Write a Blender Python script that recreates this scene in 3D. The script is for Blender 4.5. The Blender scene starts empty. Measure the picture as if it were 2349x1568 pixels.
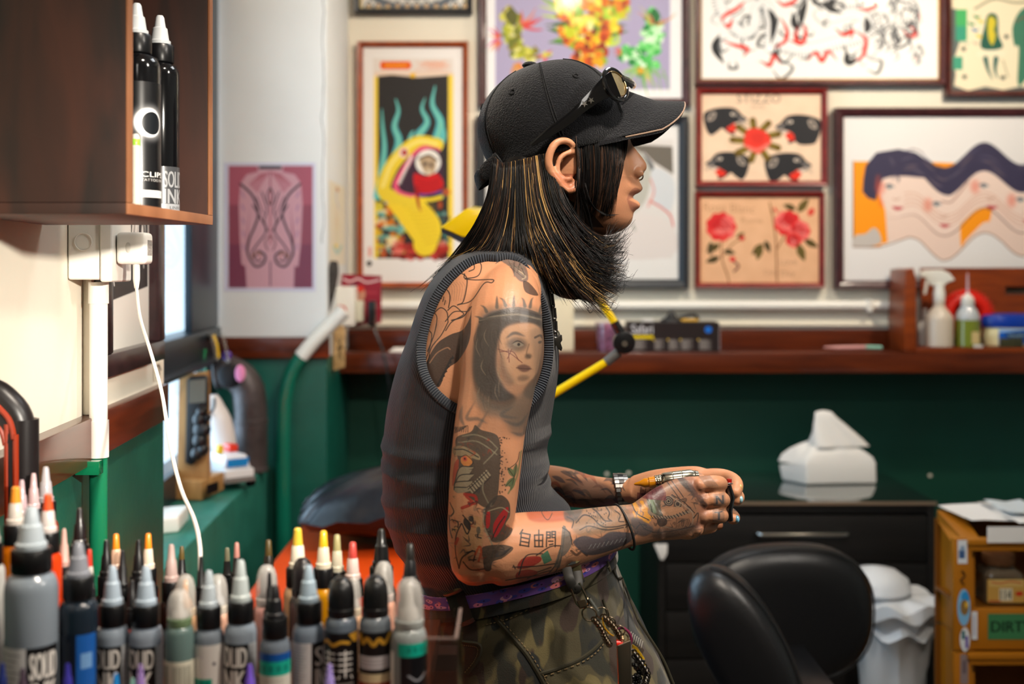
import bpy, bmesh, math, random
import numpy as np
from mathutils import Vector, Matrix, noise as mnoise
from mathutils.bvhtree import BVHTree

random.seed(7)
SC = bpy.context.scene
COL = SC.collection
F = 2700.0            # focal length in pixels of the 2349 wide frame
CX, HY = 1174.5, 620.0  # principal column and horizon row
H = 1.42              # camera height

# ------------------------------------------------------------------ camera
cam_d = bpy.data.cameras.new('camera')
cam_d.sensor_width = 36.0
cam_d.lens = F / 2349.0 * 36.0
cam_d.shift_y = -(784.0 - HY) / 2349.0
cam_d.clip_start = 0.05
cam_d.dof.use_dof = True
cam_d.dof.focus_distance = 1.47
cam_d.dof.aperture_fstop = 3.6
cam = bpy.data.objects.new('camera', cam_d)
cam.location = (0, 0, H)
cam.rotation_euler = (math.radians(90), 0, 0)
COL.objects.link(cam)
SC.camera = cam

# ------------------------------------------------------------------ exposure, world, lights
SC.view_settings.view_transform = 'Standard'
SC.view_settings.look = 'None'
SC.view_settings.gamma = 1.0
SC.view_settings.use_curve_mapping = False
SC.view_settings.exposure = 0.0
SC.cycles.max_bounces = 6
SC.cycles.diffuse_bounces = 3
SC.cycles.glossy_bounces = 3
SC.cycles.transmission_bounces = 5
SC.cycles.transparent_max_bounces = 6
SC.cycles.caustics_reflective = False
SC.cycles.caustics_refractive = False
SC.cycles.sample_clamp_indirect = 6.0
SC.cycles.use_denoising = True

w = bpy.data.worlds.new('daylight')
w.use_nodes = True
SC.world = w
bg = w.node_tree.nodes['Background']
bg.inputs[0].default_value = (0.72, 0.88, 1.0, 1)
bg.inputs[1].default_value = 2.3

def area(name, loc, target, size, power, color, shape='RECTANGLE', size_y=None, spread=180):
    ld = bpy.data.lights.new(name, 'AREA')
    ld.shape = shape
    ld.size = size
    if size_y: ld.size_y = size_y
    ld.energy = power
    ld.color = color
    ld.spread = math.radians(spread)
    o = bpy.data.objects.new(name, ld)
    o.location = loc
    o.rotation_euler = (Vector(target) - Vector(loc)).to_track_quat('-Z', 'Y').to_euler()
    COL.objects.link(o)
    return o

WARM = (1.0, 0.86, 0.68)
# ceiling spots that wash the picture wall, ceiling panel over the room, added fill lamps, daylight outside the window
area('gallery_spot_light', (1.55, 2.75, 2.62), (1.2, 3.92, 1.8), 0.10, 9.5, WARM, 'DISK', spread=120)
area('gallery_spot_light', (0.25, 2.6, 2.62), (-0.1, 3.92, 1.6), 0.10, 8.5, WARM, 'DISK', spread=120)
area('ceiling_spot_and_fill_light', (0.35, 0.75, 2.62), (0.0, 1.5, 1.1), 0.13, 13, (1.0, 0.88, 0.74), 'DISK', spread=110)
area('ceiling_panel_and_fill_light', (0.3, -0.9, 2.64), (0.0, 0.6, 1.0), 0.5, 8, (1.0, 0.94, 0.86), size_y=1.0)
area('ceiling_panel_and_fill_light', (0.55, 2.1, 2.66), (0.5, 2.2, 0.0), 0.6, 9, (0.94, 0.97, 1.0), size_y=0.6)  # unseen fill added to brighten the pier and green walls
area('ceiling_spot_and_fill_light', (1.7, 0.7, 2.6), (0.3, 1.6, 1.2), 0.25, 7, (1.0, 0.92, 0.82), 'DISK', spread=80)  # unseen fill added at front right for the face and hands
area('desk_lamp_light', (0.36, 0.34, 1.62), (-0.57, 1.56, 1.28), 0.05, 1.7, (1.0, 0.92, 0.8), 'DISK', spread=36)
area('window_daylight', (-1.9, 2.9, 1.5), (0.2, 2.5, 1.1), 2.6, 85, (0.62, 0.82, 1.0), size_y=2.0)
area('bench_bounce_light', (-0.36, 1.62, 2.6), (-0.33, 1.62, 0.75), 0.04, 10, (1.0, 0.9, 0.78), 'DISK', spread=13)  # added lamp: its orange bounce off the bench is meant for the elbow
# ------------------------------------------------------------------ helpers
def P(px, py, D):
    return Vector(((px - CX) / F * D, D, H - (py - HY) / F * D))

def S2L(c):
    return c / 12.92 if c <= 0.04045 else ((c + 0.055) / 1.055) ** 2.4

def hx(s, a=1.0):
    s = s.lstrip('#')
    return tuple(S2L(int(s[i:i + 2], 16) / 255) for i in (0, 2, 4)) + (a,)

def catmull(pts, n=8, closed=False):
    pts = [np.array(p, float) for p in pts]
    out = []
    m = len(pts)
    rng = range(m) if closed else range(m - 1)
    for i in rng:
        if closed:
            p0, p1, p2, p3 = pts[(i - 1) % m], pts[i], pts[(i + 1) % m], pts[(i + 2) % m]
        else:
            p1, p2 = pts[i], pts[i + 1]
            p0 = pts[i - 1] if i > 0 else 2 * p1 - p2
            p3 = pts[i + 2] if i + 2 < m else 2 * p2 - p1
        for k in range(n):
            t = k / n
            out.append(0.5 * ((2 * p1) + (-p0 + p2) * t + (2 * p0 - 5 * p1 + 4 * p2 - p3) * t * t + (-p0 + 3 * p1 - 3 * p2 + p3) * t ** 3))
    if not closed: out.append(pts[-1])
    return out

class MB:
    def __init__(s):
        s.v = []; s.f = []; s.uv = []; s.has_uv = False; s.mi = []
    def add(s, verts, faces, uvs=None, mi=0):
        b = len(s.v)
        s.v.extend([tuple(p) for p in verts])
        if uvs is not None:
            s.has_uv = True
            s.uv.extend([tuple(u) for u in uvs])
        else:
            s.uv.extend([(0, 0)] * len(verts))
        s.f.extend([tuple(b + i for i in f) for f in faces])
        s.mi.extend([mi] * len(faces))
        return s
    def hexa(s, c, mi=0):   # 8 corners: bottom 4 ccw, top 4 ccw
        return s.add(c, [(3, 2, 1, 0), (4, 5, 6, 7), (0, 1, 5, 4), (1, 2, 6, 5), (2, 3, 7, 6), (3, 0, 4, 7)], mi=mi)
    def box(s, x0, x1, y0, y1, z0, z1, mi=0):
        return s.hexa([(x0, y0, z0), (x1, y0, z0), (x1, y1, z0), (x0, y1, z0), (x0, y0, z1), (x1, y0, z1), (x1, y1, z1), (x0, y1, z1)], mi)
    def quad(s, a, b, c, d, uv=True, mi=0):
        return s.add([a, b, c, d], [(0, 1, 2, 3)], [(0, 0), (1, 0), (1, 1), (0, 1)] if uv else None, mi)
    def loft(s, rings, cap0=True, cap1=True, closed=True, uv=False, mi=0):
        n = len(rings[0]); vs = []; fs = []; us = []
        for i, r in enumerate(rings):
            for j, p in enumerate(r):
                vs.append(p); us.append((j / n, i / max(1, len(rings) - 1)))
        for i in range(len(rings) - 1):
            for j in range(n if closed else n - 1):
                k = (j + 1) % n
                fs.append((i * n + j, i * n + k, (i + 1) * n + k, (i + 1) * n + j))
        if cap0: fs.append(tuple(range(n - 1, -1, -1)))
        if cap1: fs.append(tuple((len(rings) - 1) * n + j for j in range(n)))
        return s.add(vs, fs, us if uv else None, mi)
    def lathe(s, prof, c=(0, 0, 0), n=20, axis=None, cap0=True, cap1=True, mi=0):
        rings = []
        M = Matrix.Identity(3) if axis is None else Vector((0, 0, 1)).rotation_difference(Vector(axis).normalized()).to_matrix()
        c = Vector(c)
        for r, z in prof:
            rings.append([c + M @ Vector((r * math.cos(2 * math.pi * j / n), r * math.sin(2 * math.pi * j / n), z)) for j in range(n)])
        return s.loft(rings, cap0, cap1, mi=mi)
    def tube(s, pts, rad, n=8, cap=True, up=None, flat=1.0, closed=False, mi=0, roundcap=False):
        pts = [Vector(p) for p in pts]
        if not hasattr(rad, '__len__'): rad = [rad] * len(pts)
        if roundcap and not closed:
            d0 = (pts[0] - pts[1]).normalized(); d1 = (pts[-1] - pts[-2]).normalized()
            r0, r1 = rad[0], rad[-1]
            pre = []; prer = []
            for k in (80, 55, 28):
                a = math.radians(k)
                pre.append(pts[0] + d0 * r0 * math.sin(a)); prer.append(r0 * math.cos(a))
            post = []; postr = []
            for k in (28, 55, 80):
                a = math.radians(k)
                post.append(pts[-1] + d1 * r1 * math.sin(a)); postr.append(r1 * math.cos(a))
            pts = pre + pts + post; rad = prer + list(rad) + postr
        m = len(pts); rings = []
        nrm = None
        for i, p in enumerate(pts):
            if closed: t = (pts[(i + 1) % m] - pts[i - 1])
            else: t = pts[min(i + 1, m - 1)] - pts[max(i - 1, 0)]
            if t.length < 1e-9: t = Vector((0, 0, 1))
            t.normalize()
            if up is not None:
                nrm = (Vector(up) - t * Vector(up).dot(t))
                if nrm.length < 1e-6: nrm = t.orthogonal()
            elif nrm is None: nrm = t.orthogonal()
            else:
                nrm = nrm - t * nrm.dot(t)
                if nrm.length < 1e-6: nrm = t.orthogonal()
            nrm.normalize()
            bn = t.cross(nrm)
            r = rad[i]
            ra, rb = (r, r * flat) if not hasattr(r, '__len__') else r
            rings.append([p + nrm * (ra * math.cos(2 * math.pi * j / n)) + bn * (rb * math.sin(2 * math.pi * j / n)) for j in range(n)])
        if closed:
            rings.append(rings[0])
            return s.loft(rings, False, False, mi=mi)
        return s.loft(rings, cap, cap, mi=mi)
    def ell(s, c, r, n=14, m=9, rot=None, mi=0):
        if not hasattr(r, '__len__'): r = (r, r, r)
        c = Vector(c); rings = []
        R = rot if rot is not None else Matrix.Identity(3)
        for i in range(m + 1):
            a = math.pi * (i + 0.02) / (m + 0.04) - math.pi / 2
            rings.append([c + R @ Vector((r[0] * math.cos(a) * math.cos(2 * math.pi * j / n), r[1] * math.cos(a) * math.sin(2 * math.pi * j / n), r[2] * math.sin(a))) for j in range(n)])
        return s.loft(rings, mi=mi)
    def prism(s, poly, f0, f1, mi=0):   # poly 2-D; f0/f1 map (u, v) to 3-D front/back
        n = len(poly)
        vs = [f0(*p) for p in poly] + [f1(*p) for p in poly]
        fs = [tuple(range(n)), tuple(range(2 * n - 1, n - 1, -1))] + [(i, n + i, n + (i + 1) % n, (i + 1) % n) for i in range(n)]
        return s.add(vs, fs, mi=mi)
    def torus(s, c, R, r, nrm=(0, 0, 1), n=20, m=8, sx=1.0, mi=0):
        M = Vector((0, 0, 1)).rotation_difference(Vector(nrm).normalized()).to_matrix()
        pts = [Vector(c) + M @ Vector((R * sx * math.cos(2 * math.pi * j / n), R * math.sin(2 * math.pi * j / n), 0)) for j in range(n)]
        return s.tube(pts, r, m, closed=True, mi=mi)

def wloc(o):
    v = Vector((0, 0, 0))
    while o is not None:
        v = v + o.location; o = o.parent
    return v

def part(name, mb, mat, parent=None, smooth=True, bevel=0, seg=2, sharp=35, label=None, kind=None, solid=None):
    me = bpy.data.meshes.new(name)
    off = wloc(parent) if parent else Vector((0, 0, 0))
    if isinstance(mb, bpy.types.Mesh):
        me = mb; me.name = name
        if off.length > 0: me.transform(Matrix.Translation(-off))
    else:
        me.from_pydata([tuple(Vector(v) - off) for v in mb.v], [], mb.f)
        if mb.has_uv:
            uvl = me.uv_layers.new(name='UVMap')
            idx = np.empty(len(me.loops), dtype=np.int32); me.loops.foreach_get('vertex_index', idx)
            uvs = np.array(mb.uv, dtype=np.float32)[idx]
            uvl.data.foreach_set('uv', uvs.ravel())
        if any(mb.mi): me.polygons.foreach_set('material_index', mb.mi)
    bm = bmesh.new(); bm.from_mesh(me)
    if not (not isinstance(mb, bpy.types.Mesh) and mb.has_uv): bmesh.ops.recalc_face_normals(bm, faces=bm.faces)
    if bevel:
        es = [e for e in bm.edges if len(e.link_faces) == 2 and e.calc_face_angle(0) > math.radians(35)]
        bmesh.ops.bevel(bm, geom=es, offset=bevel, segments=seg, profile=0.6, affect='EDGES', clamp_overlap=True)
    for f in bm.faces: f.smooth = smooth
    if smooth:
        for e in bm.edges:
            if len(e.link_faces) == 2 and e.calc_face_angle(0) > math.radians(sharp): e.smooth = False
    bm.to_mesh(me); bm.free()
    mats = mat if isinstance(mat, (list, tuple)) else [mat]
    me.materials.clear()
    for m_ in mats: me.materials.append(m_)
    o = bpy.data.objects.new(name, me)
    COL.objects.link(o)
    if parent: o.parent = parent
    if label: o['label'] = label
    if kind: o['kind'] = kind
    return o

def thing(name, label, cat, loc=(0, 0, 0), group=None):
    o = bpy.data.objects.new(name, None)
    o.empty_display_size = 0.02
    COL.objects.link(o); o.location = loc
    o['label'] = label; o['category'] = cat
    if group: o['group'] = group
    return o

def tag(o, label, cat, group=None):
    o['label'] = label; o['category'] = cat
    if group: o['group'] = group
    return o

def struct(name, mb, mat, parent=None, **k):
    o = part(name, mb, mat, parent, **k)
    if not parent: o['kind'] = 'structure'
    return o

def dup(o, parent=None):
    c = o.copy(); COL.objects.link(c)
    if parent is not None: c.parent = parent
    for ch in list(o.children): dup(ch, c)
    return c

# ------------------------------------------------------------------ materials
MATS = {}
def pm(name, color, rough=0.5, metal=0.0, bump=0.0, bscale=60.0, var=0.0, vscale=8.0, trans=0.0, ior=1.45, coat=0.0, sheen=0.0, sss=0.0, spec=0.5, alpha=1.0, detail=4.0):
    if name in MATS: return MATS[name]
    m = bpy.data.materials.new(name); m.use_nodes = True
    nt = m.node_tree; b = nt.nodes['Principled BSDF']
    c = hx(color) if isinstance(color, str) else color
    b.inputs['Base Color'].default_value = c
    b.inputs['Roughness'].default_value = rough
    b.inputs['Metallic'].default_value = metal
    b.inputs['Specular IOR Level'].default_value = spec
    b.inputs['Transmission Weight'].default_value = trans
    b.inputs['IOR'].default_value = ior
    b.inputs['Coat Weight'].default_value = coat
    b.inputs['Coat Roughness'].default_value = 0.08
    b.inputs['Sheen Weight'].default_value = sheen
    b.inputs['Alpha'].default_value = alpha
    if sss:
        b.inputs['Subsurface Weight'].default_value = sss
        b.inputs['Subsurface Radius'].default_value = (1, 0.35, 0.2)
        b.inputs['Subsurface Scale'].default_value = 0.01
    tc = None
    if var or bump: tc = nt.nodes.new('ShaderNodeTexCoord')
    if var:
        n = nt.nodes.new('ShaderNodeTexNoise'); n.inputs['Scale'].default_value = vscale; n.inputs['Detail'].default_value = detail
        nt.links.new(tc.outputs['Object'], n.inputs['Vector'])
        mr = nt.nodes.new('ShaderNodeMapRange')
        mr.inputs['From Min'].default_value = 0.3; mr.inputs['From Max'].default_value = 0.7
        mr.inputs['To Min'].default_value = 1 - var; mr.inputs['To Max'].default_value = 1 + var
        nt.links.new(n.outputs['Fac'], mr.inputs['Value'])
        mx = nt.nodes.new('ShaderNodeVectorMath'); mx.operation = 'SCALE'
        mx.inputs[0].default_value = c[:3]
        nt.links.new(mr.outputs[0], mx.inputs['Scale'])
        nt.links.new(mx.outputs[0], b.inputs['Base Color'])
    if bump:
        n2 = nt.nodes.new('ShaderNodeTexNoise'); n2.inputs['Scale'].default_value = bscale; n2.inputs['Detail'].default_value = 3
        nt.links.new(tc.outputs['Object'], n2.inputs['Vector'])
        bp = nt.nodes.new('ShaderNodeBump'); bp.inputs['Strength'].default_value = bump; bp.inputs['Distance'].default_value = 0.002
        nt.links.new(n2.outputs['Fac'], bp.inputs['Height'])
        nt.links.new(bp.outputs[0], b.inputs['Normal'])
    MATS[name] = m
    return m

def wood(name, c1, c2, scale=(3, 3, 40), rough=0.35, coat=0.3, bump=0.05):
    if name in MATS: return MATS[name]
    m = pm(name, c1, rough=rough, coat=coat)
    nt = m.node_tree; b = nt.nodes['Principled BSDF']
    tc = nt.nodes.new('ShaderNodeTexCoord'); mp = nt.nodes.new('ShaderNodeMapping')
    mp.inputs['Scale'].default_value = scale
    nt.links.new(tc.outputs['Object'], mp.inputs['Vector'])
    n = nt.nodes.new('ShaderNodeTexNoise'); n.inputs['Scale'].default_value = 1.6; n.inputs['Detail'].default_value = 6; n.inputs['Distortion'].default_value = 0.6
    nt.links.new(mp.outputs[0], n.inputs['Vector'])
    cr = nt.nodes.new('ShaderNodeValToRGB')
    cr.color_ramp.elements[0].position = 0.32; cr.color_ramp.elements[0].color = hx(c2)
    cr.color_ramp.elements[1].position = 0.68; cr.color_ramp.elements[1].color = hx(c1)
    nt.links.new(n.outputs['Fac'], cr.inputs[0]); nt.links.new(cr.outputs[0], b.inputs['Base Color'])
    bp = nt.nodes.new('ShaderNodeBump'); bp.inputs['Strength'].default_value = bump; bp.inputs['Distance'].default_value = 0.001
    nt.links.new(n.outputs['Fac'], bp.inputs['Height']); nt.links.new(bp.outputs[0], b.inputs['Normal'])
    return m

def clear_mat(name, tint='#ffffff', fac=0.12, rough=0.03, fres=1.0):
    """thin clear plastic or glass: mostly straight-through with a glossy skin"""
    if name in MATS: return MATS[name]
    m = bpy.data.materials.new(name); m.use_nodes = True
    nt = m.node_tree; nt.nodes.remove(nt.nodes['Principled BSDF'])
    t = nt.nodes.new('ShaderNodeBsdfTransparent'); t.inputs[0].default_value = hx(tint)
    g = nt.nodes.new('ShaderNodeBsdfGlossy'); g.inputs['Roughness'].default_value = rough
    lw = nt.nodes.new('ShaderNodeFresnel'); lw.inputs[0].default_value = 1.45
    mx = nt.nodes.new('ShaderNodeMixShader')
    ad = nt.nodes.new('ShaderNodeMath'); ad.operation = 'MULTIPLY_ADD'; ad.inputs[1].default_value = fres; ad.inputs[2].default_value = fac * 0.3
    ge = nt.nodes.new('ShaderNodeNewGeometry'); iv = nt.nodes.new('ShaderNodeMath'); iv.operation = 'SUBTRACT'; iv.inputs[0].default_value = 1.0
    nt.links.new(ge.outputs['Backfacing'], iv.inputs[1])
    ml = nt.nodes.new('ShaderNodeMath'); ml.operation = 'MULTIPLY'
    nt.links.new(lw.outputs[0], ad.inputs[0]); nt.links.new(ad.outputs[0], ml.inputs[0]); nt.links.new(iv.outputs[0], ml.inputs[1]); nt.links.new(ml.outputs[0], mx.inputs[0])
    nt.links.new(t.outputs[0], mx.inputs[1]); nt.links.new(g.outputs[0], mx.inputs[2])
    nt.links.new(mx.outputs[0], nt.nodes['Material Output'].inputs[0])
    MATS[name] = m
    return m

def img_mat(name, cv, rough=0.45, coat=0.0, spec=0.4):
    h, wd = cv.a.shape[:2]
    im = bpy.data.images.new(name, wd, h, alpha=False)
    arr = np.ones((h, wd, 4), dtype=np.float32)
    arr[..., :3] = cv.a[::-1, :, :3]
    im.pixels.foreach_set(arr.ravel()); im.update(); im.pack()
    m = pm(name, '#ffffff', rough=rough, coat=coat, spec=spec)
    nt = m.node_tree
    t = nt.nodes.new('ShaderNodeTexImage'); t.image = im; t.extension = 'EXTEND'
    nt.links.new(t.outputs[0], nt.nodes['Principled BSDF'].inputs['Base Color'])
    return m

# ------------------------------------------------------------------ 2-D painter for flat prints (everything is drawn here, nothing is loaded)
def rgb(s):
    s = s.lstrip('#'); return np.array([int(s[i:i + 2], 16) / 255 for i in (0, 2, 4)])

_TX = {}
def text_tris(st):
    if st in _TX: return _TX[st]
    cu = bpy.data.curves.new('lettering', 'FONT'); cu.body = st; cu.resolution_u = 3
    o = bpy.data.objects.new('lettering', cu); COL.objects.link(o)
    bpy.context.view_layer.update()
    me = bpy.data.meshes.new_from_object(o.evaluated_get(bpy.context.evaluated_depsgraph_get()))
    me.calc_loop_triangles()
    v = np.array([x.co[:2] for x in me.vertices])
    t = np.array([x.vertices[:] for x in me.loop_triangles])
    bpy.data.objects.remove(o); bpy.data.meshes.remove(me); bpy.data.curves.remove(cu)
    v = v - v.min(0); v = v / v.max(0)
    _TX[st] = (v, t)
    return v, t

class Cv:
    def __init__(s, w, h, bg='#ffffff', alpha=False):
        s.w, s.h = w, h
        s.a = np.ones((h, w, 4)); s.a[..., :3] = rgb(bg)
        if alpha: s.a[..., 3] = 0
        s.alpha = alpha; s.ox = s.oy = 0.0; s.sc = 1.0
    def view(s, ox, oy, sc):   # drawing units -> texels
        s.ox, s.oy, s.sc = ox, oy, sc; return s
    def T(s, pts):
        return [((p[0] - s.ox) * s.sc, (p[1] - s.oy) * s.sc) for p in pts]
    def _bl(s, x0, y0, m, col, op):
        y1, x1 = y0 + m.shape[0], x0 + m.shape[1]
        r = s.a[y0:y1, x0:x1]
        k = (m * op)[..., None]
        c = rgb(col) if isinstance(col, str) else col
        if s.alpha:
            a0 = r[..., 3:4]; an = k + a0 * (1 - k)
            r[..., :3] = np.where(an > 1e-6, (c * k + r[..., :3] * a0 * (1 - k)) / np.maximum(an, 1e-6), r[..., :3])
            r[..., 3:4] = an
        else:
            r[..., :3] = r[..., :3] * (1 - k) + c * k
    def _bb(s, pts, pad):
        xs = [p[0] for p in pts]; ys = [p[1] for p in pts]
        return max(0, int(min(xs) - pad)), max(0, int(min(ys) - pad)), min(s.w, int(max(xs) + pad) + 2), min(s.h, int(max(ys) + pad) + 2)
    def poly(s, pts, col, op=1.0, smooth=False, soft=0):
        if smooth: pts = catmull(pts, 6, True)
        pts = s.T(pts)
        pad = 1 + soft * 2 * s.sc
        x0, y0, x1, y1 = s._bb(pts, pad)
        if x1 <= x0 or y1 <= y0: return s
        ss = 2
        X = x0 + (np.arange((x1 - x0) * ss) + .5) / ss; Y = y0 + (np.arange((y1 - y0) * ss) + .5) / ss
        m = np.zeros((len(Y), len(X)), bool)
        n = len(pts)
        for i in range(n):
            ax, ay = pts[i]; bx, by = pts[(i + 1) % n]
            if ay == by: continue
            lo, hi = (ay, by) if ay < by else (by, ay)
            rows = np.where((Y >= lo) & (Y < hi))[0]
            if len(rows) == 0: continue
            xi = ax + (Y[rows] - ay) * (bx - ax) / (by - ay)
            m[rows] ^= X[None, :] > xi[:, None]
        m = m.reshape(y1 - y0, ss, x1 - x0, ss).mean((1, 3))
        if soft: m = blur(m, soft * s.sc)
        s._bl(x0, y0, m, col, op); return s
    def stroke(s, pts, w, col, op=1.0, smooth=True, taper=None, closed=False, soft=0.0):
        if smooth and len(pts) > 2: pts = catmull(pts, 6, closed)
        elif closed: pts = list(pts) + [pts[0]]
        pts = s.T(pts); n = len(pts)
        if closed and smooth: pts = pts + [pts[0]]; n += 1
        wmax = w * s.sc / 2
        x0, y0, x1, y1 = s._bb(pts, wmax + 2 + soft * s.sc * 2)
        if x1 <= x0 or y1 <= y0: return s
        M = np.zeros((y1 - y0, x1 - x0))
        for i in range(n - 1):
            t = i / max(1, n - 2)
            wr = wmax
            if taper == 'both': wr = wmax * (0.15 + 0.85 * math.sin(math.pi * min(max(t, 0.0), 1.0)))
            elif taper == 'end': wr = wmax * (1 - 0.85 * t)
            elif taper == 'start': wr = wmax * (0.15 + 0.85 * t)
            a = pts[i]; b = pts[i + 1]
            u0, v0 = max(x0, int(min(a[0], b[0]) - wr - 2)), max(y0, int(min(a[1], b[1]) - wr - 2))
            u1, v1 = min(x1, int(max(a[0], b[0]) + wr + 3)), min(y1, int(max(a[1], b[1]) + wr + 3))
            if u1 <= u0 or v1 <= v0: continue
            X, Y = np.meshgrid(np.arange(u0, u1) + .5, np.arange(v0, v1) + .5)
            dx, dy = b[0] - a[0], b[1] - a[1]; L = dx * dx + dy * dy + 1e-9
            tt = np.clip(((X - a[0]) * dx + (Y - a[1]) * dy) / L, 0, 1)
            d = np.hypot(X - a[0] - tt * dx, Y - a[1] - tt * dy)
            mm = np.clip(wr - d + 0.5, 0, 1) * min(1, wr * 2)
            sub = M[v0 - y0:v1 - y0, u0 - x0:u1 - x0]
            np.maximum(sub, mm, out=sub)
        if soft: M = blur(M, soft * s.sc)
        s._bl(x0, y0, M, col, op); return s
    def ell(s, cx, cy, rx, ry=None, col='#000000', op=1.0, rot=0, soft=0):
        ry = rx if ry is None else ry
        c, k = math.cos(rot), math.sin(rot)
        n = 28
        return s.poly([(cx + rx * math.cos(2 * math.pi * i / n) * c - ry * math.sin(2 * math.pi * i / n) * k, cy + rx * math.cos(2 * math.pi * i / n) * k + ry * math.sin(2 * math.pi * i / n) * c) for i in range(n)], col, op, soft=soft)
    def rect(s, x0, y0, x1, y1, col, op=1.0):
        return s.poly([(x0, y0), (x1, y0), (x1, y1), (x0, y1)], col, op)
    def text(s, st, x, y, wd, ht, col, op=1.0, bold=0.0, rot=0, mirror=False):
        v, t = text_tris(st)
        c, k = math.cos(rot), math.sin(rot)
        vx = (1 - v[:, 0]) if mirror else v[:, 0]
        px = vx * wd; py = (1 - v[:, 1]) * ht
        q = np.stack([x + px * c - py * k, y + px * k + py * c], 1)
        q = (q - np.array([s.ox, s.oy])) * s.sc
        x0, y0, x1, y1 = s._bb(q, 3)
        if x1 <= x0 or y1 <= y0: return s
        ss = 3
        Mm = np.zeros(((y1 - y0) * ss, (x1 - x0) * ss), bool)
        for tr in t:
            p = (q[tr] - np.array([x0, y0])) * ss
            a0, b0 = np.floor(p.min(0)).astype(int); a1, b1 = np.ceil(p.max(0)).astype(int) + 1
            a0 = max(a0, 0); b0 = max(b0, 0); a1 = min(a1, Mm.shape[1]); b1 = min(b1, Mm.shape[0])
            if a1 <= a0 or b1 <= b0: continue
            X, Y = np.meshgrid(np.arange(a0, a1) + .5, np.arange(b0, b1) + .5)
            e = []
            for i in range(3):
                u, w_ = p[i], p[(i + 1) % 3]
                e.append((w_[0] - u[0]) * (Y - u[1]) - (w_[1] - u[1]) * (X - u[0]))
            ins = ((e[0] >= -1e-6) & (e[1] >= -1e-6) & (e[2] >= -1e-6)) | ((e[0] <= 1e-6) & (e[1] <= 1e-6) & (e[2] <= 1e-6))
            Mm[b0:b1, a0:a1] |= ins
        if bold:
            r = max(1, int(bold * s.sc * ss)); B = Mm.copy()
            for dx in range(-r, r + 1):
                B |= np.roll(Mm, dx, 1)
            Mm = B
        m = Mm.reshape(y1 - y0, ss, x1 - x0, ss).mean((1, 3))
        s._bl(x0, y0, m, col, op); return s
    def noise(s, amt=0.04, cell=3, seed=1, x0=0, y0=0, x1=None, y1=None):
        x1 = x1 or s.w; y1 = y1 or s.h
        rs = np.random.RandomState(seed)
        n = rs.rand((y1 - y0) // cell + 2, (x1 - x0) // cell + 2)
        n = np.kron(n, np.ones((cell, cell)))[:y1 - y0, :x1 - x0]
        n = blur(n, cell * 0.6) - 0.5
        s.a[y0:y1, x0:x1, :3] = np.clip(s.a[y0:y1, x0:x1, :3] + n[..., None] * amt * 2, 0, 1)
        return s

def blur(m, r):
    r = max(1, int(round(r)))
    for ax in (0, 1):
        for _ in range(2):
            c = np.cumsum(np.pad(m, [(r + 1, r) if a == ax else (0, 0) for a in (0, 1)], mode='edge'), axis=ax)
            n = m.shape[ax]
            if ax == 0: m = (c[2 * r + 1:2 * r + 1 + n] - c[:n]) / (2 * r + 1)
            else: m = (c[:, 2 * r + 1:2 * r + 1 + n] - c[:, :n]) / (2 * r + 1)
    return m
# ------------------------------------------------------------------ materials of the place
CREAM = pm('cream_wall_paint', '#e6dfce', rough=0.75, bump=0.25, bscale=35, var=0.03, vscale=3)
COOLW = pm('pale_plaster', '#e6eaec', rough=0.8, bump=0.35, bscale=22, var=0.04, vscale=4)
GREEN = pm('green_wall_paint', '#0a5144', rough=0.42, bump=0.5, bscale=26, var=0.18, vscale=7)
GREENB = pm('dark_green_wall_paint', '#0a4233', rough=0.5, bump=0.25, bscale=20, var=0.10, vscale=4)
RAIL = wood('reddish_brown_varnished_wood', '#65290f', '#451808', scale=(3, 3, 30), rough=0.3)
CABW = wood('brown_plywood_varnish', '#35170a', '#110703', scale=(14, 14, 3), rough=0.6, coat=0.0)
CABE = wood('pale_brown_wood_edge', '#8f5f40', '#6f4328', scale=(10, 10, 3), rough=0.5, coat=0.0)
WHITEP = pm('white_plastic', '#e9e6de', rough=0.35, bump=0.03)
ALU = pm('dark_window_aluminium', '#1f2a33', rough=0.35, metal=0.3)
BLACKP = pm('black_plastic', '#101012', rough=0.28)
CHROME = pm('brushed_steel', '#c8c4bc', rough=0.22, metal=1.0)
ANG = math.atan(0.069)

def LWP(D, o, z):
    return Vector((-0.47 - 0.069 * D + o * math.cos(ANG), D + o * math.sin(ANG), z))

def lwbox(mb, D0, D1, o0, o1, z0, z1, mi=0):
    return mb.hexa([LWP(D0, o0, z0), LWP(D0, o1, z0), LWP(D1, o1, z0), LWP(D1, o0, z0), LWP(D0, o0, z1), LWP(D0, o1, z1), LWP(D1, o1, z1), LWP(D1, o0, z1)], mi)

def lw_at(px):   # depth at which the left wall crosses picture column px
    return 1269.0 / (988.2 - px)

ZR0, ZR1 = 1.163, 1.225
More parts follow.
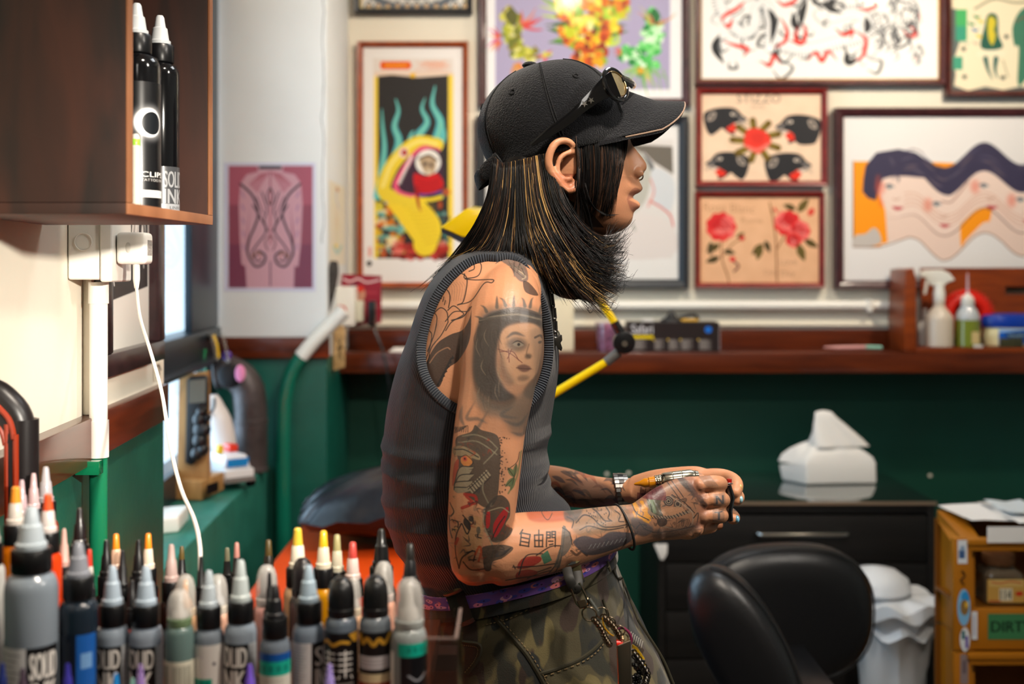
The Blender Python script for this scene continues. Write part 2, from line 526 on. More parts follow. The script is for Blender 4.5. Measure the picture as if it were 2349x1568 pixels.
# ------------------------------------------------------------------ shell
struct('floor', MB().box(-1.4, 3.2, -2.2, 3.92, -0.05, 0.0), pm('grey_floor', '#4a4641', rough=0.4, var=0.1, vscale=3))
struct('ceiling', MB().box(-1.4, 3.2, -2.2, 4.05, 2.7, 2.8), pm('ceiling_paint', '#e8e4da', rough=0.9))
struct('wall_back', MB().box(-0.87, 3.2, 3.92, 4.05, ZR0 - 0.03, 2.7), CREAM)
struct('wall_back_lower', MB().box(-0.87, 3.2, 3.92, 4.05, 0, ZR0 - 0.03), GREENB)
WLOW = bpy.data.objects['wall_back_lower']
for u_, v_ in ((1392, 1086), (1442, 1084), (1709, 1086), (1852, 1088), (2133, 1090)):
    a_ = P(u_, v_, 3.919); part('wall_plug', MB().tube([a_, a_ + Vector((0, -.003, 0))], .006, 10), CREAM, WLOW)
struct('wall_right', MB().box(3.2, 3.3, -2.2, 4.05, 0, 2.7), CREAM)
struct('wall_rear', MB().box(-1.4, 3.2, -2.3, -2.2, 0, 2.7), CREAM)
struct('wall_left', lwbox(MB(), -2.2, 2.07, -0.22, 0.0, 1.163, 2.7), CREAM)
struct('wall_left_lower', lwbox(MB(), -2.2, 2.07, -0.22, 0.0, 0, 1.163), GREEN)
struct('wall_left_upper', lwbox(MB(), 2.07, 3.47, -0.26, -0.12, 2.25, 2.7), CREAM)
# window sill block (painted green) and the pier beside the window
sb = MB()
sx = lambda D: -0.556 - 0.0465 * D
sb.hexa([(-0.95, 2.0, 0), (sx(2.0), 2.0, 0), (sx(3.46), 3.46, 0), (-0.95, 3.46, 0), (-0.95, 2.0, 0.852), (sx(2.0), 2.0, 0.852), (sx(3.46), 3.46, 0.852), (-0.95, 3.46, 0.852)])
struct('trim_1', sb, pm('chipped_green_sill_paint', '#2a7565', rough=0.45, bump=0.8, bscale=18, var=0.15, vscale=14), bevel=0.008)
# crack line runs down the pale pier
pc = COOLW.copy(); pc.name = 'cracked_pale_plaster'
nt = pc.node_tree; b = nt.nodes['Principled BSDF']
tcn = nt.nodes.new('ShaderNodeTexCoord'); sep = nt.nodes.new('ShaderNodeSeparateXYZ'); nt.links.new(tcn.outputs['Object'], sep.inputs[0])
nz = nt.nodes.new('ShaderNodeTexNoise'); nz.inputs['Scale'].default_value = 9; nz.inputs['Detail'].default_value = 6
nt.links.new(tcn.outputs['Object'], nz.inputs['Vector'])
mm = nt.nodes.new('ShaderNodeMath'); mm.operation = 'MULTIPLY_ADD'; mm.inputs[1].default_value = 0.03; nt.links.new(nz.outputs['Fac'], mm.inputs[0]); nt.links.new(sep.outputs['X'], mm.inputs[2])
m2 = nt.nodes.new('ShaderNodeMath'); m2.operation = 'ADD'; m2.inputs[1].default_value = 0.541; nt.links.new(mm.outputs[0], m2.inputs[0])
m3 = nt.nodes.new('ShaderNodeMath'); m3.operation = 'ABSOLUTE'; nt.links.new(m2.outputs[0], m3.inputs[0])
m4 = nt.nodes.new('ShaderNodeMath'); m4.operation = 'LESS_THAN'; m4.inputs[1].default_value = 0.0012; nt.links.new(m3.outputs[0], m4.inputs[0])
m5 = nt.nodes.new('ShaderNodeMath'); m5.operation = 'GREATER_THAN'; m5.inputs[1].default_value = 1.5; nt.links.new(sep.outputs['Z'], m5.inputs[0])
m6 = nt.nodes.new('ShaderNodeMath'); m6.operation = 'MULTIPLY'; nt.links.new(m4.outputs[0], m6.inputs[0]); nt.links.new(m5.outputs[0], m6.inputs[1])
mx = nt.nodes.new('ShaderNodeMix'); mx.data_type = 'RGBA'; mx.inputs[7].default_value = hx('#6d7478')
old = b.inputs['Base Color'].links[0].from_socket
nt.links.new(m6.outputs[0], mx.inputs[0]); nt.links.new(old, mx.inputs[6]); nt.links.new(mx.outputs[2], b.inputs['Base Color'])
struct('wall_pier', MB().box(-0.93, -0.544, 3.46, 3.92, 1.163, 2.7), pc, bevel=0.006)
struct('wall_pier_lower', MB().box(-0.93, -0.544, 3.46, 3.92, 0, 1.163), GREEN, bevel=0.006)
struct('trim_2', MB().box(-0.90, -0.535, 3.446, 3.458, ZR0, ZR1), RAIL, bevel=0.002)
t = MB(); lwbox(t, -2.0, 1.612, 0.0005, 0.022, ZR0, ZR1); struct('trim_3', t, RAIL, bevel=0.002)
t = MB(); lwbox(t, 1.624, 2.03, 0.0005, 0.018, ZR0 + 0.002, ZR1); struct('trim_4', t, RAIL, bevel=0.002)
# thin cream service strip down the left wall behind the pipe
t = MB(); lwbox(t, 1.588, 1.604, 0.0003, 0.012, ZR1, 2.4); struct('trim_5', t, CREAM, bevel=0.002)

# back ledge, riser, skirting line
struct('trim_6', MB().box(-0.543, 3.2, 3.70, 3.919, 1.098, 1.162), RAIL, bevel=0.003)
struct('trim_7', MB().box(-0.543, 3.2, 3.898, 3.919, 1.1625, 1.225), RAIL, bevel=0.002)
struct('trim_8', MB().box(-0.543, 2.3, 3.906, 3.919, 1.236, 1.244), CREAM, bevel=0.002)
t = thing('cable_conduit', 'long white plastic cable pipe along the back wall under the framed pictures', 'pipe', (-0.54, 3.9, 1.304))
part('pipe', MB().tube([(-0.54, 3.898, 1.304), (1.32, 3.898, 1.304)], 0.0165, 14), WHITEP, t)
part('clip', MB().box(1.172, 1.19, 3.876, 3.919, 1.284, 1.324), WHITEP, t, bevel=0.003)

# ------------------------------------------------------------------ window
WX = lambda D, o=0.0: -0.866 - 0.069 * (D - 3.46) + o
def wbox(mb, D0, D1, o0, o1, z0, z1):
    return mb.hexa([(WX(D0, o0), D0, z0), (WX(D0, o1), D0, z0), (WX(D1, o1), D1, z0), (WX(D1, o0), D1, z0), (WX(D0, o0), D0, z1), (WX(D0, o1), D0, z1), (WX(D1, o1), D1, z1), (WX(D1, o0), D1, z1)])
win = bpy.data.objects.new('window_1', None); COL.objects.link(win); win.location = (-0.86, 2.8, 0.86); win['kind'] = 'structure'
wbox(m := MB(), 2.0, 3.455, -0.06, 0.0, 0.853, 0.925); part('bottom_rail', m, ALU, win, bevel=0.003)
wbox(m := MB(), 2.0, 3.455, -0.06, 0.012, 1.172, 1.255); part('middle_rail', m, ALU, win, bevel=0.003)
wbox(m := MB(), 2.0, 3.455, -0.02, 0.045, 1.168, 1.18); part('ledge_strip', m, ALU, win, bevel=0.002)
wbox(m := MB(), 3.07, 3.455, -0.016, 0.004, 1.2555, 2.26); part('side_stile', m, ALU, win, bevel=0.004)
wbox(m := MB(), 3.34, 3.455, -0.016, 0.0, 0.925, 1.172); part('side_stile', m, ALU, win, bevel=0.004)
wbox(m := MB(), 2.0, 2.06, -0.06, 0.0, 0.925, 2.26); part('side_stile', m, ALU, win, bevel=0.004)
GLASS = clear_mat('window_glass', '#f4fbff', 0.1)
wbox(m := MB(), 2.06, 3.07, -0.012, -0.009, 1.2555, 2.26); part('pane', m, GLASS, win, smooth=False)
wbox(m := MB(), 2.06, 3.34, -0.012, -0.009, 0.925, 1.172); part('pane', m, GLASS, win, smooth=False)

# ------------------------------------------------------------------ things on the left wall
# wall cupboard with the open side towards the room
cb = thing('wall_cupboard', 'dark brown plywood wall cupboard with open side, holding two tall black ink bottles', 'cupboard', (-0.45, 1.28, 1.485))
def CB(o, D):  # o: 0 = back at the wall, 1 = open front
    xf = -0.375 + (D - 1.15) * (0.013 / 0.27)
    xb = LWP(D, 0.0, 0).x + 0.003
    return xb + (xf - xb) * o
def cbbox(D0, D1, o0, o1, z0, z1):
    return MB().hexa([(CB(o0, D0), D0, z0), (CB(o1, D0), D0, z0), (CB(o1, D1), D1, z0), (CB(o0, D1), D1, z0), (CB(o0, D0), D0, z1), (CB(o1, D0), D0, z1), (CB(o1, D1), D1, z1), (CB(o0, D1), D1, z1)])
ZC = 1.4865
part('side_panel', cbbox(1.15, 1.163, 0, 0.985, ZC, 2.15), CABW, cb, bevel=0.001)
part('side_panel', cbbox(1.412, 1.424, 0, 0.985, ZC, 2.15), CABW, cb, bevel=0.001)
part('bottom_panel', cbbox(1.15, 1.424, 0, 0.985, ZC - 0.0115, ZC - 0.0003), CABW, cb, bevel=0.001)
part('top_panel', cbbox(1.15, 1.424, 0, 0.985, 2.15, 2.162), CABW, cb, bevel=0.001)
part('back_panel', cbbox(1.1632, 1.4118, 0, 0.02, ZC, 2.15), CABW, cb)
part('edge_strip', cbbox(1.15, 1.163, 0.986, 1.0, ZC, 2.15), CABE, cb, bevel=0.0006)
part('edge_strip', cbbox(1.412, 1.424, 0.986, 1.0, ZC, 2.15), CABE, cb, bevel=0.0006)
part('edge_strip', cbbox(1.15, 1.424, 0.986, 1.0, ZC - 0.0115, ZC - 0.0003), CABE, cb, bevel=0.0006)

# surface socket box, charger, cable
Z = lambda py, D: H - (py - HY) / F * D
sk = thing('socket_box', 'large cream plastic surface socket box mounted on the wall under the cupboard', 'socket', LWP(1.56, 0, 1.42))
D0, D1 = 1.533, 1.60
part('back_box', lwbox(MB(), 1.520, 1.612, 0.001, 0.042, 1.408, 1.500), WHITEP, sk, bevel=0.004, seg=3)
part('front_plate', lwbox(MB(), 1.516, 1.616, 0.0425, 0.058, 1.405, 1.503), WHITEP, sk, bevel=0.004, seg=3)
nrm = Vector((math.cos(ANG), math.sin(ANG), 0)); along = Vector((-math.sin(ANG), math.cos(ANG), 0))
part('knockout_ring', MB().torus(LWP(1.519, 0.021, 1.457) , 0.011, 0.0008, nrm=along, n=28), WHITEP, sk)
ch = thing('phone_charger', 'white cube plug charger pushed into the socket box', 'charger', LWP(1.55, 0.06, 1.44))
part('body', lwbox(MB(), 1.530, 1.570, 0.0595, 0.098, 1.428, 1.470), WHITEP, ch, bevel=0.007, seg=4)
part('dimple', MB().ell(LWP(1.5298, 0.075, 1.450), (0.0035, 0.0008, 0.007)), pm('grey_dimple', '#cfcbc2', rough=0.5), ch)
part('rating_label', lwbox(MB(), 1.538, 1.562, 0.0979, 0.0984, 1.440, 1.460), pm('grey_rating_print', '#8f8a84', rough=0.6, var=0.5, vscale=400), ch)
pts = [P(313, 606, 1.545), P(313, 640, 1.54), P(314, 668, 1.535), P(322, 730, 1.51), P(348, 815, 1.46), P(372, 905, 1.40), P(390, 1020, 1.34), P(415, 1120, 1.28), P(445, 1190, 1.22), P(458, 1250, 1.17), P(459, 1330, 1.135), P(458, 1440, 1.135), P(466, 1470, 1.14)]
cc = thing('charging_cable', 'thin white charging cable hanging from the charger down behind the bottles', 'cable', pts[0])
part('wire', MB().tube(catmull(pts, 8), 0.0022, 8), pm('white_cable', '#e6ddd6', rough=0.4), cc)
part('plug_sleeve', MB().tube([pts[0] + Vector((0, 0, -0.001)), pts[1], pts[1] + Vector((0, 0, -0.012))], [0.0045, 0.0045, 0.0028], 10), WHITEP, cc)

# vertical pipe with couplings
pp = thing('wall_pipe', 'vertical white plastic pipe running down from the socket box with a coupling at its foot', 'pipe', LWP(1.60, 0.02, 1.1))
X0 = P(226, 700, 1.565)
part('pipe', MB().tube([(X0.x, 1.565, 1.4045), (X0.x, 1.565, 1.19)], 0.0118, 20), WHITEP, pp)
part('collar', MB().tube([(X0.x, 1.565, 1.4045), (X0.x, 1.565, 1.376)], 0.0132, 20), WHITEP, pp)
part('collar', MB().tube([(X0.x, 1.565, 1.221), (X0.x, 1.565, 1.172)], 0.0134, 20), WHITEP, pp)
part('lower_pipe', MB().tube([(X0.x, 1.565, 1.1715), (X0.x, 1.565, 0.4)], 0.0118, 16), pm('green_painted_pipe', '#14704e', rough=0.22, coat=0.4), pp, label='lower length of pipe painted green')
gb = P(205, 1065, 1.54)
part('saddle_clip', MB().box(gb.x - 0.017, gb.x + 0.014, 1.535, 1.553, 1.153, 1.171), pm('glossy_green_paint', '#0d6a45', rough=0.12, coat=0.8), pp, bevel=0.001)

# ------------------------------------------------------------------ big furniture
ORANGE = pm('orange_vinyl', '#f04d10', rough=0.33, bump=0.1, bscale=200, var=0.04, vscale=6)
bench = thing('treatment_bench', 'long orange vinyl treatment bench standing behind the ink bottles', 'bench', (-0.29, 2.3, 0))
part('cushion', MB().box(-0.557, 0.02, 1.34, 3.23, 0.67, 0.75), ORANGE, bench, bevel=0.02, seg=4)
part('base_board', MB().box(-0.54, 0.0, 1.37, 3.2, 0.645, 0.669), BLACKP, bench)
for x in (-0.52, -0.04):
    for y in (1.42, 3.14):
        part('leg', MB().box(x - 0.02, x + 0.02, y - 0.02, y + 0.02, 0.0, 0.645), CHROME, bench, bevel=0.003)

# pillow : puffed superellipse with seam ruffles
def pillow(name, c, lx, ly, hz, mat, label, rot=0, seed=1):
    rs = random.Random(seed); mb = MB(); n = 72; rings = []
    M = Matrix.Rotation(rot, 3, 'Z')
    def R(a):
        e = 0.32
        k = (abs(math.cos(a)) ** (2 / e) + abs(math.sin(a)) ** (2 / e)) ** (-e / 2)
        return k
    levels = [(-1, 0.02), (-0.98, 0.35), (-0.86, 0.62), (-0.6, 0.82), (-0.3, 0.94), (-0.08, 0.99), (0, 1.03), (0.08, 0.99), (0.3, 0.94), (0.62, 0.82), (0.9, 0.62), (1.05, 0.35), (1.08, 0.02)]
    for (z, s) in levels:
        r = []
        for j in range(n):
            a = 2 * math.pi * j / n; k = R(a)
            ruf = 0.5 * math.sin(a * 23 + 1) + 0.5 * math.sin(a * 37 + 2)
            zz = z * hz + 0.10 * lx * k * s * math.cos(a) * (1 if z > -.5 else .3) + (ruf * 0.008 * (0.4 + s) * max(0, s - 0.55) * 2)
            corner = (k - 1.0)
            p = Vector((lx * k * s * math.cos(a), ly * k * s * math.sin(a), zz * (1 - 0.5 * corner)))
            r.append(Vector(c) + M @ p)
        rings.append(r)
    mb.loft(rings)
    o = part(name, mb, mat)
    tag(o, label, 'pillow'); return o
BLEATH = pm('black_satin_vinyl', '#15161c', rough=0.3, bump=0.35, bscale=45)
pillow('pillow', (-0.215, 2.94, 0.852), 0.30, 0.19, 0.088, BLEATH, 'shiny black vinyl pillow lying on the far end of the orange bench', rot=0.12)

# drawer cabinet with glass top
BW = wood('black_brown_wood', '#161311', '#0c0a09', scale=(2, 2, 40), rough=0.5, coat=0.0)
dc = thing('drawer_cabinet', 'black-brown chest of drawers with glass top below the wooden ledge', 'cabinet', (0.82, 3.63, 0))
xa, xb, ya, yb = 0.4225, 1.2223, 3.40, 3.90
part('side_panel', MB().box(xa, xa + 0.02, ya, yb, 0, 0.745), BW, dc, bevel=0.001)
part('side_panel', MB().box(xb - 0.02, xb, ya, yb, 0, 0.745), BW, dc, bevel=0.001)
part('back_panel', MB().box(xa + 0.02, xb - 0.02, yb - 0.01, yb, 0.0, 0.735), BW, dc)
part('top_panel', MB().box(xa + 0.02, xb - 0.02, ya + 0.002, yb - 0.01, 0.72, 0.745), BW, dc)
part('glass_top', MB().box(xa - 0.003, xb + 0.003, ya - 0.004, yb, 0.7455, 0.753), pm('dark_backed_glass', '#1c2a24', rough=0.05, coat=1.0, spec=0.9), dc, bevel=0.001)
part('edge_strip', MB().box(xa - 0.003, xb + 0.003, ya - 0.0065, ya - 0.0043, 0.744, 0.7535), pm('bronze_edge', '#b59c84', rough=0.3, metal=0.6), dc, label='pale bronze edge of the glass top')
zt = 0.716
for i in range(5):
    h = 0.138
    dr = part('drawer', MB().box(xa + 0.023, xb - 0.023, ya + 0.001, ya + 0.019, zt - h, zt - 0.004), BW, dc, bevel=0.0015)
    zc = zt - 0.053
    hb = MB()
    xh0, xh1 = P(1740, 0, 3.38).x, P(1942, 0, 3.38).x
    hb.tube([(xh0, ya, zc), (xh0, ya - 0.024, zc), (xh0 + 0.006, ya - 0.03, zc), (xh1 - 0.006, ya - 0.03, zc), (xh1, ya - 0.024, zc), (xh1, ya, zc)], 0.0058, 10)
    if i == 0: part('handle', hb, CHROME, dr, label='brushed steel bar handle')
    zt -= h + 0.001

# saddle stool
SL = pm('black_stool_leather', '#121214', rough=0.36, bump=0.15, bscale=150, spec=0.5)
st = thing('saddle_stool', 'black leather stool with rounded backrest in front of the drawer cabinet', 'stool', (0.58, 2.45, 0))
def pad(cx, cz, D, ax, az, th, tilt, e=0.5, yaw=0.0):
    mb = MB(); n = 56; rings = []
    R = Matrix.Rotation(yaw, 3, 'Z') @ Matrix.Rotation(-tilt, 3, 'Y')
    for (t, s) in [(-1, .02), (-.98, .5), (-.9, .75), (-.7, .9), (-.42, .975), (-.12, 1.0), (.12, 1.0), (.42, .975), (.7, .9), (.9, .75), (.98, .5), (1, .02)]:
        r = []
        for j in range(n):
            a = 2 * math.pi * j / n
            k = (abs(math.cos(a)) ** (2 / e) + abs(math.sin(a)) ** (2 / e)) ** (-e / 2) if e else 1
            r.append(Vector((cx, D, cz)) + R @ Vector((ax * k * s * math.cos(a), th * t, az * k * s * math.sin(a))))
        rings.append(r)
    return mb.loft(rings)
c = P(1795, 1404, 2.62)
part('backrest', pad(c.x, c.z, 2.62, 0.206, 0.155, 0.052, 0.0, e=0.78, yaw=0.12), SL, st)
part('backrest_piping', MB().tube([Vector((c.x, 2.62, c.z)) + Matrix.Rotation(0.12, 3, 'Z') @ Vector((0.199 * math.cos(a) * (abs(math.cos(a)) ** (2 / .78) + abs(math.sin(a)) ** (2 / .78)) ** (-.39), -0.034, 0.148 * math.sin(a) * (abs(math.cos(a)) ** (2 / .78) + abs(math.sin(a)) ** (2 / .78)) ** (-.39))) for a in [2 * math.pi * i / 48 for i in range(48)]], 0.0022, 6, closed=True), SL, st)
c2 = P(1712, 1495, 2.2)
part('seat', pad(c2.x, c2.z, 2.2, 0.075, 0.175, 0.055, math.radians(28), e=0.9, yaw=-0.25), SL, st)
sm = MB()
for dd in (-0.007, 0.0, 0.007):
    Rr = Matrix.Rotation(-0.25, 3, 'Z') @ Matrix.Rotation(-math.radians(28), 3, 'Y')
    sm.tube([Vector((c2.x, 2.2, c2.z)) + Rr @ Vector(((0.0755 ) * math.cos(a), dd - 0.02, 0.176 * math.sin(a))) for a in [math.radians(k) for k in range(-70, 84, 7)]], 0.0013, 6)
part('seam', sm, SL, st)
part('backrest_bar', MB().tube(catmull([(c.x, 2.60, c.z - 0.1), (c.x - 0.02, 2.56, 0.50), (0.56, 2.45, 0.44)], 6), 0.014, 10), BLACKP, st)
part('gas_lift', MB().tube([(0.56, 2.4, 0.62), (0.56, 2.4, 0.36), (0.56, 2.4, 0.12)], [0.02, 0.026, 0.03], 16), BLACKP, st)
part('seat_bracket', MB().box(0.46, 0.62, 2.2, 2.5, 0.60, 0.625), BLACKP, st, bevel=0.004)
for k in range(5):
    a = 2 * math.pi * k / 5 + 0.3
    e_ = Vector((0.56 + 0.26 * math.cos(a), 2.4 + 0.26 * math.sin(a), 0.075))
    lg = part('leg', MB().tube([(0.56, 2.4, 0.11), tuple(e_)], [0.02, 0.012], 8), CHROME, st)
    part('caster', MB().tube([e_ + Vector((-0.012, 0, -0.045)), e_ + Vector((0.012, 0, -0.045))], 0.028, 14), BLACKP, lg)

# lidded waste bin with a white bag
WBAG = pm('white_bin_bag', '#d9dcdf', rough=0.35, bump=0.8, bscale=14, trans=0.0)
bn = thing('waste_bin', 'pedal waste bin wrapped in a crumpled white bag beside the drawer cabinet', 'bin', (1.02, 3.15, 0))
c = P(2045, 1480, 3.15)
rings = []; rs = random.Random(5)
for (z, s) in [(0.02, .80), (0.2, .85), (0.32, .9), (0.40, .95), (0.445, 1.06), (0.47, 1.26), (0.485, 1.10), (0.50, 1.22), (0.52, 1.36), (0.545, 1.32), (0.552, 0.6), (0.553, 0.05)]:
    r = []
    for j in range(48):
        a = 2 * math.pi * j / 48
        q = 1 + 0.05 * mnoise.noise(Vector((math.cos(a) * 3, math.sin(a) * 3, z * 14))) * 3 * (0.4 if z < 0.3 else 1)
        r.append((c.x + 0.093 * s * q * math.cos(a), 3.15 + 0.10 * s * q * math.sin(a), z + 0.012 * math.sin(a * 7 + z * 40) * (z > 0.35 and z < 0.55)))
    rings.append(r)
part('bag', MB().loft(rings), WBAG, bn)
lid = MB(); rings = []
for (z, s) in [(0.5535, .95), (0.565, 1.1), (0.59, 1.0), (0.615, .6), (0.625, .05)]:
    rings.append([(c.x - 0.035 + 0.085 * s * math.cos(2 * math.pi * j / 40) * (1 + .12 * mnoise.noise(Vector((math.cos(2 * math.pi * j / 40) * 2, math.sin(2 * math.pi * j / 40) * 2, z * 9)))), 3.17 + 0.085 * s * math.sin(2 * math.pi * j / 40), z) for j in range(40)])
part('bag_fold', lid.loft(rings), WBAG, bn)

# tissue pack
tp = thing('tissue_pack', 'white plastic pack of tissues with one pulled up, on the glass-topped cabinet', 'tissues', P(1900, 1100, 3.72))
TW = pm('white_tissue_paper', '#e9e5e0', rough=0.7, bump=0.6, bscale=25)
zb = 0.7532
def tp_(px, D, z): return Vector((P(px, 0, D).x, D, z))
base = [tp_(1793, 3.74, zb), tp_(1850, 3.655, zb), tp_(2012, 3.68, zb), tp_(1975, 3.80, zb)]
mid = [v + Vector((0, 0, 0.066)) for v in base]
mid[0] = tp_(1785, 3.75, zb + 0.05); mid[2] = tp_(2010, 3.685, zb + 0.062)
m = MB(); m.hexa([*base, *mid])
o = part('pack', m, TW, tp, bevel=0.008, seg=3)
# soft shoulder rising to the slit
def ring_interp(q, z, s, cx, cy, wob=0.0, n=32, seed=0):
    out = []
    for j in range(n):
        t = j / n * 4; i = int(t); f = t - i
        p = q[i].lerp(q[(i + 1) % 4], f)
        x = cx + (p.x - cx) * s + wob * mnoise.noise(Vector((j * 0.7, z * 40, seed)))
        y = cy + (p.y - cy) * s
        out.append((x, y, z + wob * mnoise.noise(Vector((j * 0.5, seed + 5, z * 30)))))
    return out
cx, cy = P(1905, 0, 3.72).x, 3.72
rg = [ring_interp(mid, zb + 0.060, 1.0, cx, cy), ring_interp(mid, zb + 0.082, 0.93, cx, cy, 0.012), ring_interp(mid, zb + 0.10, 0.78, cx, cy, 0.014), ring_interp(mid, zb + 0.118, 0.55, cx - 0.004, cy, 0.012), ring_interp(mid, zb + 0.13, 0.34, cx - 0.01, cy, 0.008), ring_interp(mid, zb + 0.132, 0.05, cx, cy, 0.0)]
part('pack_shoulder', MB().loft(rg), TW, tp)
# pulled-up sheet, a folded cone
rg = []
for (z, w_, cxp, th) in [(0.115, 68, 1915, 0.035), (0.135, 62, 1910, 0.030), (0.160, 48, 1905, 0.024), (0.185, 37, 1898, 0.018), (0.205, 26, 1892, 0.014), (0.222, 19, 1888, 0.009), (0.226, 6, 1888, 0.003)]:
    r = []
    for j in range(36):
        a = 2 * math.pi * j / 36
        q = 1 + 0.22 * math.sin(3 * a + 1 + z * 9) + 0.10 * math.sin(7 * a + z * 30)
        r.append((P(cxp, 0, 3.71).x + w_ / F * 3.71 * math.cos(a) * q * 0.9, 3.71 + th * math.sin(a) * q, zb + z))
    rg.append(r)
part('tissue', MB().loft(rg), TW, tp, sharp=60)
o = part('paper_scrap', MB().prism([(1500, 1247), (1531, 1247), (1530, 1270), (1522, 1284), (1515, 1283)], lambda u, v: P(u, v, 3.36), lambda u, v: P(u, v, 3.372)), TW, bevel=0.001)
tag(o, 'small torn white paper scrap hanging at the left corner of the drawer cabinet', 'paper')

# ------------------------------------------------------------------ bottle rack (the bottles stand on it)
rk = thing('bottle_rack', 'wooden worktop stand crowded with tattoo ink bottles', 'table', (-0.3, 1.05, 0))
part('top', MB().box(-0.482, -0.074, 0.80, 1.22, 1.035, 1.059).box(-0.0739, -0.042, 0.80, 1.02, 1.035, 1.059), wood('rack_wood', '#5a2a14', '#3a180b', scale=(30, 3, 3)), rk, bevel=0.002)
for x in (-0.47, -0.085):
    for y in (0.82, 1.18):
        part('leg', MB().box(x, x + 0.03, y, y + 0.03, 0, 1.035), CABW, rk)
part('shelf', MB().box(-0.46, -0.086, 0.85, 1.2, 0.5, 0.52), CABW, rk)
ACR = clear_mat('clear_acrylic', '#e9e6e4', 0.25)
ac = thing('acrylic_tray', 'clear acrylic tray wall at the right end of the ink bottles', 'tray', (-0.06, 1.0, 1.06))
part('end_wall', MB().box(-0.0455, -0.043, 0.932, 1.015, 1.0595, 1.128), ACR, ac, smooth=False)
part('front_wall', MB().box(-0.0705, -0.0456, 0.932, 0.934, 1.0595, 1.128), ACR, ac, smooth=False)
part('rear_wall', MB().box(-0.0705, -0.0456, 1.013, 1.015, 1.0595, 1.128), ACR, ac, smooth=False)
part('rim', MB().box(-0.0705, -0.043, 0.932, 0.934, 1.128, 1.1292).box(-0.0455, -0.043, 0.9341, 1.015, 1.128, 1.1292), pm('acrylic_edge', '#b8a098', rough=0.2, spec=0.8, alpha=0.35), ac)

# black looped frame at the far left
lf = thing('chair_back', 'black rounded chair back frame with orange-red inner edges at the left edge', 'chair', P(20, 1100, 1.2))
BR = pm('black_satin_frame', '#171314', rough=0.35)
def arch(xr, yt, D, r, w_, z0=0.4):
    xrw = P(xr, 0, D).x; zt_ = P(0, yt, D).z
    xl = xrw - w_
    return [(xl, D, z0), (xl, D, zt_ - r), (xl + r * .3, D, zt_ - r * .3), (xl + r, D, zt_), (xrw - r, D, zt_), (xrw - r * .3, D, zt_ - r * .3), (xrw, D, zt_ - r), (xrw + 0.002, D, zt_ - 3 * r), (xrw + 0.004, D, z0)]
part('outer_frame', MB().tube(catmull(arch(50, 890, 1.20, 0.050, 0.20, 0.0), 5), 0.0150, 12), BR, lf)
part('orange_band', MB().tube(catmull(arch(32, 915, 1.185, 0.040, 0.18), 5), 0.003, 8), pm('orange_red_enamel', '#8a2a0c', rough=0.4), lf)
part('inner_frame', MB().tube(catmull(arch(24, 932, 1.19, 0.036, 0.16), 5), 0.0075, 10), BR, lf)
part('inner_band', MB().tube(catmull(arch(12, 956, 1.185, 0.028, 0.14), 5), 0.003, 8), MATS['orange_red_enamel'], lf)
# ------------------------------------------------------------------ ink bottles
def plast(name, col, rough=0.3, alpha=1.0):
    return pm(name, col, rough=rough, spec=0.5, alpha=alpha, coat=0.3)
CAPK = pm('black_ribbed_cap', '#0e0e10', rough=0.32)
def lab_solid(w=160, h=260):
    c = Cv(w, h, '#121214')
    c.rect(0, 0, 8, h, '#9aa0a6'); c.rect(w * .78, 0, w, h, '#b8bcc0')
    c.text('SOLID', 22, 14, 96, 96, '#ece8e2', bold=2.2); c.text('INK', 24, 124, 92, 100, '#ece8e2', bold=2.6)
    for k in range(7): c.rect(w * .80, 20 + k * 30, w * .97, 22 + k * 30, '#8b8f94')
    c.rect(22, 236, 118, 246, '#3a3a3e'); return c
def lab_solid_big(w=220, h=260):
    c = Cv(w, h, '#d6d6d6')
    for k in range(11): c.rect(10, 22 + k * 20, 110 - (k % 3) * 12, 26 + k * 20, '#8a8a90')
    c.rect(124, 0, w, h, '#121214'); c.text('SOLID', 134, 20, 78, 92, '#ece8e2', bold=2); c.text('INK', 136, 122, 74, 96, '#ece8e2', bold=2.4); return c
def lab_white_s(w=200, h=260):
    c = Cv(w, h, '#d9d6d8')
    for k in range(12): c.rect(12, 20 + k * 14, 104 - (k * 7 % 20), 23 + k * 14, '#a9a4ac')
    c.ell(70, 226, 7, 7, '#d0788a'); c.rect(122, 0, w, h, '#131315'); c.text('SI', 140, 20, 44, 90, '#e8e4de', bold=2.4); c.text('IN', 140, 122, 44, 100, '#e8e4de', bold=2.4); return c
def lab_bar(w=160, h=240):
    c = Cv(w, h, '#d5d2bf'); c.rect(30, 24, 52, 210, '#8f8d7c')
    for k in range(13): c.rect(66 + k * 5.5, 26, 68 + k * 5.5 + (k % 3), 204, '#7e7d70')
    return c
def lab_teal(w=170, h=240):
    c = Cv(w, h, '#dedad5'); c.ell(118, 84, 6, 8, '#4a4858'); c.stroke([(30, 60), (50, 48), (80, 56)], 3, '#c9c0d4'); c.rect(6, 150, 110, 204, '#12a084')
    for k in range(4): c.rect(20 + k * 22, 162, 34 + k * 22, 190, '#0d7e6c')
    return c
def lab_blue(w=160, h=240):
    c = Cv(w, h, '#cfcdc2'); c.rect(0, 0, w, 40, '#0b4f9c'); c.rect(0, 34, w, 96, '#0fa38d')
    for k in range(5): c.rect(16 + k * 26, 52, 32 + k * 26, 80, '#0b7f70')
    for k in range(4): c.rect(20, 112 + k * 14, 120, 115 + k * 14, '#9a988d')
    c.rect(0, 176, w * .68, h, '#303036'); return c
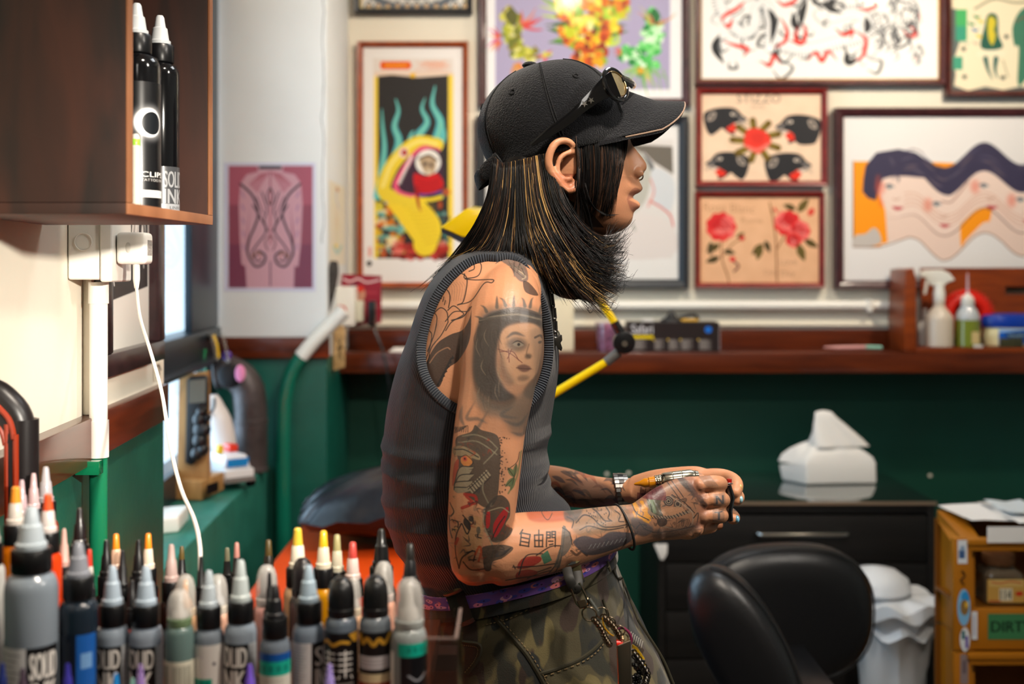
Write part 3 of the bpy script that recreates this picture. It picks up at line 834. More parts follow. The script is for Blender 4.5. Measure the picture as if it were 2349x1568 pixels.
def lab_black_gold(w=160, h=250):
    c = Cv(w, h, '#121113'); c.poly([(110, 6), (150, 0), (154, 40), (126, 34)], '#cf9a32')
    c.stroke([(18, 40), (40, 30), (60, 44), (86, 32), (110, 36)], 12, '#cf9a32')
    for (x, y) in ((46, 70), (100, 70)):
        for k in range(4): c.rect(x - 22, y + k * 20, x + 22, y + 6 + k * 20, '#e6e4e0')
        c.rect(x - 3, y - 8, x + 3, y + 88, '#e6e4e0'); c.stroke([(x - 18, y + 82), (x - 22, y + 92)], 5, '#e6e4e0'); c.stroke([(x + 18, y + 82), (x + 22, y + 92)], 5, '#e6e4e0')
    c.rect(30, 178, 128, 184, '#8d8b88'); c.rect(0, 196, w, 226, '#e2dccd'); c.rect(0, 196, w, 200, '#d08a28'); c.rect(0, 226, w, h, '#a8280e'); return c
def lab_gold(w=160, h=250):
    c = Cv(w, h, '#151315')
    c.stroke([(10, 34), (26, 16), (42, 40), (60, 22), (80, 44), (98, 24), (116, 40), (140, 12)], 14, '#cf9a32')
    c.rect(20, 84, 136, 130, '#cdc8cb'); 
    for k in range(3): c.rect(32, 94 + k * 11, 122, 97 + k * 11, '#8f8a90')
    c.rect(0, 146, w, 178, '#d9c79e'); c.rect(0, 178, w, 226, '#9a1e0a'); c.rect(0, 226, w, h, '#5c6470'); return c
def lab_tealpatch(w=160, h=250):
    c = Cv(w, h, '#7f8483'); c.rect(0, 36, 34, h, '#e6e3dc'); c.rect(60, 44, w, h, '#151519'); c.rect(52, 0, w, 50, '#10a890')
    for k in range(4): c.rect(80 + k * 18, 14, 90 + k * 18, 34, '#0c8472')
    c.stroke([(84, 120), (110, 140), (140, 118)], 8, '#9b9ea6'); c.rect(80, 170, 140, 178, '#7a7d84'); return c
def lab_bluenavy(w=160, h=250):
    c = Cv(w, h, '#121c2c'); c.rect(92, 0, 150, h, '#1c5fb4'); c.rect(104, 60, 136, 110, '#78a8de'); c.rect(98, 200, 112, h, '#39b0f0'); return c
def lab_eclipse(w=260, h=620):
    c = Cv(w, h, '#0b0b0d')
    c.ell(150, 200, 74, 92, '#9a9a9a', 0.6, soft=12); c.ell(148, 200, 56, 72, '#ffffff', 0.95, soft=4); c.ell(160, 202, 40, 56, '#101418')
    c.text('ECLIPSE', 96, 440, 150, 26, '#e8e6e2', bold=.4); c.text('TATTOO INK', 118, 474, 110, 13, '#cfccc8')
    c.rect(60, 530, 250, 566, '#d4d0cc'); c.text('TRIPLE BLACK', 84, 541, 130, 14, '#77736f'); return c
def lab_solid_grey(w=220, h=240):
    c = Cv(w, h, '#3b3c3f'); c.text('SOLID', 76, 24, 96, 86, '#8b8c8e', bold=1.4); c.text('INK', 78, 118, 90, 76, '#8b8c8e', bold=1.8); c.rect(0, 196, w, h, '#8d8f92'); c.text('LINING', 100, 208, 70, 16, '#4a4b4e', bold=.6); return c
LAB = {}
def label_mat(k):
    if k not in LAB: LAB[k] = img_mat('printed_label_' + k, globals()['lab_' + k](), rough=0.35, coat=0.3)
    return LAB[k]

TB = 1.0592
def bottle(px, tip_y, D, bw, label, body='#8f9aa6', tip='#b7c4cf', style='twist', lab=None, tipcap=None, group='ink bottles crowded on the wooden stand', capc=None, base=TB, name='ink_bottle', rot=0.0, cap_h=None, nozzle=None, lab_frac=(0.05, 0.62), cat='bottle', rough=0.25, seg=22):
    """px/tip_y: where its tip shows; bw: body width in picture pixels at that distance"""
    x = (px - CX) / F * D
    h = (H - (tip_y - HY) / F * D) - base
    r = bw / F * D / 2
    t = thing(name, label, cat, (x, D, base), group)
    O = Vector((x, D, base))
    bm_ = plast('bottle_plastic_' + body.strip('#'), body, rough=rough)
    tm_ = None if tip == 'clear' else plast('tip_plastic_' + tip.strip('#'), tip, rough=0.35)
    km_ = CAPK if capc is None else plast('cap_plastic_' + capc.strip('#'), capc, rough=0.35)
    if style == 'twist':
        nh = nozzle or min(0.034, h * 0.34); chh = cap_h or min(0.017, h * 0.16)
        sh = h - nh - chh
        rc = min(r * 0.80, 0.0125 if r < 0.019 else 0.0155)
        prof = [(r * .2, 0.0002), (r * .9, 0.0005), (r, 0.004), (r, sh - r * 0.75), (r * .97, sh - r * 0.5), (r * .86, sh - r * 0.22), (rc * .95, sh - 0.003), (rc * .9, sh)]
        part('body', MB().lathe(prof, O, seg), bm_, t, sharp=60)
        # ribbed collar cap
        mb = MB(); rings = []
        n = 40
        for (rr, zz) in [(rc * .97, sh - 0.001), (rc, sh), (rc, sh + chh * .9), (rc * .93, sh + chh), (rc * .5, sh + chh)]:
            rings.append([O + Vector(((rr * (1 + (0.03 if j % 2 else 0))) * math.cos(2 * math.pi * j / n), (rr * (1 + (0.03 if j % 2 else 0))) * math.sin(2 * math.pi * j / n), zz)) for j in range(n)])
        part('cap', mb.loft(rings), km_, t)
        z0 = sh + chh
        nr = rc * 0.78
        part('nozzle', MB().lathe([(nr, z0 - .0005), (nr * 1.02, z0 + nh * .12), (nr * .86, z0 + nh * .16), (nr * .70, z0 + nh * .55), (nr * .55, z0 + nh * .60), (nr * .40, z0 + nh * .93), (nr * .28, z0 + nh), (0.0003, z0 + nh)], O, 16), tm_, t, sharp=30)
        if tipcap:
            part('tip', MB().lathe([(nr * .60, z0 + nh * .58), (nr * .58, z0 + nh * .62), (nr * .45, z0 + nh * .99), (nr * .30, z0 + nh * 1.03), (0.0003, z0 + nh * 1.03)], O, 14), plast('tip_plastic_' + tipcap.strip('#'), tipcap, rough=0.35), t)
    else:  # dome over-cap
        dh = cap_h or h * 0.36
        sh = h - dh
        rd = r * 0.82
        part('body', MB().lathe([(r * .2, 0.0002), (r * .92, 0.0006), (r, 0.004), (r, sh - r * .55), (r * .9, sh - r * .2), (rd * .9, sh)], O, seg), bm_, t, sharp=60)
        part('neck_ring', MB().lathe([(rd * .96, sh - 0.001), (rd * 1.02, sh + .001), (rd * 1.02, sh + 0.006), (rd * .9, sh + 0.007)], O, 20), km_, t)
        dm = clear_mat('clear_dome', '#e8e8e4', 0.5, 0.08) if tip == 'clear' else tm_
        if tip == 'clear':
            part('nozzle', MB().lathe([(rd * .7, sh + .007), (rd * .6, sh + dh * .35), (rd * .35, sh + dh * .45), (rd * .22, sh + dh * .85), (0.0003, sh + dh * .86)], O, 14), plast('tip_plastic_' + (tipcap or '#d8d4ce').strip('#'), tipcap or '#d8d4ce'), t)
            dm = pm('milky_dome', '#dedad4', rough=0.2, alpha=0.42, coat=0.6)
        part('dome_cap', MB().lathe([(rd, sh + .007), (rd * 1.0, sh + dh * .5), (rd * .92, sh + dh * .72), (rd * .74, sh + dh * .88), (rd * .42, sh + dh * .98), (0.0003, sh + dh)], O, 20), dm, t, sharp=70)
    if lab:
        z0, z1 = sh * lab_frac[0], (sh - r * .6) * 1.0 if lab_frac is None else sh * lab_frac[1]
        mb = MB(); n = 24; vs = []; us = []; fs = []
        rr = r + 0.0004
        a0, a1 = math.radians(-90 - 88), math.radians(-90 + 88)
        for i in range(n + 1):
            a = a0 + (a1 - a0) * i / n + rot
            for k, z in enumerate((z0, z1)):
                vs.append(O + Vector((rr * math.cos(a), rr * math.sin(a), z))); us.append((i / n, k))
        for i in range(n): fs.append((2 * i, 2 * i + 2, 2 * i + 3, 2 * i + 1))
        mb.add(vs, fs, us)
        part('label', mb, label_mat(lab), t)
    return t

B = bottle
G1 = 'ink bottles crowded on the wooden stand'
# front row, left to right
B(-18, 1150, 0.98, 56, 'tall white bottle cut off by the left picture edge, front row', body='#dcdcd8', tip='#dddad4')
B(72, 1162, 0.95, 118, 'large grey ink bottle with white twist tip, biggest of the front row', body='#8d99a5', tip='#c3cfd8', lab='solid_big', nozzle=0.033, cap_h=0.018, lab_frac=(0.02, .52))
B(180, 1242, 0.97, 86, 'dark navy ink bottle with blue label beside the large grey bottle', body='#1a2632', tip='#8f929c', lab='bluenavy', nozzle=.028, lab_frac=(.02, .7))
B(258, 1297, 1.0, 74, 'grey ink bottle with black and white label, left one of the twin pair', body='#8995a2', tip='#a9b9c8', lab='solid', lab_frac=(.02, .74), nozzle=.032)
B(335, 1298, 1.0, 76, 'grey ink bottle with black and white label, right one of the twin pair', body='#8f9baa', tip='#a9b9c8', lab='solid', lab_frac=(.02, .74), nozzle=.032)
B(412, 1350, 0.99, 66, 'slim green-grey bottle with clear flip cap and barcode label', body='#5d7370', tip='clear', style='dome', capc='#6d8561', lab='bar', cap_h=.030, lab_frac=(.0, .56))
B(479, 1308, 1.0, 68, 'grey bottle with off-white label and teal block, black collar', body='#7d8792', tip='#aab4bb', lab='teal', nozzle=.03, lab_frac=(.02, .78))
B(552, 1284, 1.0, 74, 'grey ink bottle with black and white label, between teal-block and blue-label bottles', body='#8b97a4', tip='#b3bcbc', lab='solid', rot=-.15, lab_frac=(.02, .74), nozzle=.034)
B(631, 1342, 0.98, 70, 'dark grey bottle with black tip and blue-teal label', body='#6a7480', tip='#16161a', lab='blue', lab_frac=(.0, .80), nozzle=.026)
B(708, 1296, 1.0, 74, 'grey ink bottle with mostly white side label, pale blue tip', body='#7e8c9c', tip='#9db0be', lab='white_s', lab_frac=(.02, .76), nozzle=.03)
B(783, 1322, 0.99, 76, 'black domed bottle with gold mark and white characters on black label', body='#59636f', tip='#0f0f11', style='dome', lab='black_gold', cap_h=.032, lab_frac=(.02, .84), capc='#141416')
B(861, 1318, 0.99, 74, 'black domed bottle with gold lettering and dark red band', body='#6c747c', tip='#121213', style='dome', lab='gold', cap_h=.033, lab_frac=(.02, .84), capc='#1a1a1c')
B(938, 1325, 0.98, 82, 'clear domed grey bottle with teal patch at the right end of the front row', body='#8b908f', tip='clear', style='dome', lab='tealpatch', cap_h=.040, lab_frac=(.0, .84), capc='#a9aca8')
# second and third rows
B(110, 1135, 1.03, 62, 'bright orange ink bottle with orange-red tip behind the large grey bottle', body='#e2410a', tip='#d9cdc9', tipcap='#f2592a', nozzle=.032)
B(36, 1118, 1.05, 64, 'amber ink bottle with orange tip at the far left', body='#c96a06', tip='#cfc5bc', tipcap='#f0962c', nozzle=.032)
B(50, 1100, 1.12, 46, 'bottle with dusty pink tip behind the amber bottle', body='#7d4a44', tip='#b59aa0')
B(77, 1085, 1.14, 46, 'bottle with pale pink tip, second from the left in the back row', body='#5a3a34', tip='#c0a2a4')
B(105, 1070, 1.16, 56, 'amber-brown bottle with grey tip, tallest of the back row', body='#8a2c08', tip='#a49ea2', nozzle=.034)
B(147, 1212, 1.08, 40, 'small bottle with pale pink tip behind the navy bottle', body='#8c3a30', tip='#d0a79c')
B(183, 1165, 1.10, 52, 'dark brown bottle with long black tip behind the navy bottle', body='#1c1210', tip='#1a1214')
B(205, 1262, 1.06, 36, 'small bottle with red tip right of the navy bottle', body='#2a1c1a', tip='#d8cfc4', tipcap='#d93a26')
B(244, 1238, 1.13, 48, 'black bottle with pinkish tip end, left of the first orange tip', body='#0f0f10', tip='#141416', tipcap=None)
B(266, 1226, 1.17, 46, 'bottle with orange tip, left one above the twin grey bottles', body='#b6471c', tip='#e0b79c', tipcap='#ee8a1f')
B(281, 1262, 1.07, 44, 'short black bottle squeezed behind the twin grey bottles', body='#131314', tip='#17171a')
B(318, 1238, 1.13, 48, 'black bottle with pinkish tip end, left of the second orange tip', body='#101011', tip='#151517')
B(340, 1225, 1.17, 46, 'bottle with orange tip, right one above the twin grey bottles', body='#17181a', tip='#dccbb8', tipcap='#ee8a1f')
B(303, 1330, 1.06, 46, 'salmon red ink bottle between the twin grey bottles', body='#e0543a', tip='#1a1a1c')
B(393, 1248, 1.10, 52, 'dark bottle with dusty rose tip above the barcode bottle', body='#2a1e1c', tip='#b39a94', nozzle=.034)
B(417, 1254, 1.17, 34, 'black bottle with thin gold ring on the tip', body='#141413', tip='#18181a', tipcap='#5c4a20')
B(461, 1276, 1.10, 36, 'black bottle with narrow tip where the white cable ends', body='#121213', tip='#141415')
B(425, 1316, 1.05, 58, 'clear domed bottle with an orange tip inside', body='#b08a68', tip='clear', style='dome', tipcap='#f0a02c', capc='#c9b8a0', cap_h=.036)
B(500, 1316, 1.06, 54, 'clear domed bottle with peach ink behind the teal-block bottle', body='#d8a890', tip='clear', style='dome', tipcap='#c9ccd0', capc='#d4cbbd', cap_h=.034)
B(521, 1258, 1.17, 34, 'black bottle, shorter of the dark pair before the green wall', body='#101010', tip='#141414', tipcap='#8c8a70')
B(543, 1246, 1.15, 38, 'black bottle, taller of the dark pair before the green wall', body='#121212', tip='#151515', tipcap='#b07a70')
B(616, 1240, 1.14, 46, 'black bottle with gold flecked black tip at the bench edge', body='#191713', tip='#1c1912', tipcap='#4c3d1a')
B(612, 1294, 1.07, 60, 'clear domed bottle with pinkish ink behind the blue-label bottle', body='#c08c84', tip='clear', style='dome', capc='#c2b8b4', tipcap='#403038', cap_h=.036)
B(618, 1312, 1.035, 34, 'small all-black bottle just behind the blue-label bottle', body='#101012', tip='#121214')
B(683, 1213, 1.12, 64, 'bottle with pale yellow tip against the orange bench', body='#d8b68e', tip='#ddd4c0', tipcap='#e0b83c', nozzle=.036)
B(694, 1278, 1.08, 60, 'dark domed bottle below the pale yellow tip', body='#28221f', tip='#1b1517', style='dome', cap_h=.034)
B(742, 1219, 1.12, 56, 'golden yellow ink bottle with yellow tip', body='#c98a0a', tip='#dccfb8', tipcap='#e9b51f', nozzle=.034)
B(773, 1228, 1.14, 50, 'bottle with olive tip right beside the golden yellow one', body='#3d3418', tip='#c9c2ac', tipcap='#a49c6c', nozzle=.034)
B(809, 1245, 1.13, 56, 'bottle with translucent red tip', body='#b8320e', tip='#d8c0b8', tipcap='#c4443c', nozzle=.034)
B(875, 1213, 1.15, 66, 'black bottle with long black tip, tallest before the bench', body='#15120f', tip='#0f0f10', nozzle=.036)
B(880, 1286, 1.08, 56, 'clear domed bottle with peach ink behind the gold-lettered bottle', body='#d9a088', tip='clear', style='dome', capc='#d8c8c0', cap_h=.036)
B(812, 1322, 1.06, 40, 'clear domed bottle partly hidden between the two black domes', body='#d8ac8a', tip='clear', style='dome', capc='#d8c8b0', cap_h=.034)
B(941, 1248, 1.10, 58, 'black bottle with orange tip end at the right end', body='#171515', tip='#17171a', tipcap='#1c1a18', nozzle=.034)
# low front bottles, only their tips show
for px, ty, col, nm in ((52, 1532, '#4a3b4a', 'dark plum'), (155, 1522, '#3a34a0', 'deep violet-blue'), (266, 1545, '#1f8fe0', 'sky blue'), (322, 1524, '#9a7cc0', 'lilac'), (305, 1556, '#9fdcd0', 'pale mint'), (573, 1524, '#7a5ad8', 'violet'), (756, 1523, '#a592dc', 'pale lavender'), (5, 1520, '#1b2a6a', 'navy')):
    B(px, ty, 0.90, 44, f'small bottle with {nm} tip at the bottom edge of the picture', body='#3a3a44', tip=col, nozzle=.024, cap_h=.010)

# bottles in the wall cupboard
ZB = 1.4868
B(314, 8, 1.285, 106, 'front tall black ink bottle in the wall cupboard, eclipse picture on its label', body='#0b0b0d', tip='#c9cdd0', lab='eclipse', group='tall bottles in the wall cupboard', base=ZB, lab_frac=(.0, .80), nozzle=.034, cap_h=.020, rot=0.62, rough=.12, seg=32)
B(367, 36, 1.365, 86, 'rear tall black ink bottle in the wall cupboard, grey label at its foot', body='#0b0b0d', tip='#c9cdd0', lab='solid_grey', group='tall bottles in the wall cupboard', base=ZB, lab_frac=(.0, .30), nozzle=.034, cap_h=.020, rot=0.95, rough=.12, seg=32)
B(311, 306, 1.215, 24, 'small white tube with lime green rings in the wall cupboard', body='#b8b4a8', tip='#c2c0b8', style='dome', base=ZB, group='tall bottles in the wall cupboard', capc='#8fcf3a', cap_h=.012)
# ------------------------------------------------------------------ framed pictures and prints (artwork drawn in picture pixels of the photograph's wall)
FR = {
 'mahogany': wood('mahogany_frame', '#5a2320', '#421614', scale=(20, 20, 20), rough=0.35, bump=0.02),
 'plum': wood('plum_frame', '#4a2528', '#35181c', scale=(20, 20, 20), rough=0.38, bump=0.02),
 'orange': wood('orange_wood_frame', '#a24a18', '#823410', scale=(20, 20, 20), rough=0.35, bump=0.02),
 'red': wood('red_wood_frame', '#84201a', '#6c1410', scale=(20, 20, 20), rough=0.35, bump=0.02),
 'black': pm('black_frame', '#20242a', rough=0.4),
}
PGL = clear_mat('picture_glass', '#ffffff', 0.0, 0.1, fres=0.12)
GOLD = pm('gold_fillet', '#b98f45', rough=0.35, metal=0.6)
def picture(label, x0, y0, x1, y1, fw, kind, cv, D=3.90, depth=0.024, inner=None, skew=0.0):
    """outer frame rectangle in photo pixels at distance D; fw: moulding width in pixels"""
    a = P(x0, y1, D); b_ = P(x1, y0, D); k = D / F; w = fw * k
    t = thing('framed_picture', label, 'picture', ((a.x + b_.x) / 2, D, a.z))
    yb = 3.9195
    X0, X1, Z0, Z1 = a.x, b_.x, a.z, b_.z
    M = FR[kind]
    prof = [(0, yb), (0, D - depth * .55), (w * .18, D - depth * .8), (w * .5, D - depth * .72), (w * .78, D - depth * .5), (w, D - depth * .30), (w, yb)]
    def ringpts(q, y): return [(X0 + q, y, Z0 + q), (X1 - q, y, Z0 + q), (X1 - q, y, Z1 - q), (X0 + q, y, Z1 - q)]
    cor = [ringpts(q, y) for q, y in prof]
    for s_ in range(4):
        e = (s_ + 1) % 4
        mb = MB(); ra = [c[s_] for c in cor]; rb = [c[e] for c in cor]
        mb.loft([ra, rb]); part('moulding', mb, M, t, sharp=25)
    ya = D - 0.002
    if inner:
        q = w * 1.0; f = MB()
        q2 = w + 2.4 * k
        o = ringpts(q, ya - 0.003); i = ringpts(q2, ya - 0.003)
        for s_ in range(4):
            e = (s_ + 1) % 4
            f.add([o[s_], o[e], i[e], i[s_]], [(0, 1, 2, 3)])
        part('gold_fillet', f, GOLD, t)
    q = w * .95
    part('artwork', MB().quad((X0 + q, ya, Z0 + q), (X1 - q, ya, Z0 + q), (X1 - q, ya, Z1 - q), (X0 + q, ya, Z1 - q)), img_mat('print_' + str(len(MATS)), cv, rough=0.55, spec=0.3), t, smooth=False)
    part('glass', MB().box(X0 + q, X1 - q, ya - 0.008, ya - 0.006, Z0 + q, Z1 - q), PGL, t, smooth=False)
    return t

def canvas(x0, y0, x1, y1, fw, bg, sc=1.0):
    x0 += fw * .95; y0 += fw * .95; x1 -= fw * .95; y1 -= fw * .95
    c = Cv(int((x1 - x0) * sc), int((y1 - y0) * sc), bg); c.view(x0, y0, sc); return c

rs = random.Random(3)
# 1 serpent poster in orange wood frame
R_ = (820, 96, 1074, 660, 13)
c = canvas(*R_, '#ece7e4', 1.2)
c.rect(856, 134, 1040, 172, '#e3d9d2'); c.rect(874, 141, 940, 159, '#e8590f'); c.ell(880, 150, 8, 8, '#e8590f'); c.ell(936, 150, 8, 8, '#e8590f'); c.stroke([(884, 150), (932, 150)], 4, '#f6b023')
for i in range(60): c.stroke([(950 + rs.random() * 85, 138 + rs.random() * 28), (950 + rs.random() * 85, 138 + rs.random() * 30)], 1.2, '#e7a58a', 0.5)
c.rect(858, 166, 1040, 592, '#f0cf45'); c.rect(867, 172, 1028, 592, '#2a2625')
c.poly([(858, 164), (1040, 164), (1040, 172), (960, 178), (900, 172), (858, 176)], '#e6cdb9'); c.ell(947, 173, 6, 6, '#efb81c')
fl = '#52bcc4'
for pts, w_ in (([(875, 400), (882, 340), (878, 290), (876, 250)], 16), ([(890, 400), (915, 330), (905, 290), (914, 255), (908, 228)], 22), ([(960, 310), (980, 280), (968, 250), (975, 225)], 18), ([(1000, 330), (1010, 280), (992, 240), (998, 198)], 24), ([(1008, 340), (1020, 310), (1012, 270)], 12), ([(870, 450), (880, 400), (900, 360)], 26), ([(940, 320), (945, 305), (950, 300)], 10)):
    c.stroke(pts, w_, fl, 0.95, taper='end'); c.stroke(pts, w_ * .4, '#a7d9a0', 0.5, taper='end')
for i in range(90):
    x, y = 868 + rs.random() * 60, 450 + rs.random() * 135
    c.ell(x, y, 4 + rs.random() * 8, 4 + rs.random() * 8, rs.choice(['#e8b41c', '#efd12e', '#e07a18', '#3f8f86', '#2d3a34', '#c94f1c', '#74b5ac', '#f2dcb0']), 0.8)
for i in range(40):
    x, y = 985 + rs.random() * 40, 440 + rs.random() * 140
    c.ell(x, y, 3 + rs.random() * 7, 3 + rs.random() * 7, rs.choice(['#3f8f86', '#2d3a34', '#c94f1c', '#7fb7ac', '#3a3130']), 0.8)
for i in range(70):
    x, y = 900 + rs.random() * 120, 560 + rs.random() * 30
    c.ell(x, y, 5 + rs.random() * 9, 4 + rs.random() * 7, rs.choice(['#8f1c14', '#a8281a', '#c9403a', '#6d120c', '#e0786a']), 0.8)
c.stroke([(925, 440), (905, 462), (930, 500), (958, 540)], 30, '#f0cf2e', smooth=True)
c.stroke([(955, 480), (985, 520), (975, 560)], 54, '#efd02c')
for i in range(9): c.stroke([(935 + i * 5, 480 + i * 10), (965 + i * 5, 480 + i * 9), (995 + i * 2, 470 + i * 11)], 2, '#c9a018', .8)
c.stroke([(1002, 332), (955, 328), (905, 372), (880, 430), (898, 450), (940, 458), (955, 470)], 31, '#e9cc33'); c.stroke([(1002, 330), (955, 326), (902, 370), (878, 428)], 8, '#f6e27a')
c.stroke([(1004, 345), (965, 342), (925, 390), (908, 430), (945, 446), (1000, 440)], 12, '#e5567c')
c.poly([(930, 400), (960, 350), (1010, 350), (1012, 440), (950, 445), (915, 432)], '#3d2436', smooth=True)
c.stroke([(950, 455), (985, 458), (1012, 452)], 9, '#efd02c'); c.stroke([(960, 448), (1012, 440)], 6, '#4a3f94')
c.ell(982, 372, 29, 29, '#f3efe8'); c.poly([(962, 372), (968, 360), (984, 358), (998, 366), (1000, 384), (990, 402), (976, 398)], '#b79c7c', smooth=True)
c.ell(975, 376, 5, 5, '#3a3436'); c.ell(989, 378, 4, 5, '#3a3436'); c.ell(984, 396, 5, 6, '#d9cdb4'); c.stroke([(962, 364), (984, 356), (1002, 368)], 5, '#5b4a3c')
c.poly([(950, 398), (975, 404), (1004, 398), (1018, 424), (1000, 440), (970, 444), (952, 432)], '#c9141a', smooth=True); c.stroke([(955, 430), (960, 470), (966, 484)], 9, '#a01018', taper='end')
for i in range(5): c.stroke([(956, 410 + i * 7), (985, 416 + i * 6), (1010, 408 + i * 6)], 1.6, '#8e0c12')
for i in range(14): c.poly([(912 + i * 2.2, 420 - i * 4.6), (920 + i * 2.2, 424 - i * 4.6), (915 + i * 2.2, 414 - i * 4.6)], '#f3e9e6')
c.ell(926, 350, 11, 12, '#e9c9c0'); c.ell(928, 350, 6, 7, '#c42018'); c.ell(928, 350, 2.5, 3, '#1c1010')
c.ell(847, 604, 6, 6, '#1d1a1a'); c.rect(845, 566, 852, 588, '#e07a68', .7)
picture('tall orange-framed poster of a yellow serpent swallowing a haloed figure, blue flames on black', *R_, 'orange', c)

# 2 lilac insects picture
R_ = (1098, -160, 1582, 244, 18)
c = canvas(*R_, '#eeedf0', 1.0)
c.rect(1136, -150, 1536, 204, '#aaa2c4')
def blobs(cx, cy, rx, ry, n, cols, r0, r1, seed, op=.9):
    q = random.Random(seed)
    for i in range(n):
        a = q.random() * 2 * math.pi; d = q.random() ** .5
        c.ell(cx + rx * d * math.cos(a), cy + ry * d * math.sin(a), r0 + q.random() * (r1 - r0), r0 + q.random() * (r1 - r0), q.choice(cols), op)
def spikes(cx, cy, n, l0, l1, cols, w_, seed, a0=0, a1=2 * math.pi):
    q = random.Random(seed)
    for i in range(n):
        a = a0 + (a1 - a0) * q.random(); l = l0 + q.random() * (l1 - l0)
        c.stroke([(cx + 8 * math.cos(a), cy + 8 * math.sin(a)), (cx + l * .6 * math.cos(a + .1), cy + l * .6 * math.sin(a + .1)), (cx + l * math.cos(a), cy + l * math.sin(a))], w_, q.choice(cols), .9, taper='end')
YG = ['#b8ba2a', '#9ca626', '#d3cf56', '#6c7420', '#e2e08a', '#8a7a1c']
for (x, y, rx, ry) in ((1172, 40, 18, 22), (1176, 78, 22, 26), (1188, 110, 20, 22), (1225, 124, 36, 14)): blobs(x, y, rx, ry, 26, YG, 4, 10, int(x))
c.poly([(1158, 36), (1174, 18), (1188, 38), (1178, 60)], '#5a5c22', smooth=True)
spikes(1195, 60, 12, 18, 60, ['#d9483a', '#e27a52', '#c43a6a'], 7, 5, -1.6, 0.3); spikes(1150, 90, 9, 20, 45, ['#d9483a', '#d0407c', '#e58a5a'], 6, 6, 1.6, 4.4); spikes(1185, 140, 12, 18, 60, ['#d98a3c', '#e0702c', '#caa06a'], 7, 7, .7, 2.6); spikes(1250, 125, 6, 12, 34, ['#d03a5a'], 5, 8)
MG = ['#e8a80e', '#f0d012', '#d9580f', '#a8340f', '#c6d41a', '#7fb31c', '#f7ea5c', '#e87a12', '#f4f0a0', '#7a2408']
for i in range(26):
    q = random.Random(100 + i); s_ = -1 if i % 2 else 1; y = 0 + (i // 2) * 8
    c.stroke([(1345 + s_ * 20, y + 6), (1345 + s_ * (50 + q.random() * 20), y - 2 + q.random() * 8), (1345 + s_ * (70 + q.random() * 45 * (1 - i / 45)), y + 10 - q.random() * 30)], 12, q.choice(['#6fae1e', '#3f7a1c', '#a7d02a', '#c4e23c', '#2f5c18']), .95, taper='end')
for (x, y, rx, ry, n) in ((1340, -20, 90, 40, 50), (1345, 30, 70, 34, 60), (1345, 80, 52, 40, 70), (1350, 120, 40, 26, 40), (1355, 142, 26, 14, 20), (1420, 10, 22, 26, 24), (1300, 76, 18, 18, 10), (1400, 70, 22, 24, 16)): blobs(x, y, rx, ry, n, MG, 5, 13, int(x + y))
GG = ['#3dae4c', '#8ee08c', '#58c860', '#1f7f35', '#c8f5c4', '#6cd870', '#e6ffe2']
for (x, y, rx, ry) in ((1500, 44, 16, 22), (1494, 78, 24, 28), (1486, 108, 26, 20), (1448, 122, 30, 16), (1474, 150, 36, 18)): blobs(x, y, rx, ry, 30, GG, 4, 11, int(y))
c.poly([(1488, 40), (1500, 18), (1514, 40), (1502, 56)], '#1c6e30', smooth=True)
spikes(1500, 60, 9, 20, 60, ['#c9c07a', '#d8884c', '#a8c850', '#b3483a'], 6, 15, -2.6, -.2); spikes(1475, 150, 18, 25, 80, ['#79b55c', '#5a9c48', '#a8c878', '#d8c060'], 6, 16, .3, 2.8); spikes(1430, 120, 7, 10, 30, ['#d8543a'], 4, 17, 2.4, 4)
blobs(1468, 162, 10, 6, 8, ['#e0b020', '#e88a1c'], 3, 6, 9)
for i in range(6): c.stroke([(1450 + i * 14, 160), (1445 + i * 17, 190), (1452 + i * 16, 214)], 4, '#86b86a', .8, taper='end')
picture('plum-framed picture of three fruit-like insects in yellow, orange and green on lilac', *R_, 'plum', c)

# 3 mandala-like print above the serpent
R_ = (813, -220, 1084, 32, 12)
c = canvas(*R_, '#d8d2c4', 0.8)
c.rect(826, -210, 1070, 22, '#c9b27a'); c.rect(832, -205, 1064, 17, '#e8e4dc')
for i, col in enumerate(('#6a7078', '#d8d4cc', '#4a4e55', '#cfcabf', '#7d7f84', '#ddd6ca')): c.ell(948, -90, 150 - i * 16, 116 - i * 14, col)
for i in range(11): c.stroke([(835 + i * 22, 20), (846 + i * 22, 2), (857 + i * 22, 20)], 3.2, '#55606a'); c.ell(846 + i * 22, 14, 5, 5, '#c9a57a')
picture('black-framed print with pale grey ornamental curves, only its lower edge in view', *R_, 'black', c)

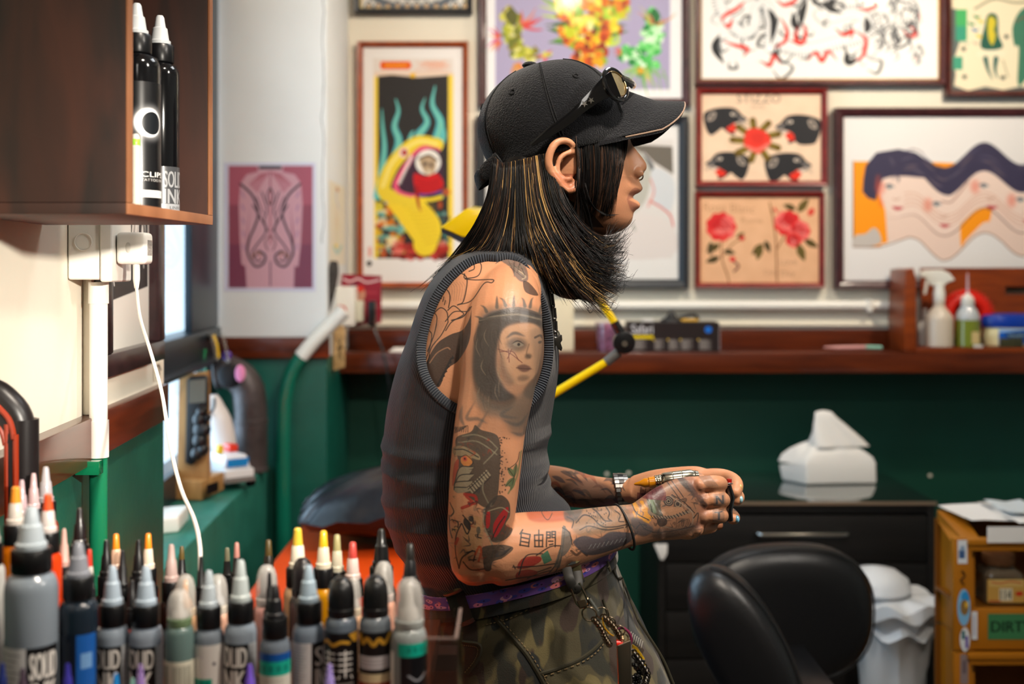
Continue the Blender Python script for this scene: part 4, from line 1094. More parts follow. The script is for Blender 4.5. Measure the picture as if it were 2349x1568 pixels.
# 4 big white dragons picture
R_ = (1594, -260, 2166, 196, 13)
c = canvas(*R_, '#f6f5f3', 1.0)
q = random.Random(11)
for i in range(170):
    x, y = 1640 + q.random() * 470, -230 + q.random() * 375
    a = q.random() * 6.28; l = 8 + q.random() * 26
    c.stroke([(x, y), (x + l * math.cos(a), y + l * math.sin(a)), (x + l * 1.4 * math.cos(a + 1), y + l * 1.4 * math.sin(a + 1)), (x + l * math.cos(a + 1.8), y + l * math.sin(a + 1.8))], 2 + q.random() * 5.5, q.choice(['#3a3d42', '#6a6d72', '#1c1e22', '#a9abaf', '#24262a']), .88, taper='both')
def scales(pts, w_, col='#5c6066'):
    c.stroke(pts, w_, '#d4d6d9'); c.stroke(pts, w_ * .72, '#fbfbfa')
    p = catmull(pts, 8)
    for i in range(0, len(p) - 1):
        d = p[i + 1] - p[i]; L = np.hypot(*d) + 1e-6; nx, ny = -d[1] / L, d[0] / L
        c.stroke([(p[i][0] + nx * w_ * .5, p[i][1] + ny * w_ * .5), (p[i][0] + nx * w_ * .72, p[i][1] + ny * w_ * .72)], 2, col, .8)
        c.stroke([(p[i][0] - nx * w_ * .15, p[i][1] - ny * w_ * .15), (p[i][0] + nx * w_ * .3, p[i][1] + ny * w_ * .3)], 1.1, '#9a9da2', .7)
scales([(1650, -30), (1655, 20), (1700, 75), (1730, 60), (1735, 20), (1755, 10), (1770, 50), (1765, 110)], 24)
scales([(1800, 105), (1850, 112), (1920, 96), (1975, 80), (1990, 50), (1960, 30), (1910, 40)], 26)
scales([(1890, -40), (1850, -80), (1800, -60), (1790, -120), (1840, -160)], 26)
for pts in ([(1762, 20), (1775, 50), (1768, 100)], [(1920, -5), (1900, 15), (1930, 30)], [(1820, 30), (1822, 55), (1835, 66)], [(1650, 80), (1640, 110), (1660, 145)], [(1940, 120), (1945, 142), (1965, 138)], [(1985, 40), (1990, 60), (1985, 75)], [(1850, 0), (1840, 30), (1836, 60)]): c.stroke(pts, 16, '#1c1e22', .95, taper='both')
for pts in ([(1655, 50), (1662, 36), (1690, 20), (1710, 2)], [(1660, 55), (1672, 60), (1680, 42)], [(1790, 40), (1805, 70), (1800, 95), (1775, 110)], [(1840, 55), (1848, 75), (1838, 100), (1810, 92)], [(1830, 60), (1825, 90), (1845, 98)], [(1915, 65), (1935, 80), (1955, 72), (1950, 90)], [(1960, 70), (1985, 90), (1980, 125), (1960, 140)], [(1660, 95), (1690, 105), (1715, 112), (1705, 130)], [(1700, 100), (1720, 118)], [(1850, 140), (1870, 120), (1885, 140), (1900, 118), (1920, 138)], [(1745, 140), (1765, 150), (1775, 128), (1790, 146)], [(1780, 0), (1800, 12), (1825, 0), (1820, -14)], [(1965, 20), (1990, 22), (2010, 12), (2000, 0)], [(2070, 70), (2090, 84), (2100, 72), (2085, 60)], [(2095, 140), (2105, 128)], [(2108, 30), (2112, 50)]):
    c.stroke(pts, 9, '#e02a1c', .97, taper='both')
for i in range(26):
    x, y = 2000 + q.random() * 100, 10 + q.random() * 130
    c.stroke([(x, y), (x + 8, y - 14), (x + 16, y + 4), (x + 6, y + 12)], 2 + q.random() * 5, '#5a5d63', .7, taper='both')
picture('large mahogany-framed ink drawing of dragons in black and red on white', *R_, 'mahogany', c, inner=True)

# 5 green figures print, top right
R_ = (2168, -200, 2520, 222, 14)
c = canvas(*R_, '#5a6262', 1.0)
c.poly([(2186, -190), (2500, -190), (2500, 204), (2420, 196), (2380, 206), (2340, 198), (2300, 206), (2260, 198), (2220, 208), (2188, 196), (2192, 170), (2186, 140), (2200, 100), (2192, 20), (2180, 20)], '#efe3c4', smooth=False)
c.rect(2192, 22, 2218, 94, '#3fae62'); c.rect(2192, 60, 2216, 94, '#2f9a7c'); c.rect(2186, 130, 2208, 160, '#3f9e80'); c.stroke([(2190, 110), (2200, 96), (2222, 100)], 2, '#6a8a80')
c.poly([(2250, 110), (2258, 60), (2264, 36), (2276, 30), (2288, 40), (2290, 80), (2298, 110)], '#1f5a4a', smooth=True)
c.poly([(2266, 44), (2276, 38), (2284, 50), (2280, 70), (2284, 80), (2276, 104), (2266, 84)], '#d3c230', smooth=True)
c.stroke([(2245, 124), (2270, 120), (2300, 122)], 10, '#efe7cc'); c.stroke([(2260, 134), (2266, 160), (2276, 182)], 11, '#1d5a56', taper='end'); c.stroke([(2284, 134), (2282, 160), (2288, 180)], 11, '#1d5a56', taper='end')
for (x, y, col) in ((2240, 40, '#3d8a4a'), (2236, 70, '#3a7ab0'), (2246, 84, '#e0c030'), (2238, 100, '#c9b8a0'), (2250, 50, '#d8c23a'), (2228, 56, '#2f8a5a')): c.stroke([(x - 8, y - 6), (x, y), (x + 8, y - 2)], 6, col, taper='both')
for (x, y) in ((2210, 112), (2212, 176), (2308, 84), (2300, 178)):
    for k in range(5):
        a = k * 2 * math.pi / 5 - 1.57; c.poly([(x + 8 * math.cos(a), y + 8 * math.sin(a)), (x + 3.4 * math.cos(a + .6), y + 3.4 * math.sin(a + .6)), (x, y), (x + 3.4 * math.cos(a - .6), y + 3.4 * math.sin(a - .6))], '#2c3a34')
c.poly([(2322, 60), (2345, 20), (2380, 30), (2390, 120), (2350, 185), (2334, 190), (2336, 110), (2326, 104)], '#3f7a62', smooth=True); c.stroke([(2330, 50), (2350, 40), (2370, 60)], 3, '#7a4a3a')
c.stroke([(2236, 20), (2280, -2), (2330, 6), (2400, 0)], 5, '#6d7058', .7); c.stroke([(2300, 138), (2312, 176)], 3, '#8a8a70', .7)
picture('mahogany-framed cream print with green figures and stars at the upper right corner', *R_, 'mahogany', c)

# 6 panther heads
R_ = (1596, 203, 1896, 428, 13)
c = canvas(*R_, '#efd0b4', 1.4); c.noise(0.03, 18, 2)
BK = '#26262a'
def panther(fx, fy, s_, fl):   # head profile, facing +x before flip
    def T(pts): return [(fx + (p[0] * (-1 if fl else 1)) * s_, fy + p[1] * s_) for p in pts]
    c.poly(T([(-50, -10), (-30, -22), (0, -26), (24, -22), (38, -8), (50, 2), (30, 8), (14, 14), (22, 36), (8, 34), (-8, 22), (-16, 28), (-34, 38), (-46, 20)]), BK, smooth=True)
    c.poly(T([(14, 14), (22, 10), (28, 18), (20, 30), (8, 30), (2, 22)]), '#e0311f', smooth=True); c.poly(T([(20, 12), (36, 6), (30, 16)]), '#d9c3b4', smooth=True)
    c.ell(*T([(18, -10)])[0], 7 * s_, 4 * s_, '#cfc2b6'); c.ell(*T([(19, -10)])[0], 2.4 * s_, 2.4 * s_, '#3a3330')
    c.stroke(T([(-40, 2), (-34, -10), (-24, -12), (-28, 0), (-38, 4)]), 4 * s_, '#cdbcae', .85); c.stroke(T([(30, -4), (42, 4), (34, 12)]), 5 * s_, '#9c9490', .8)
    for k in range(4): c.stroke(T([(36, 4 + k * 2), (52, 8 + k * 4)]), 1, '#5a5654', .6)
panther(1664, 272, 1.0, False); panther(1830, 290, 1.05, True); panther(1668, 374, 1.0, True); panther(1808, 378, 1.08, False)
c.poly([(1820, 296), (1836, 290), (1872, 326), (1830, 330)], BK, smooth=True)
for a in range(9):
    t_ = a * 2 * math.pi / 9 + .3; c.stroke([(1734 + 20 * math.cos(t_), 322 + 22 * math.sin(t_)), (1734 + 54 * math.cos(t_ + .08), 322 + 46 * math.sin(t_ + .08))], 15, '#6a5418', taper='end'); c.stroke([(1734 + 24 * math.cos(t_), 322 + 24 * math.sin(t_)), (1734 + 48 * math.cos(t_), 322 + 42 * math.sin(t_))], 3, '#9a8a30')
c.poly([(1712, 300), (1736, 294), (1760, 306), (1768, 326), (1752, 344), (1736, 352), (1716, 340), (1706, 330)], '#e5382a', smooth=True); c.stroke([(1712, 336), (1736, 344), (1764, 330)], 8, '#ef8478', .8)
for k in range(4): c.stroke([(1722 + k * 3, 312 + k * 5), (1738, 306 + k * 6), (1752 - k * 2, 314 + k * 5)], 2, '#b01c18', .7)
c.text('STIZZO', 1690, 216, 100, 20, '#77685c', .9); c.text('ROME', 1724, 242, 30, 6, '#8a7a6c', .8)
picture('red-framed flash sheet of four black panther heads around a red flower', *R_, 'red', c, D=3.895)

# 7 roses
R_ = (1594, 440, 1890, 660, 12)
c = canvas(*R_, '#e6b48c', 1.4); c.noise(0.03, 20, 4)
def rose(x, y, r, seed):
    q = random.Random(seed)
    for i in range(9):
        a = i * 2 * math.pi / 9; c.ell(x + r * .55 * math.cos(a), y + r * .5 * math.sin(a), r * .5, r * .42, q.choice(['#e2403c', '#d92a2c', '#ee6a66']), 1, rot=a)
    for i in range(4): c.stroke([(x - r * (.7 - i * .15), y - r * .1 + i * 3), (x, y - r * (.6 - i * .2)), (x + r * (.7 - i * .15), y + i * 4)], 3, '#a8161c', .75); c.stroke([(x - r * (.5 - i * .1), y + r * .3 - i * 3), (x, y + r * (.5 - i * .1)), (x + r * (.55 - i * .1), y + r * .2)], 3, '#f3938c', .7)
def leaf(x, y, l, a, col='#5a4a20'):
    c.poly([(x, y), (x + l * .5 * math.cos(a - .5), y + l * .5 * math.sin(a - .5)), (x + l * math.cos(a), y + l * math.sin(a)), (x + l * .5 * math.cos(a + .5), y + l * .5 * math.sin(a + .5))], col, smooth=True); c.stroke([(x, y), (x + l * math.cos(a), y + l * math.sin(a))], 1.4, '#2e2a18')
ST = '#8a5a34'
c.stroke([(1655, 540), (1655, 590), (1668, 630), (1672, 648)], 3, ST); c.stroke([(1655, 590), (1680, 560), (1700, 548)], 2.5, ST); c.stroke([(1770, 480), (1778, 540), (1780, 570), (1782, 645)], 3.4, ST); c.stroke([(1782, 570), (1800, 540)], 3, ST); c.stroke([(1765, 465), (1770, 490)], 3, ST)
rose(1654, 520, 34, 1); rose(1806, 512, 30, 2); rose(1832, 530, 26, 3); rose(1820, 550, 18, 4)
for a in ((1650, 560, 34, 2.6), (1660, 575, 26, .2), (1650, 590, 32, 2.8), (1630, 555, 30, 1.6), (1750, 560, 34, 2.4), (1745, 560, 36, 1.8), (1755, 552, 28, 1.2), (1830, 486, 38, -.9), (1825, 480, 30, 3.5), (1830, 560, 40, 1.2), (1845, 550, 34, .5), (1690, 545, 20, -.6)): leaf(*a, col=rs.choice(['#5a4a20', '#4c4020', '#6a5a28']))
c.ell(1702, 546, 6, 6, '#c9302c'); c.ell(1680, 594, 7, 6, '#d9342f'); c.stroke([(1684, 600), (1694, 610), (1684, 622)], 4, '#5a2428'); c.ell(1860, 486, 7, 10, '#d64a3a', rot=.6); c.stroke([(1776, 478), (1782, 486)], 5, '#d9463c')
c.text('Rosa Blanc', 1614, 464, 118, 20, '#b98a68', .8, rot=.05); c.text('Roma', 1700, 498, 50, 14, '#b98a68', .8); c.text('Love', 1788, 592, 40, 15, '#b08468', .8); c.text('Cosy', 1752, 618, 30, 14, '#b08468', .8); c.text('Day', 1790, 620, 34, 16, '#b08468', .8)
picture('red-framed flash sheet of two red roses with olive leaves on tan paper', *R_, 'red', c, D=3.895)

# 8 orange-backed wavy portrait
R_ = (1914, 248, 2640, 663, 20)
c = canvas(*R_, '#e6e4e4', 1.0)
c.poly([(1957, 370), (2349, 370), (2600, 370), (2600, 566), (1957, 566)], '#fb9a17'); c.stroke([(1957, 370), (1957, 566), (2020, 566)], 2.5, '#6a5848', smooth=False)
c.poly([(1998, 366), (2600, 300), (2600, 380), (2330, 380)], '#e6e4e4')
skin = '#e9cfc2'
wave = lambda x: 26 * math.sin((x - 2010) / 176 * 2 * math.pi + 2.2)
def wv(pts):
    d = []
    for i in range(len(pts) - 1):
        (ax, ay), (bx, by) = pts[i], pts[i + 1]; n = max(1, int(abs(bx - ax) / 9))
        d += [(ax + (bx - ax) * k / n, ay + (by - ay) * k / n) for k in range(n)]
    d.append(pts[-1])
    return [(x, y + wave(x) * min(1, max(0, (x - 2035) / 80))) for x, y in d]
hair_t = [(1985, 380), (2010, 350), (2060, 342), (2100, 350)] + wv([(2140, 362), (2200, 356), (2260, 352), (2320, 352), (2400, 352), (2500, 352), (2600, 352)])
face_b = wv([(2600, 505), (2500, 505), (2400, 505), (2340, 505), (2290, 500), (2240, 502), (2200, 506), (2150, 508), (2100, 500)]) + [(2060, 500), (2030, 480), (2014, 440), (2012, 410), (2018, 400)]
c.poly([(2030, 480), (2036, 560), (2060, 560)] + wv([(2100, 566), (2160, 570), (2210, 566), (2240, 560), (2300, 560), (2400, 566), (2600, 566), (2600, 480), (2400, 480), (2200, 490), (2100, 480)]), skin)
c.poly(wv([(2204, 492), (2230, 470), (2262, 460), (2276, 480), (2270, 528), (2236, 548), (2204, 556)]), '#fb9a17', smooth=True)
c.poly([(1957, 566), (1962, 540), (1985, 536), (2004, 522), (2018, 536), (2016, 560)], '#c4bdb8', smooth=True)
c.poly(wv([(2020, 560)]) + wv([(2080, 560), (2160, 572), (2230, 562), (2300, 556), (2400, 568), (2600, 566), (2600, 640), (2020, 640)]), '#e6e4e4')
c.stroke([(1957, 566), (2020, 565)] + wv([(2080, 560), (2160, 572), (2230, 562), (2300, 556), (2400, 568), (2600, 566)]), 2.4, '#8a6a5a')
c.poly([(2016, 410)] + wv([(2040, 400), (2100, 400), (2160, 404), (2240, 404), (2340, 400), (2400, 400), (2600, 400)]) + face_b, '#ecd4c8')
c.poly(hair_t + wv([(2600, 420), (2500, 418), (2400, 416), (2320, 416), (2240, 418), (2180, 424), (2120, 412)]) + [(2080, 404), (2046, 404), (2024, 410), (2014, 440), (2008, 460), (1990, 454), (1978, 440), (1980, 410)], '#3a3650')
q = random.Random(8)
for i in range(46):
    x = 1996 + q.random() * 380; y = 356 + q.random() * 50
    c.stroke(wv([(x, y), (x + 18, y + 2), (x + 36, y)]) if x > 2060 else [(x, y), (x + 8, y + 8), (x + 4, y + 18)], 2.4, q.choice(['#5a5470', '#6e6474', '#8a7474', '#2a2840']), .7, taper='both')
for dx, dy in ((0, 0), (108, 40), (216, -2), (300, 30)):
    ex = 2040 + dx
    c.stroke([(ex - 14, 428 + dy), (ex, 424 + dy), (ex + 14, 430 + dy)], 4, '#5a5560', .9, taper='both'); c.ell(ex, 429 + dy, 8, 4, '#a7b4b8'); c.ell(ex, 429 + dy, 3, 3.4, '#3a4048')
    c.ell(ex - 20, 430 + dy, 10, 16, '#e05a44', .45, soft=4); c.stroke([(ex + 8, 456 + dy), (ex + 16, 458 + dy), (ex + 24, 454 + dy)], 2.5, '#b98a78', .8)
    c.stroke([(ex + 6, 474 + dy), (ex + 18, 478 + dy), (ex + 32, 476 + dy)], 8, '#b8283a', .9, taper='both')
for k in range(4): c.stroke(wv([(2074, 456 + k * 10), (2120, 462 + k * 9), (2200, 470 + k * 8), (2280, 466 + k * 8), (2349, 470 + k * 8), (2600, 470 + k * 8)]), 2.2, '#c9927c', .6)
c.stroke(wv([(2036, 500), (2080, 508), (2150, 516), (2200, 512), (2260, 502), (2340, 508), (2500, 508)]), 3, '#7a5a58', .8, taper='both')
c.stroke(wv([(2160, 436), (2180, 440), (2220, 424)]), 3, '#8a5a50', .7); c.stroke([(2014, 404), (2012, 430), (2022, 470)], 8, '#d8503c', .5, soft=3)
picture('plum-framed portrait of a woman melting into waves of faces and dark hair on orange', *R_, 'plum', c, D=3.895)

# 9 black framed portrait behind the head
R_ = (1092, 266, 1578, 662, 22)
c = canvas(*R_, '#e4e3e2', 1.0)
c.rect(1150, 320, 1544, 592, '#dad6d4')
c.poly([(1150, 430), (1200, 420), (1200, 592), (1150, 592)], '#4a5058')
c.poly([(1430, 330), (1542, 336), (1544, 400), (1500, 372), (1478, 350), (1450, 348)], '#6c665e', smooth=False)
c.poly([(1390, 360), (1440, 340), (1476, 356), (1492, 400), (1480, 460), (1440, 496), (1390, 500)], '#b9b8b0', smooth=True)
c.stroke([(1474, 350), (1494, 380), (1496, 400)], 9, '#50555a', taper='both'); c.stroke([(1420, 420), (1440, 424), (1450, 420)], 3, '#5a6468')
c.poly([(1496, 388), (1544, 410), (1540, 480), (1500, 460)], '#cdd2d8', smooth=True)
c.stroke([(1490, 460), (1520, 478), (1540, 500), (1544, 540), (1536, 570)], 4, '#d06a68'); c.stroke([(1492, 410), (1500, 440), (1486, 474)], 3.4, '#d98a84'); c.ell(1528, 572, 9, 8, '#d9563c', .9, soft=2); c.stroke([(1440, 578), (1480, 578)], 5, '#e08a70', .8)
c.rect(1330, 520, 1440, 550, '#63676a'); c.text('A K NO', 1390, 529, 42, 10, '#c9ccca', .8); c.poly([(1366, 550), (1392, 554), (1390, 564), (1370, 560)], '#e0502c')
c.poly([(1400, 500), (1480, 490), (1544, 520), (1540, 586), (1400, 586)], '#dcd5d3', smooth=True); c.stroke([(1450, 510), (1456, 528)], 4, '#8a9088', .8)
picture('black-framed pale grey and pink portrait partly hidden behind the cap and hair', *R_, 'black', c, D=3.895)

# left wall picture (perspective)
t = thing('framed_picture', 'dark-framed black and white lettering print on the left wall beside the plastic pipe', 'picture', LWP(1.87, 0.0, 1.27))
FRD = wood('dark_plum_frame', '#2e1b1e', '#1e1012', scale=(20, 20, 20), rough=0.3, bump=0.02)
Dl, Dr, zb_, zt_ = 1.60, 1.949, 1.273, 1.80
fwm = 0.032
for (a0, a1, b0, b1) in ((Dl, Dr, zb_, zb_ + fwm), (Dl, Dr, zt_ - fwm, zt_), (Dl, Dl + fwm * 1.0, zb_ + fwm, zt_ - fwm), (Dr - fwm * 1.2, Dr, zb_ + fwm, zt_ - fwm)):
    part('moulding', lwbox(MB(), a0, a1, 0.0008, 0.03, b0, b1), FRD, t, bevel=0.003)
c = Cv(360, 480, '#c9c4bc')
c.poly([(40, 20), (330, 20), (330, 380), (40, 400)], '#2e2c2c')
q = random.Random(6)
for x0_ in (70, 120, 165, 215):
    for k in range(2):
        y0_ = 60 + k * 170 + (x0_ % 3) * 8
        for d in (0, 9, 18):
            c.stroke([(x0_ - 12 + d, y0_), (x0_ + 20 - d * .4, y0_ - 28 + d), (x0_ + 34 - d, y0_ + 40), (x0_ + 6 + d * .5, y0_ + 92), (x0_ + 26, y0_ + 138 - d)], 4, '#d9d5cd')
for k in range(3): c.stroke([(280, 60 + k * 100), (312, 90 + k * 100), (290, 120 + k * 100), (300, 150 + k * 100)], 4, '#d9d5cd'); c.ell(290, 80 + k * 110, 8, 18, '#d9d5cd')
c.text('mgonyll', 60, 210, 200, 120, '#e4e0d8', 1, bold=1.4)
M1 = img_mat('print_left_wall', c, rough=0.5)
part('artwork', MB().quad(LWP(Dl + .02, .012, zb_ + .02), LWP(Dr - .02, .012, zb_ + .02), LWP(Dr - .02, .012, zt_ - .02), LWP(Dl + .02, .012, zt_ - .02)), M1, t, smooth=False)
c = Cv(60, 60, '#d8cfba'); c.stroke([(10, 20), (30, 10), (40, 40), (20, 50)], 5, '#3a3630'); c.stroke([(36, 8), (52, 30)], 5, '#4a4238')
o = part('sticker', MB().quad(LWP(1.99, .0012, 1.232), LWP(2.055, .0012, 1.232), LWP(2.055, .0012, 1.262), LWP(1.99, .0012, 1.262)), img_mat('print_sticker', c)); tag(o, 'small cream sticker with black marks just below the dark picture frame', 'sticker')

# poster on the pale pier: back of a tattooed person
X0, X1 = P(514, 0, 3.459).x, P(724, 0, 3.459).x; Z0, Z1 = P(0, 668, 3.459).z, P(0, 373, 3.459).z
c = Cv(420, 590, '#cfcfe6').view(514, 373, 2.0)
c.rect(524, 380, 717, 660, '#8d4a5c'); c.rect(524, 380, 717, 470, '#a85a6c'); c.rect(524, 560, 717, 660, '#7a3f56')
sk_ = '#c99aa8'
c.poly([(590, 380), (650, 380), (648, 394), (676, 400), (690, 420), (694, 470), (690, 560), (684, 612), (676, 610), (674, 540), (666, 470), (672, 560), (676, 600), (674, 660), (566, 660), (562, 600), (568, 540), (574, 470), (566, 540), (562, 610), (554, 606), (550, 540), (548, 470), (552, 420), (566, 400), (592, 394)], sk_)
c.rect(594, 380, 646, 388, '#4a4048')
for s_ in (-1, 1):
    m_ = lambda pts: [(620 + s_ * (p[0] - 620), p[1]) for p in pts]
    for k in range(6): c.stroke(m_([(622 + k * 4, 394 + k), (640 + k * 5, 420), (650 + k * 3, 440 - k * 3)]), 2, '#9c3f50', .8)
    c.stroke(m_([(688, 422), (660, 450), (648, 490), (656, 520), (668, 548), (672, 580), (655, 610), (636, 604), (632, 586), (648, 576), (656, 588)]), 5, '#2e2430')
    c.stroke(m_([(660, 470), (642, 500), (630, 530), (650, 560), (662, 580), (652, 598), (640, 596)]), 3.5, '#3c2a34'); c.stroke(m_([(640, 440), (628, 480), (634, 505), (626, 530)]), 3, '#3c2a34'); c.stroke(m_([(652, 452), (636, 490)]), 2.5, '#4a3440')
    c.stroke(m_([(646, 590), (642, 584), (650, 578), (662, 590)]), 3, '#a06a58'); c.stroke(m_([(622, 540), (632, 556), (626, 574)]), 3, '#6a4448')
    for k in range(5): c.stroke(m_([(686 - k, 440 + k * 30), (680, 452 + k * 30)]), 4, '#8f6f9a', .6)
c.stroke([(620, 395), (620, 560)], 3, '#8a3a46', .8); c.stroke([(620, 430), (612, 450), (620, 470), (628, 450), (620, 430)], 3, '#3a2830'); c.stroke([(620, 600), (620, 655)], 3, '#5a3a4c')
o = part('poster', MB().quad((X0, 3.4592, Z0), (X1, 3.4592, Z0), (X1, 3.4592, Z1), (X0, 3.4592, Z1)), img_mat('print_back_poster', c, rough=0.4))
tag(o, 'white-bordered photo print of a tattooed back on the pale wall pier', 'poster')
# drawing on the side of the pier
c = Cv(120, 340, '#e9e2d0')
c.stroke([(60, 20), (50, 60), (70, 100)], 10, '#c9cdd8'); c.ell(60, 24, 14, 10, '#c48a5a', .8)
for i in range(50): c.stroke([(34 + rs.random() * 40, 80 + rs.random() * 180), (40 + rs.random() * 40, 90 + rs.random() * 190)], 6, rs.choice(['#e2b8b0', '#d98a88', '#cfd6a0', '#e6c84a', '#9cbcae', '#dfc8c0']), .6, taper='both')
c.stroke([(36, 270), (60, 290), (90, 262)], 16, '#9cc8c4', .8); c.ell(50, 262, 12, 10, '#e8c63a', .8)
q0, q1 = 3.50, 3.83
zA, zB = P(0, 606, 3.6).z, P(0, 418, 3.6).z
o = part('drawing', MB().quad((-.5435, q0, zA), (-.5435, q1, zA), (-.5435, q1, zB), (-.5435, q0, zB)), img_mat('print_side_drawing', c)); tag(o, 'narrow coloured figure drawing on the side of the wall pier', 'drawing')
# ------------------------------------------------------------------ things on the ledge
ZL = 1.1622
def solid(name, mb, mat, label, cat, group=None, **k):
    o = part(name, mb, mat, **k); return tag(o, label, cat, group)

# glove box
t = thing('glove_box', 'black cardboard glove box with yellow bar and blue dot lying on the ledge', 'box', P(1548, 803, 3.74))
a, b_ = P(1440, 0, 3.735).x, P(1650, 0, 3.735).x
part('carton', MB().box(a, b_, 3.735, 3.83, ZL, ZL + 0.094), pm('black_carton', '#241b1b', rough=0.45), t, bevel=0.002)
c = Cv(420, 140, '#241b1b')
c.text('Safari', 14, 8, 100, 46, '#d8d4d8', bold=.6); c.rect(14, 62, 116, 78, '#d9bd10'); c.ell(372, 34, 17, 17, '#1767c4')
for k, x0_ in enumerate((26, 122, 188, 246, 330)):
    if k: c.ell(x0_ - 4, 84, 5, 5, '#c9a83a')
    for j in range(10): c.rect(x0_, 84 + j * 5, x0_ + 56 - ((k * 13 + j * 17) % 34), 86.4 + j * 5, '#a39a94')
part('front_print', MB().quad((a + .002, 3.7346, ZL + .002), (b_ - .002, 3.7346, ZL + .002), (b_ - .002, 3.7346, ZL + .092), (a + .002, 3.7346, ZL + .092)), img_mat('print_glove_box', c, rough=0.4), t, smooth=False)
part('end_flap', MB().box(b_ + .0003, b_ + .003, 3.737, 3.828, ZL + .002, ZL + .085), pm('grey_flap', '#8d8488', rough=0.5), t)
zt2 = ZL + 0.0945
rings = [[(P(1540 + 16 * s * math.cos(2 * math.pi * j / 20), 0, 3.78).x, 3.78 + .02 * s * math.sin(2 * math.pi * j / 20), zt2 + z) for j in range(20)] for z, s in ((0, 1.6), (.006, 1.5), (.012, .9), (.022, .6), (.030, .45), (.032, .1))]
solid('rubber_glove', MB().loft(rings).tube(catmull([P(1556, 729, 3.78), P(1590, 722, 3.78), P(1602, 731, 3.79)], 5), [.006] * 11, 8), pm('black_rubber', '#17191c', rough=0.5), 'crumpled black rubber glove on top of the glove box', 'glove')
solid('sachet', MB().box(P(1552, 0, 3.79).x, P(1600, 0, 3.79).x, 3.765, 3.80, zt2 + .0002, zt2 + .008), pm('yellow_foil', '#d9a83c', rough=0.4, bump=.5, bscale=80), 'yellow sachet lying at the right on top of the glove box', 'sachet', bevel=.003)
solid('paper_slip', MB().box(P(1472, 0, 3.79).x, P(1498, 0, 3.79).x, 3.765, 3.80, zt2 + .0002, zt2 + .007), TW, 'cream paper slip at the left on top of the glove box', 'paper', bevel=.002)
# clear cup with pink contents
t = thing('plastic_cup', 'clear plastic cup with pink and grey contents beside the glove box', 'cup', P(1396, 805, 3.76))
cx_ = P(1394, 0, 3.76).x
part('cup', MB().lathe([(.032, 0), (.034, .001), (.042, .092), (.041, .093), (.033, .003)], (cx_, 3.76, ZL), 24, cap0=True, cap1=False), clear_mat('clear_cup', '#eeeaf0', .4, .1), t)
part('contents', MB().lathe([(.030, 0.002), (.032, .02), (.035, .06), (.03, .078), (.012, .088), (.0005, .09)], (cx_, 3.76, ZL), 20), pm('pink_grey_contents', '#b07a94', rough=0.7, var=0.6, vscale=60), t)
# cream board behind the necklace
solid('cream_card', MB().box(P(1262, 0, 3.80).x, P(1316, 0, 3.80).x, 3.80, 3.815, ZL, ZL + .165), pm('cream_card', '#dccfb2', rough=0.7), 'cream card standing upright on the ledge behind the person', 'card', bevel=.001)
solid('paper_note', MB().box(P(894, 0, 3.74).x, P(945, 0, 3.74).x, 3.72, 3.79, ZL, ZL + .003).box(P(900, 0, 3.74).x, P(945, 0, 3.74).x, 3.75, 3.80, ZL + .003, ZL + .010), TW, 'white folded paper lying on the ledge just left of the person', 'paper')
t = thing('tweezers', 'pink pen with mint green end lying on the ledge left of the wooden organizer', 'pen', P(1950, 800, 3.74))
part('barrel', MB().tube([P(1890, 797, 3.72) + Vector((0, 0, .001)), P(1920, 797, 3.73), P(1985, 796, 3.74)], [.002, .006, .006], 10), pm('pink_plastic', '#d9a09c', rough=.4), t)
part('end_cap', MB().tube([P(1986, 796, 3.74), P(2022, 797, 3.745)], [.0062, .006], 10), pm('mint_plastic', '#8fc4b0', rough=.4), t)
t.name = 'pink_pen'

# wooden organizer
OW = wood('orange_brown_wood', '#8e3d0c', '#6e2a08', scale=(4, 4, 25), rough=0.4)
t = thing('wooden_organizer', 'orange-brown wooden desk organizer holding bottles at the right end of the ledge', 'organizer', P(2220, 806, 3.78))
xl = P(2076, 0, 3.72).x
part('side_panel', MB().prism([(2076, 806), (2073, 740), (2078, 618), (2095, 614), (2102, 640), (2103, 806)], lambda u, v: P(u, v, 3.715), lambda u, v: P(u, v, 3.715) + Vector((0, .156, 0))), OW, t, bevel=.002)
part('base', MB().box(xl + .034, 1.78, 3.712, 3.872, ZL + .0002, ZL + .014), OW, t, bevel=.001)
yb_ = 3.859
X = lambda px, D=3.88: P(px, 0, D).x
Zp = lambda py, D=3.88: P(0, py, D).z
part('back_panel', MB().box(X(2108), X(2300), yb_, yb_ + .012, ZL + .015, Zp(614)).box(X(2300), 1.78, yb_, yb_ + .012, Zp(656), Zp(614)).box(X(2300), 1.78, yb_, yb_ + .012, ZL + .015, Zp(674)), OW, t)
# spray bottle
MW = pm('milky_white_plastic', '#dedcd4', rough=.3, coat=.3)
t = thing('spray_bottle', 'translucent white spray bottle with trigger head in the wooden organizer', 'bottle', P(2152, 795, 3.76))
sx_ = P(2153, 0, 3.76).x; z0 = ZL + .0143
part('body', MB().lathe([(.040, 0), (.043, .003), (.043, .085), (.040, .10), (.026, .118), (.018, .128), (.017, .15)], (sx_, 3.755, z0), 26), pm('cloudy_bottle_plastic', '#cdbfae', rough=.3, alpha=.93), t)
part('collar', MB().lathe([(.018, .145), (.0185, .147), (.0185, .172), (.0165, .178), (.015, .200)], (sx_, 3.755, z0), 20), MW, t)
part('spray_head', MB().prism([(2112, 624), (2118, 619), (2160, 618), (2178, 626), (2191, 642), (2174, 648), (2166, 655), (2134, 655), (2126, 638), (2110, 634)], lambda u, v: P(u, v, 3.750), lambda u, v: P(u, v, 3.772)), MW, t, bevel=.003, seg=3)
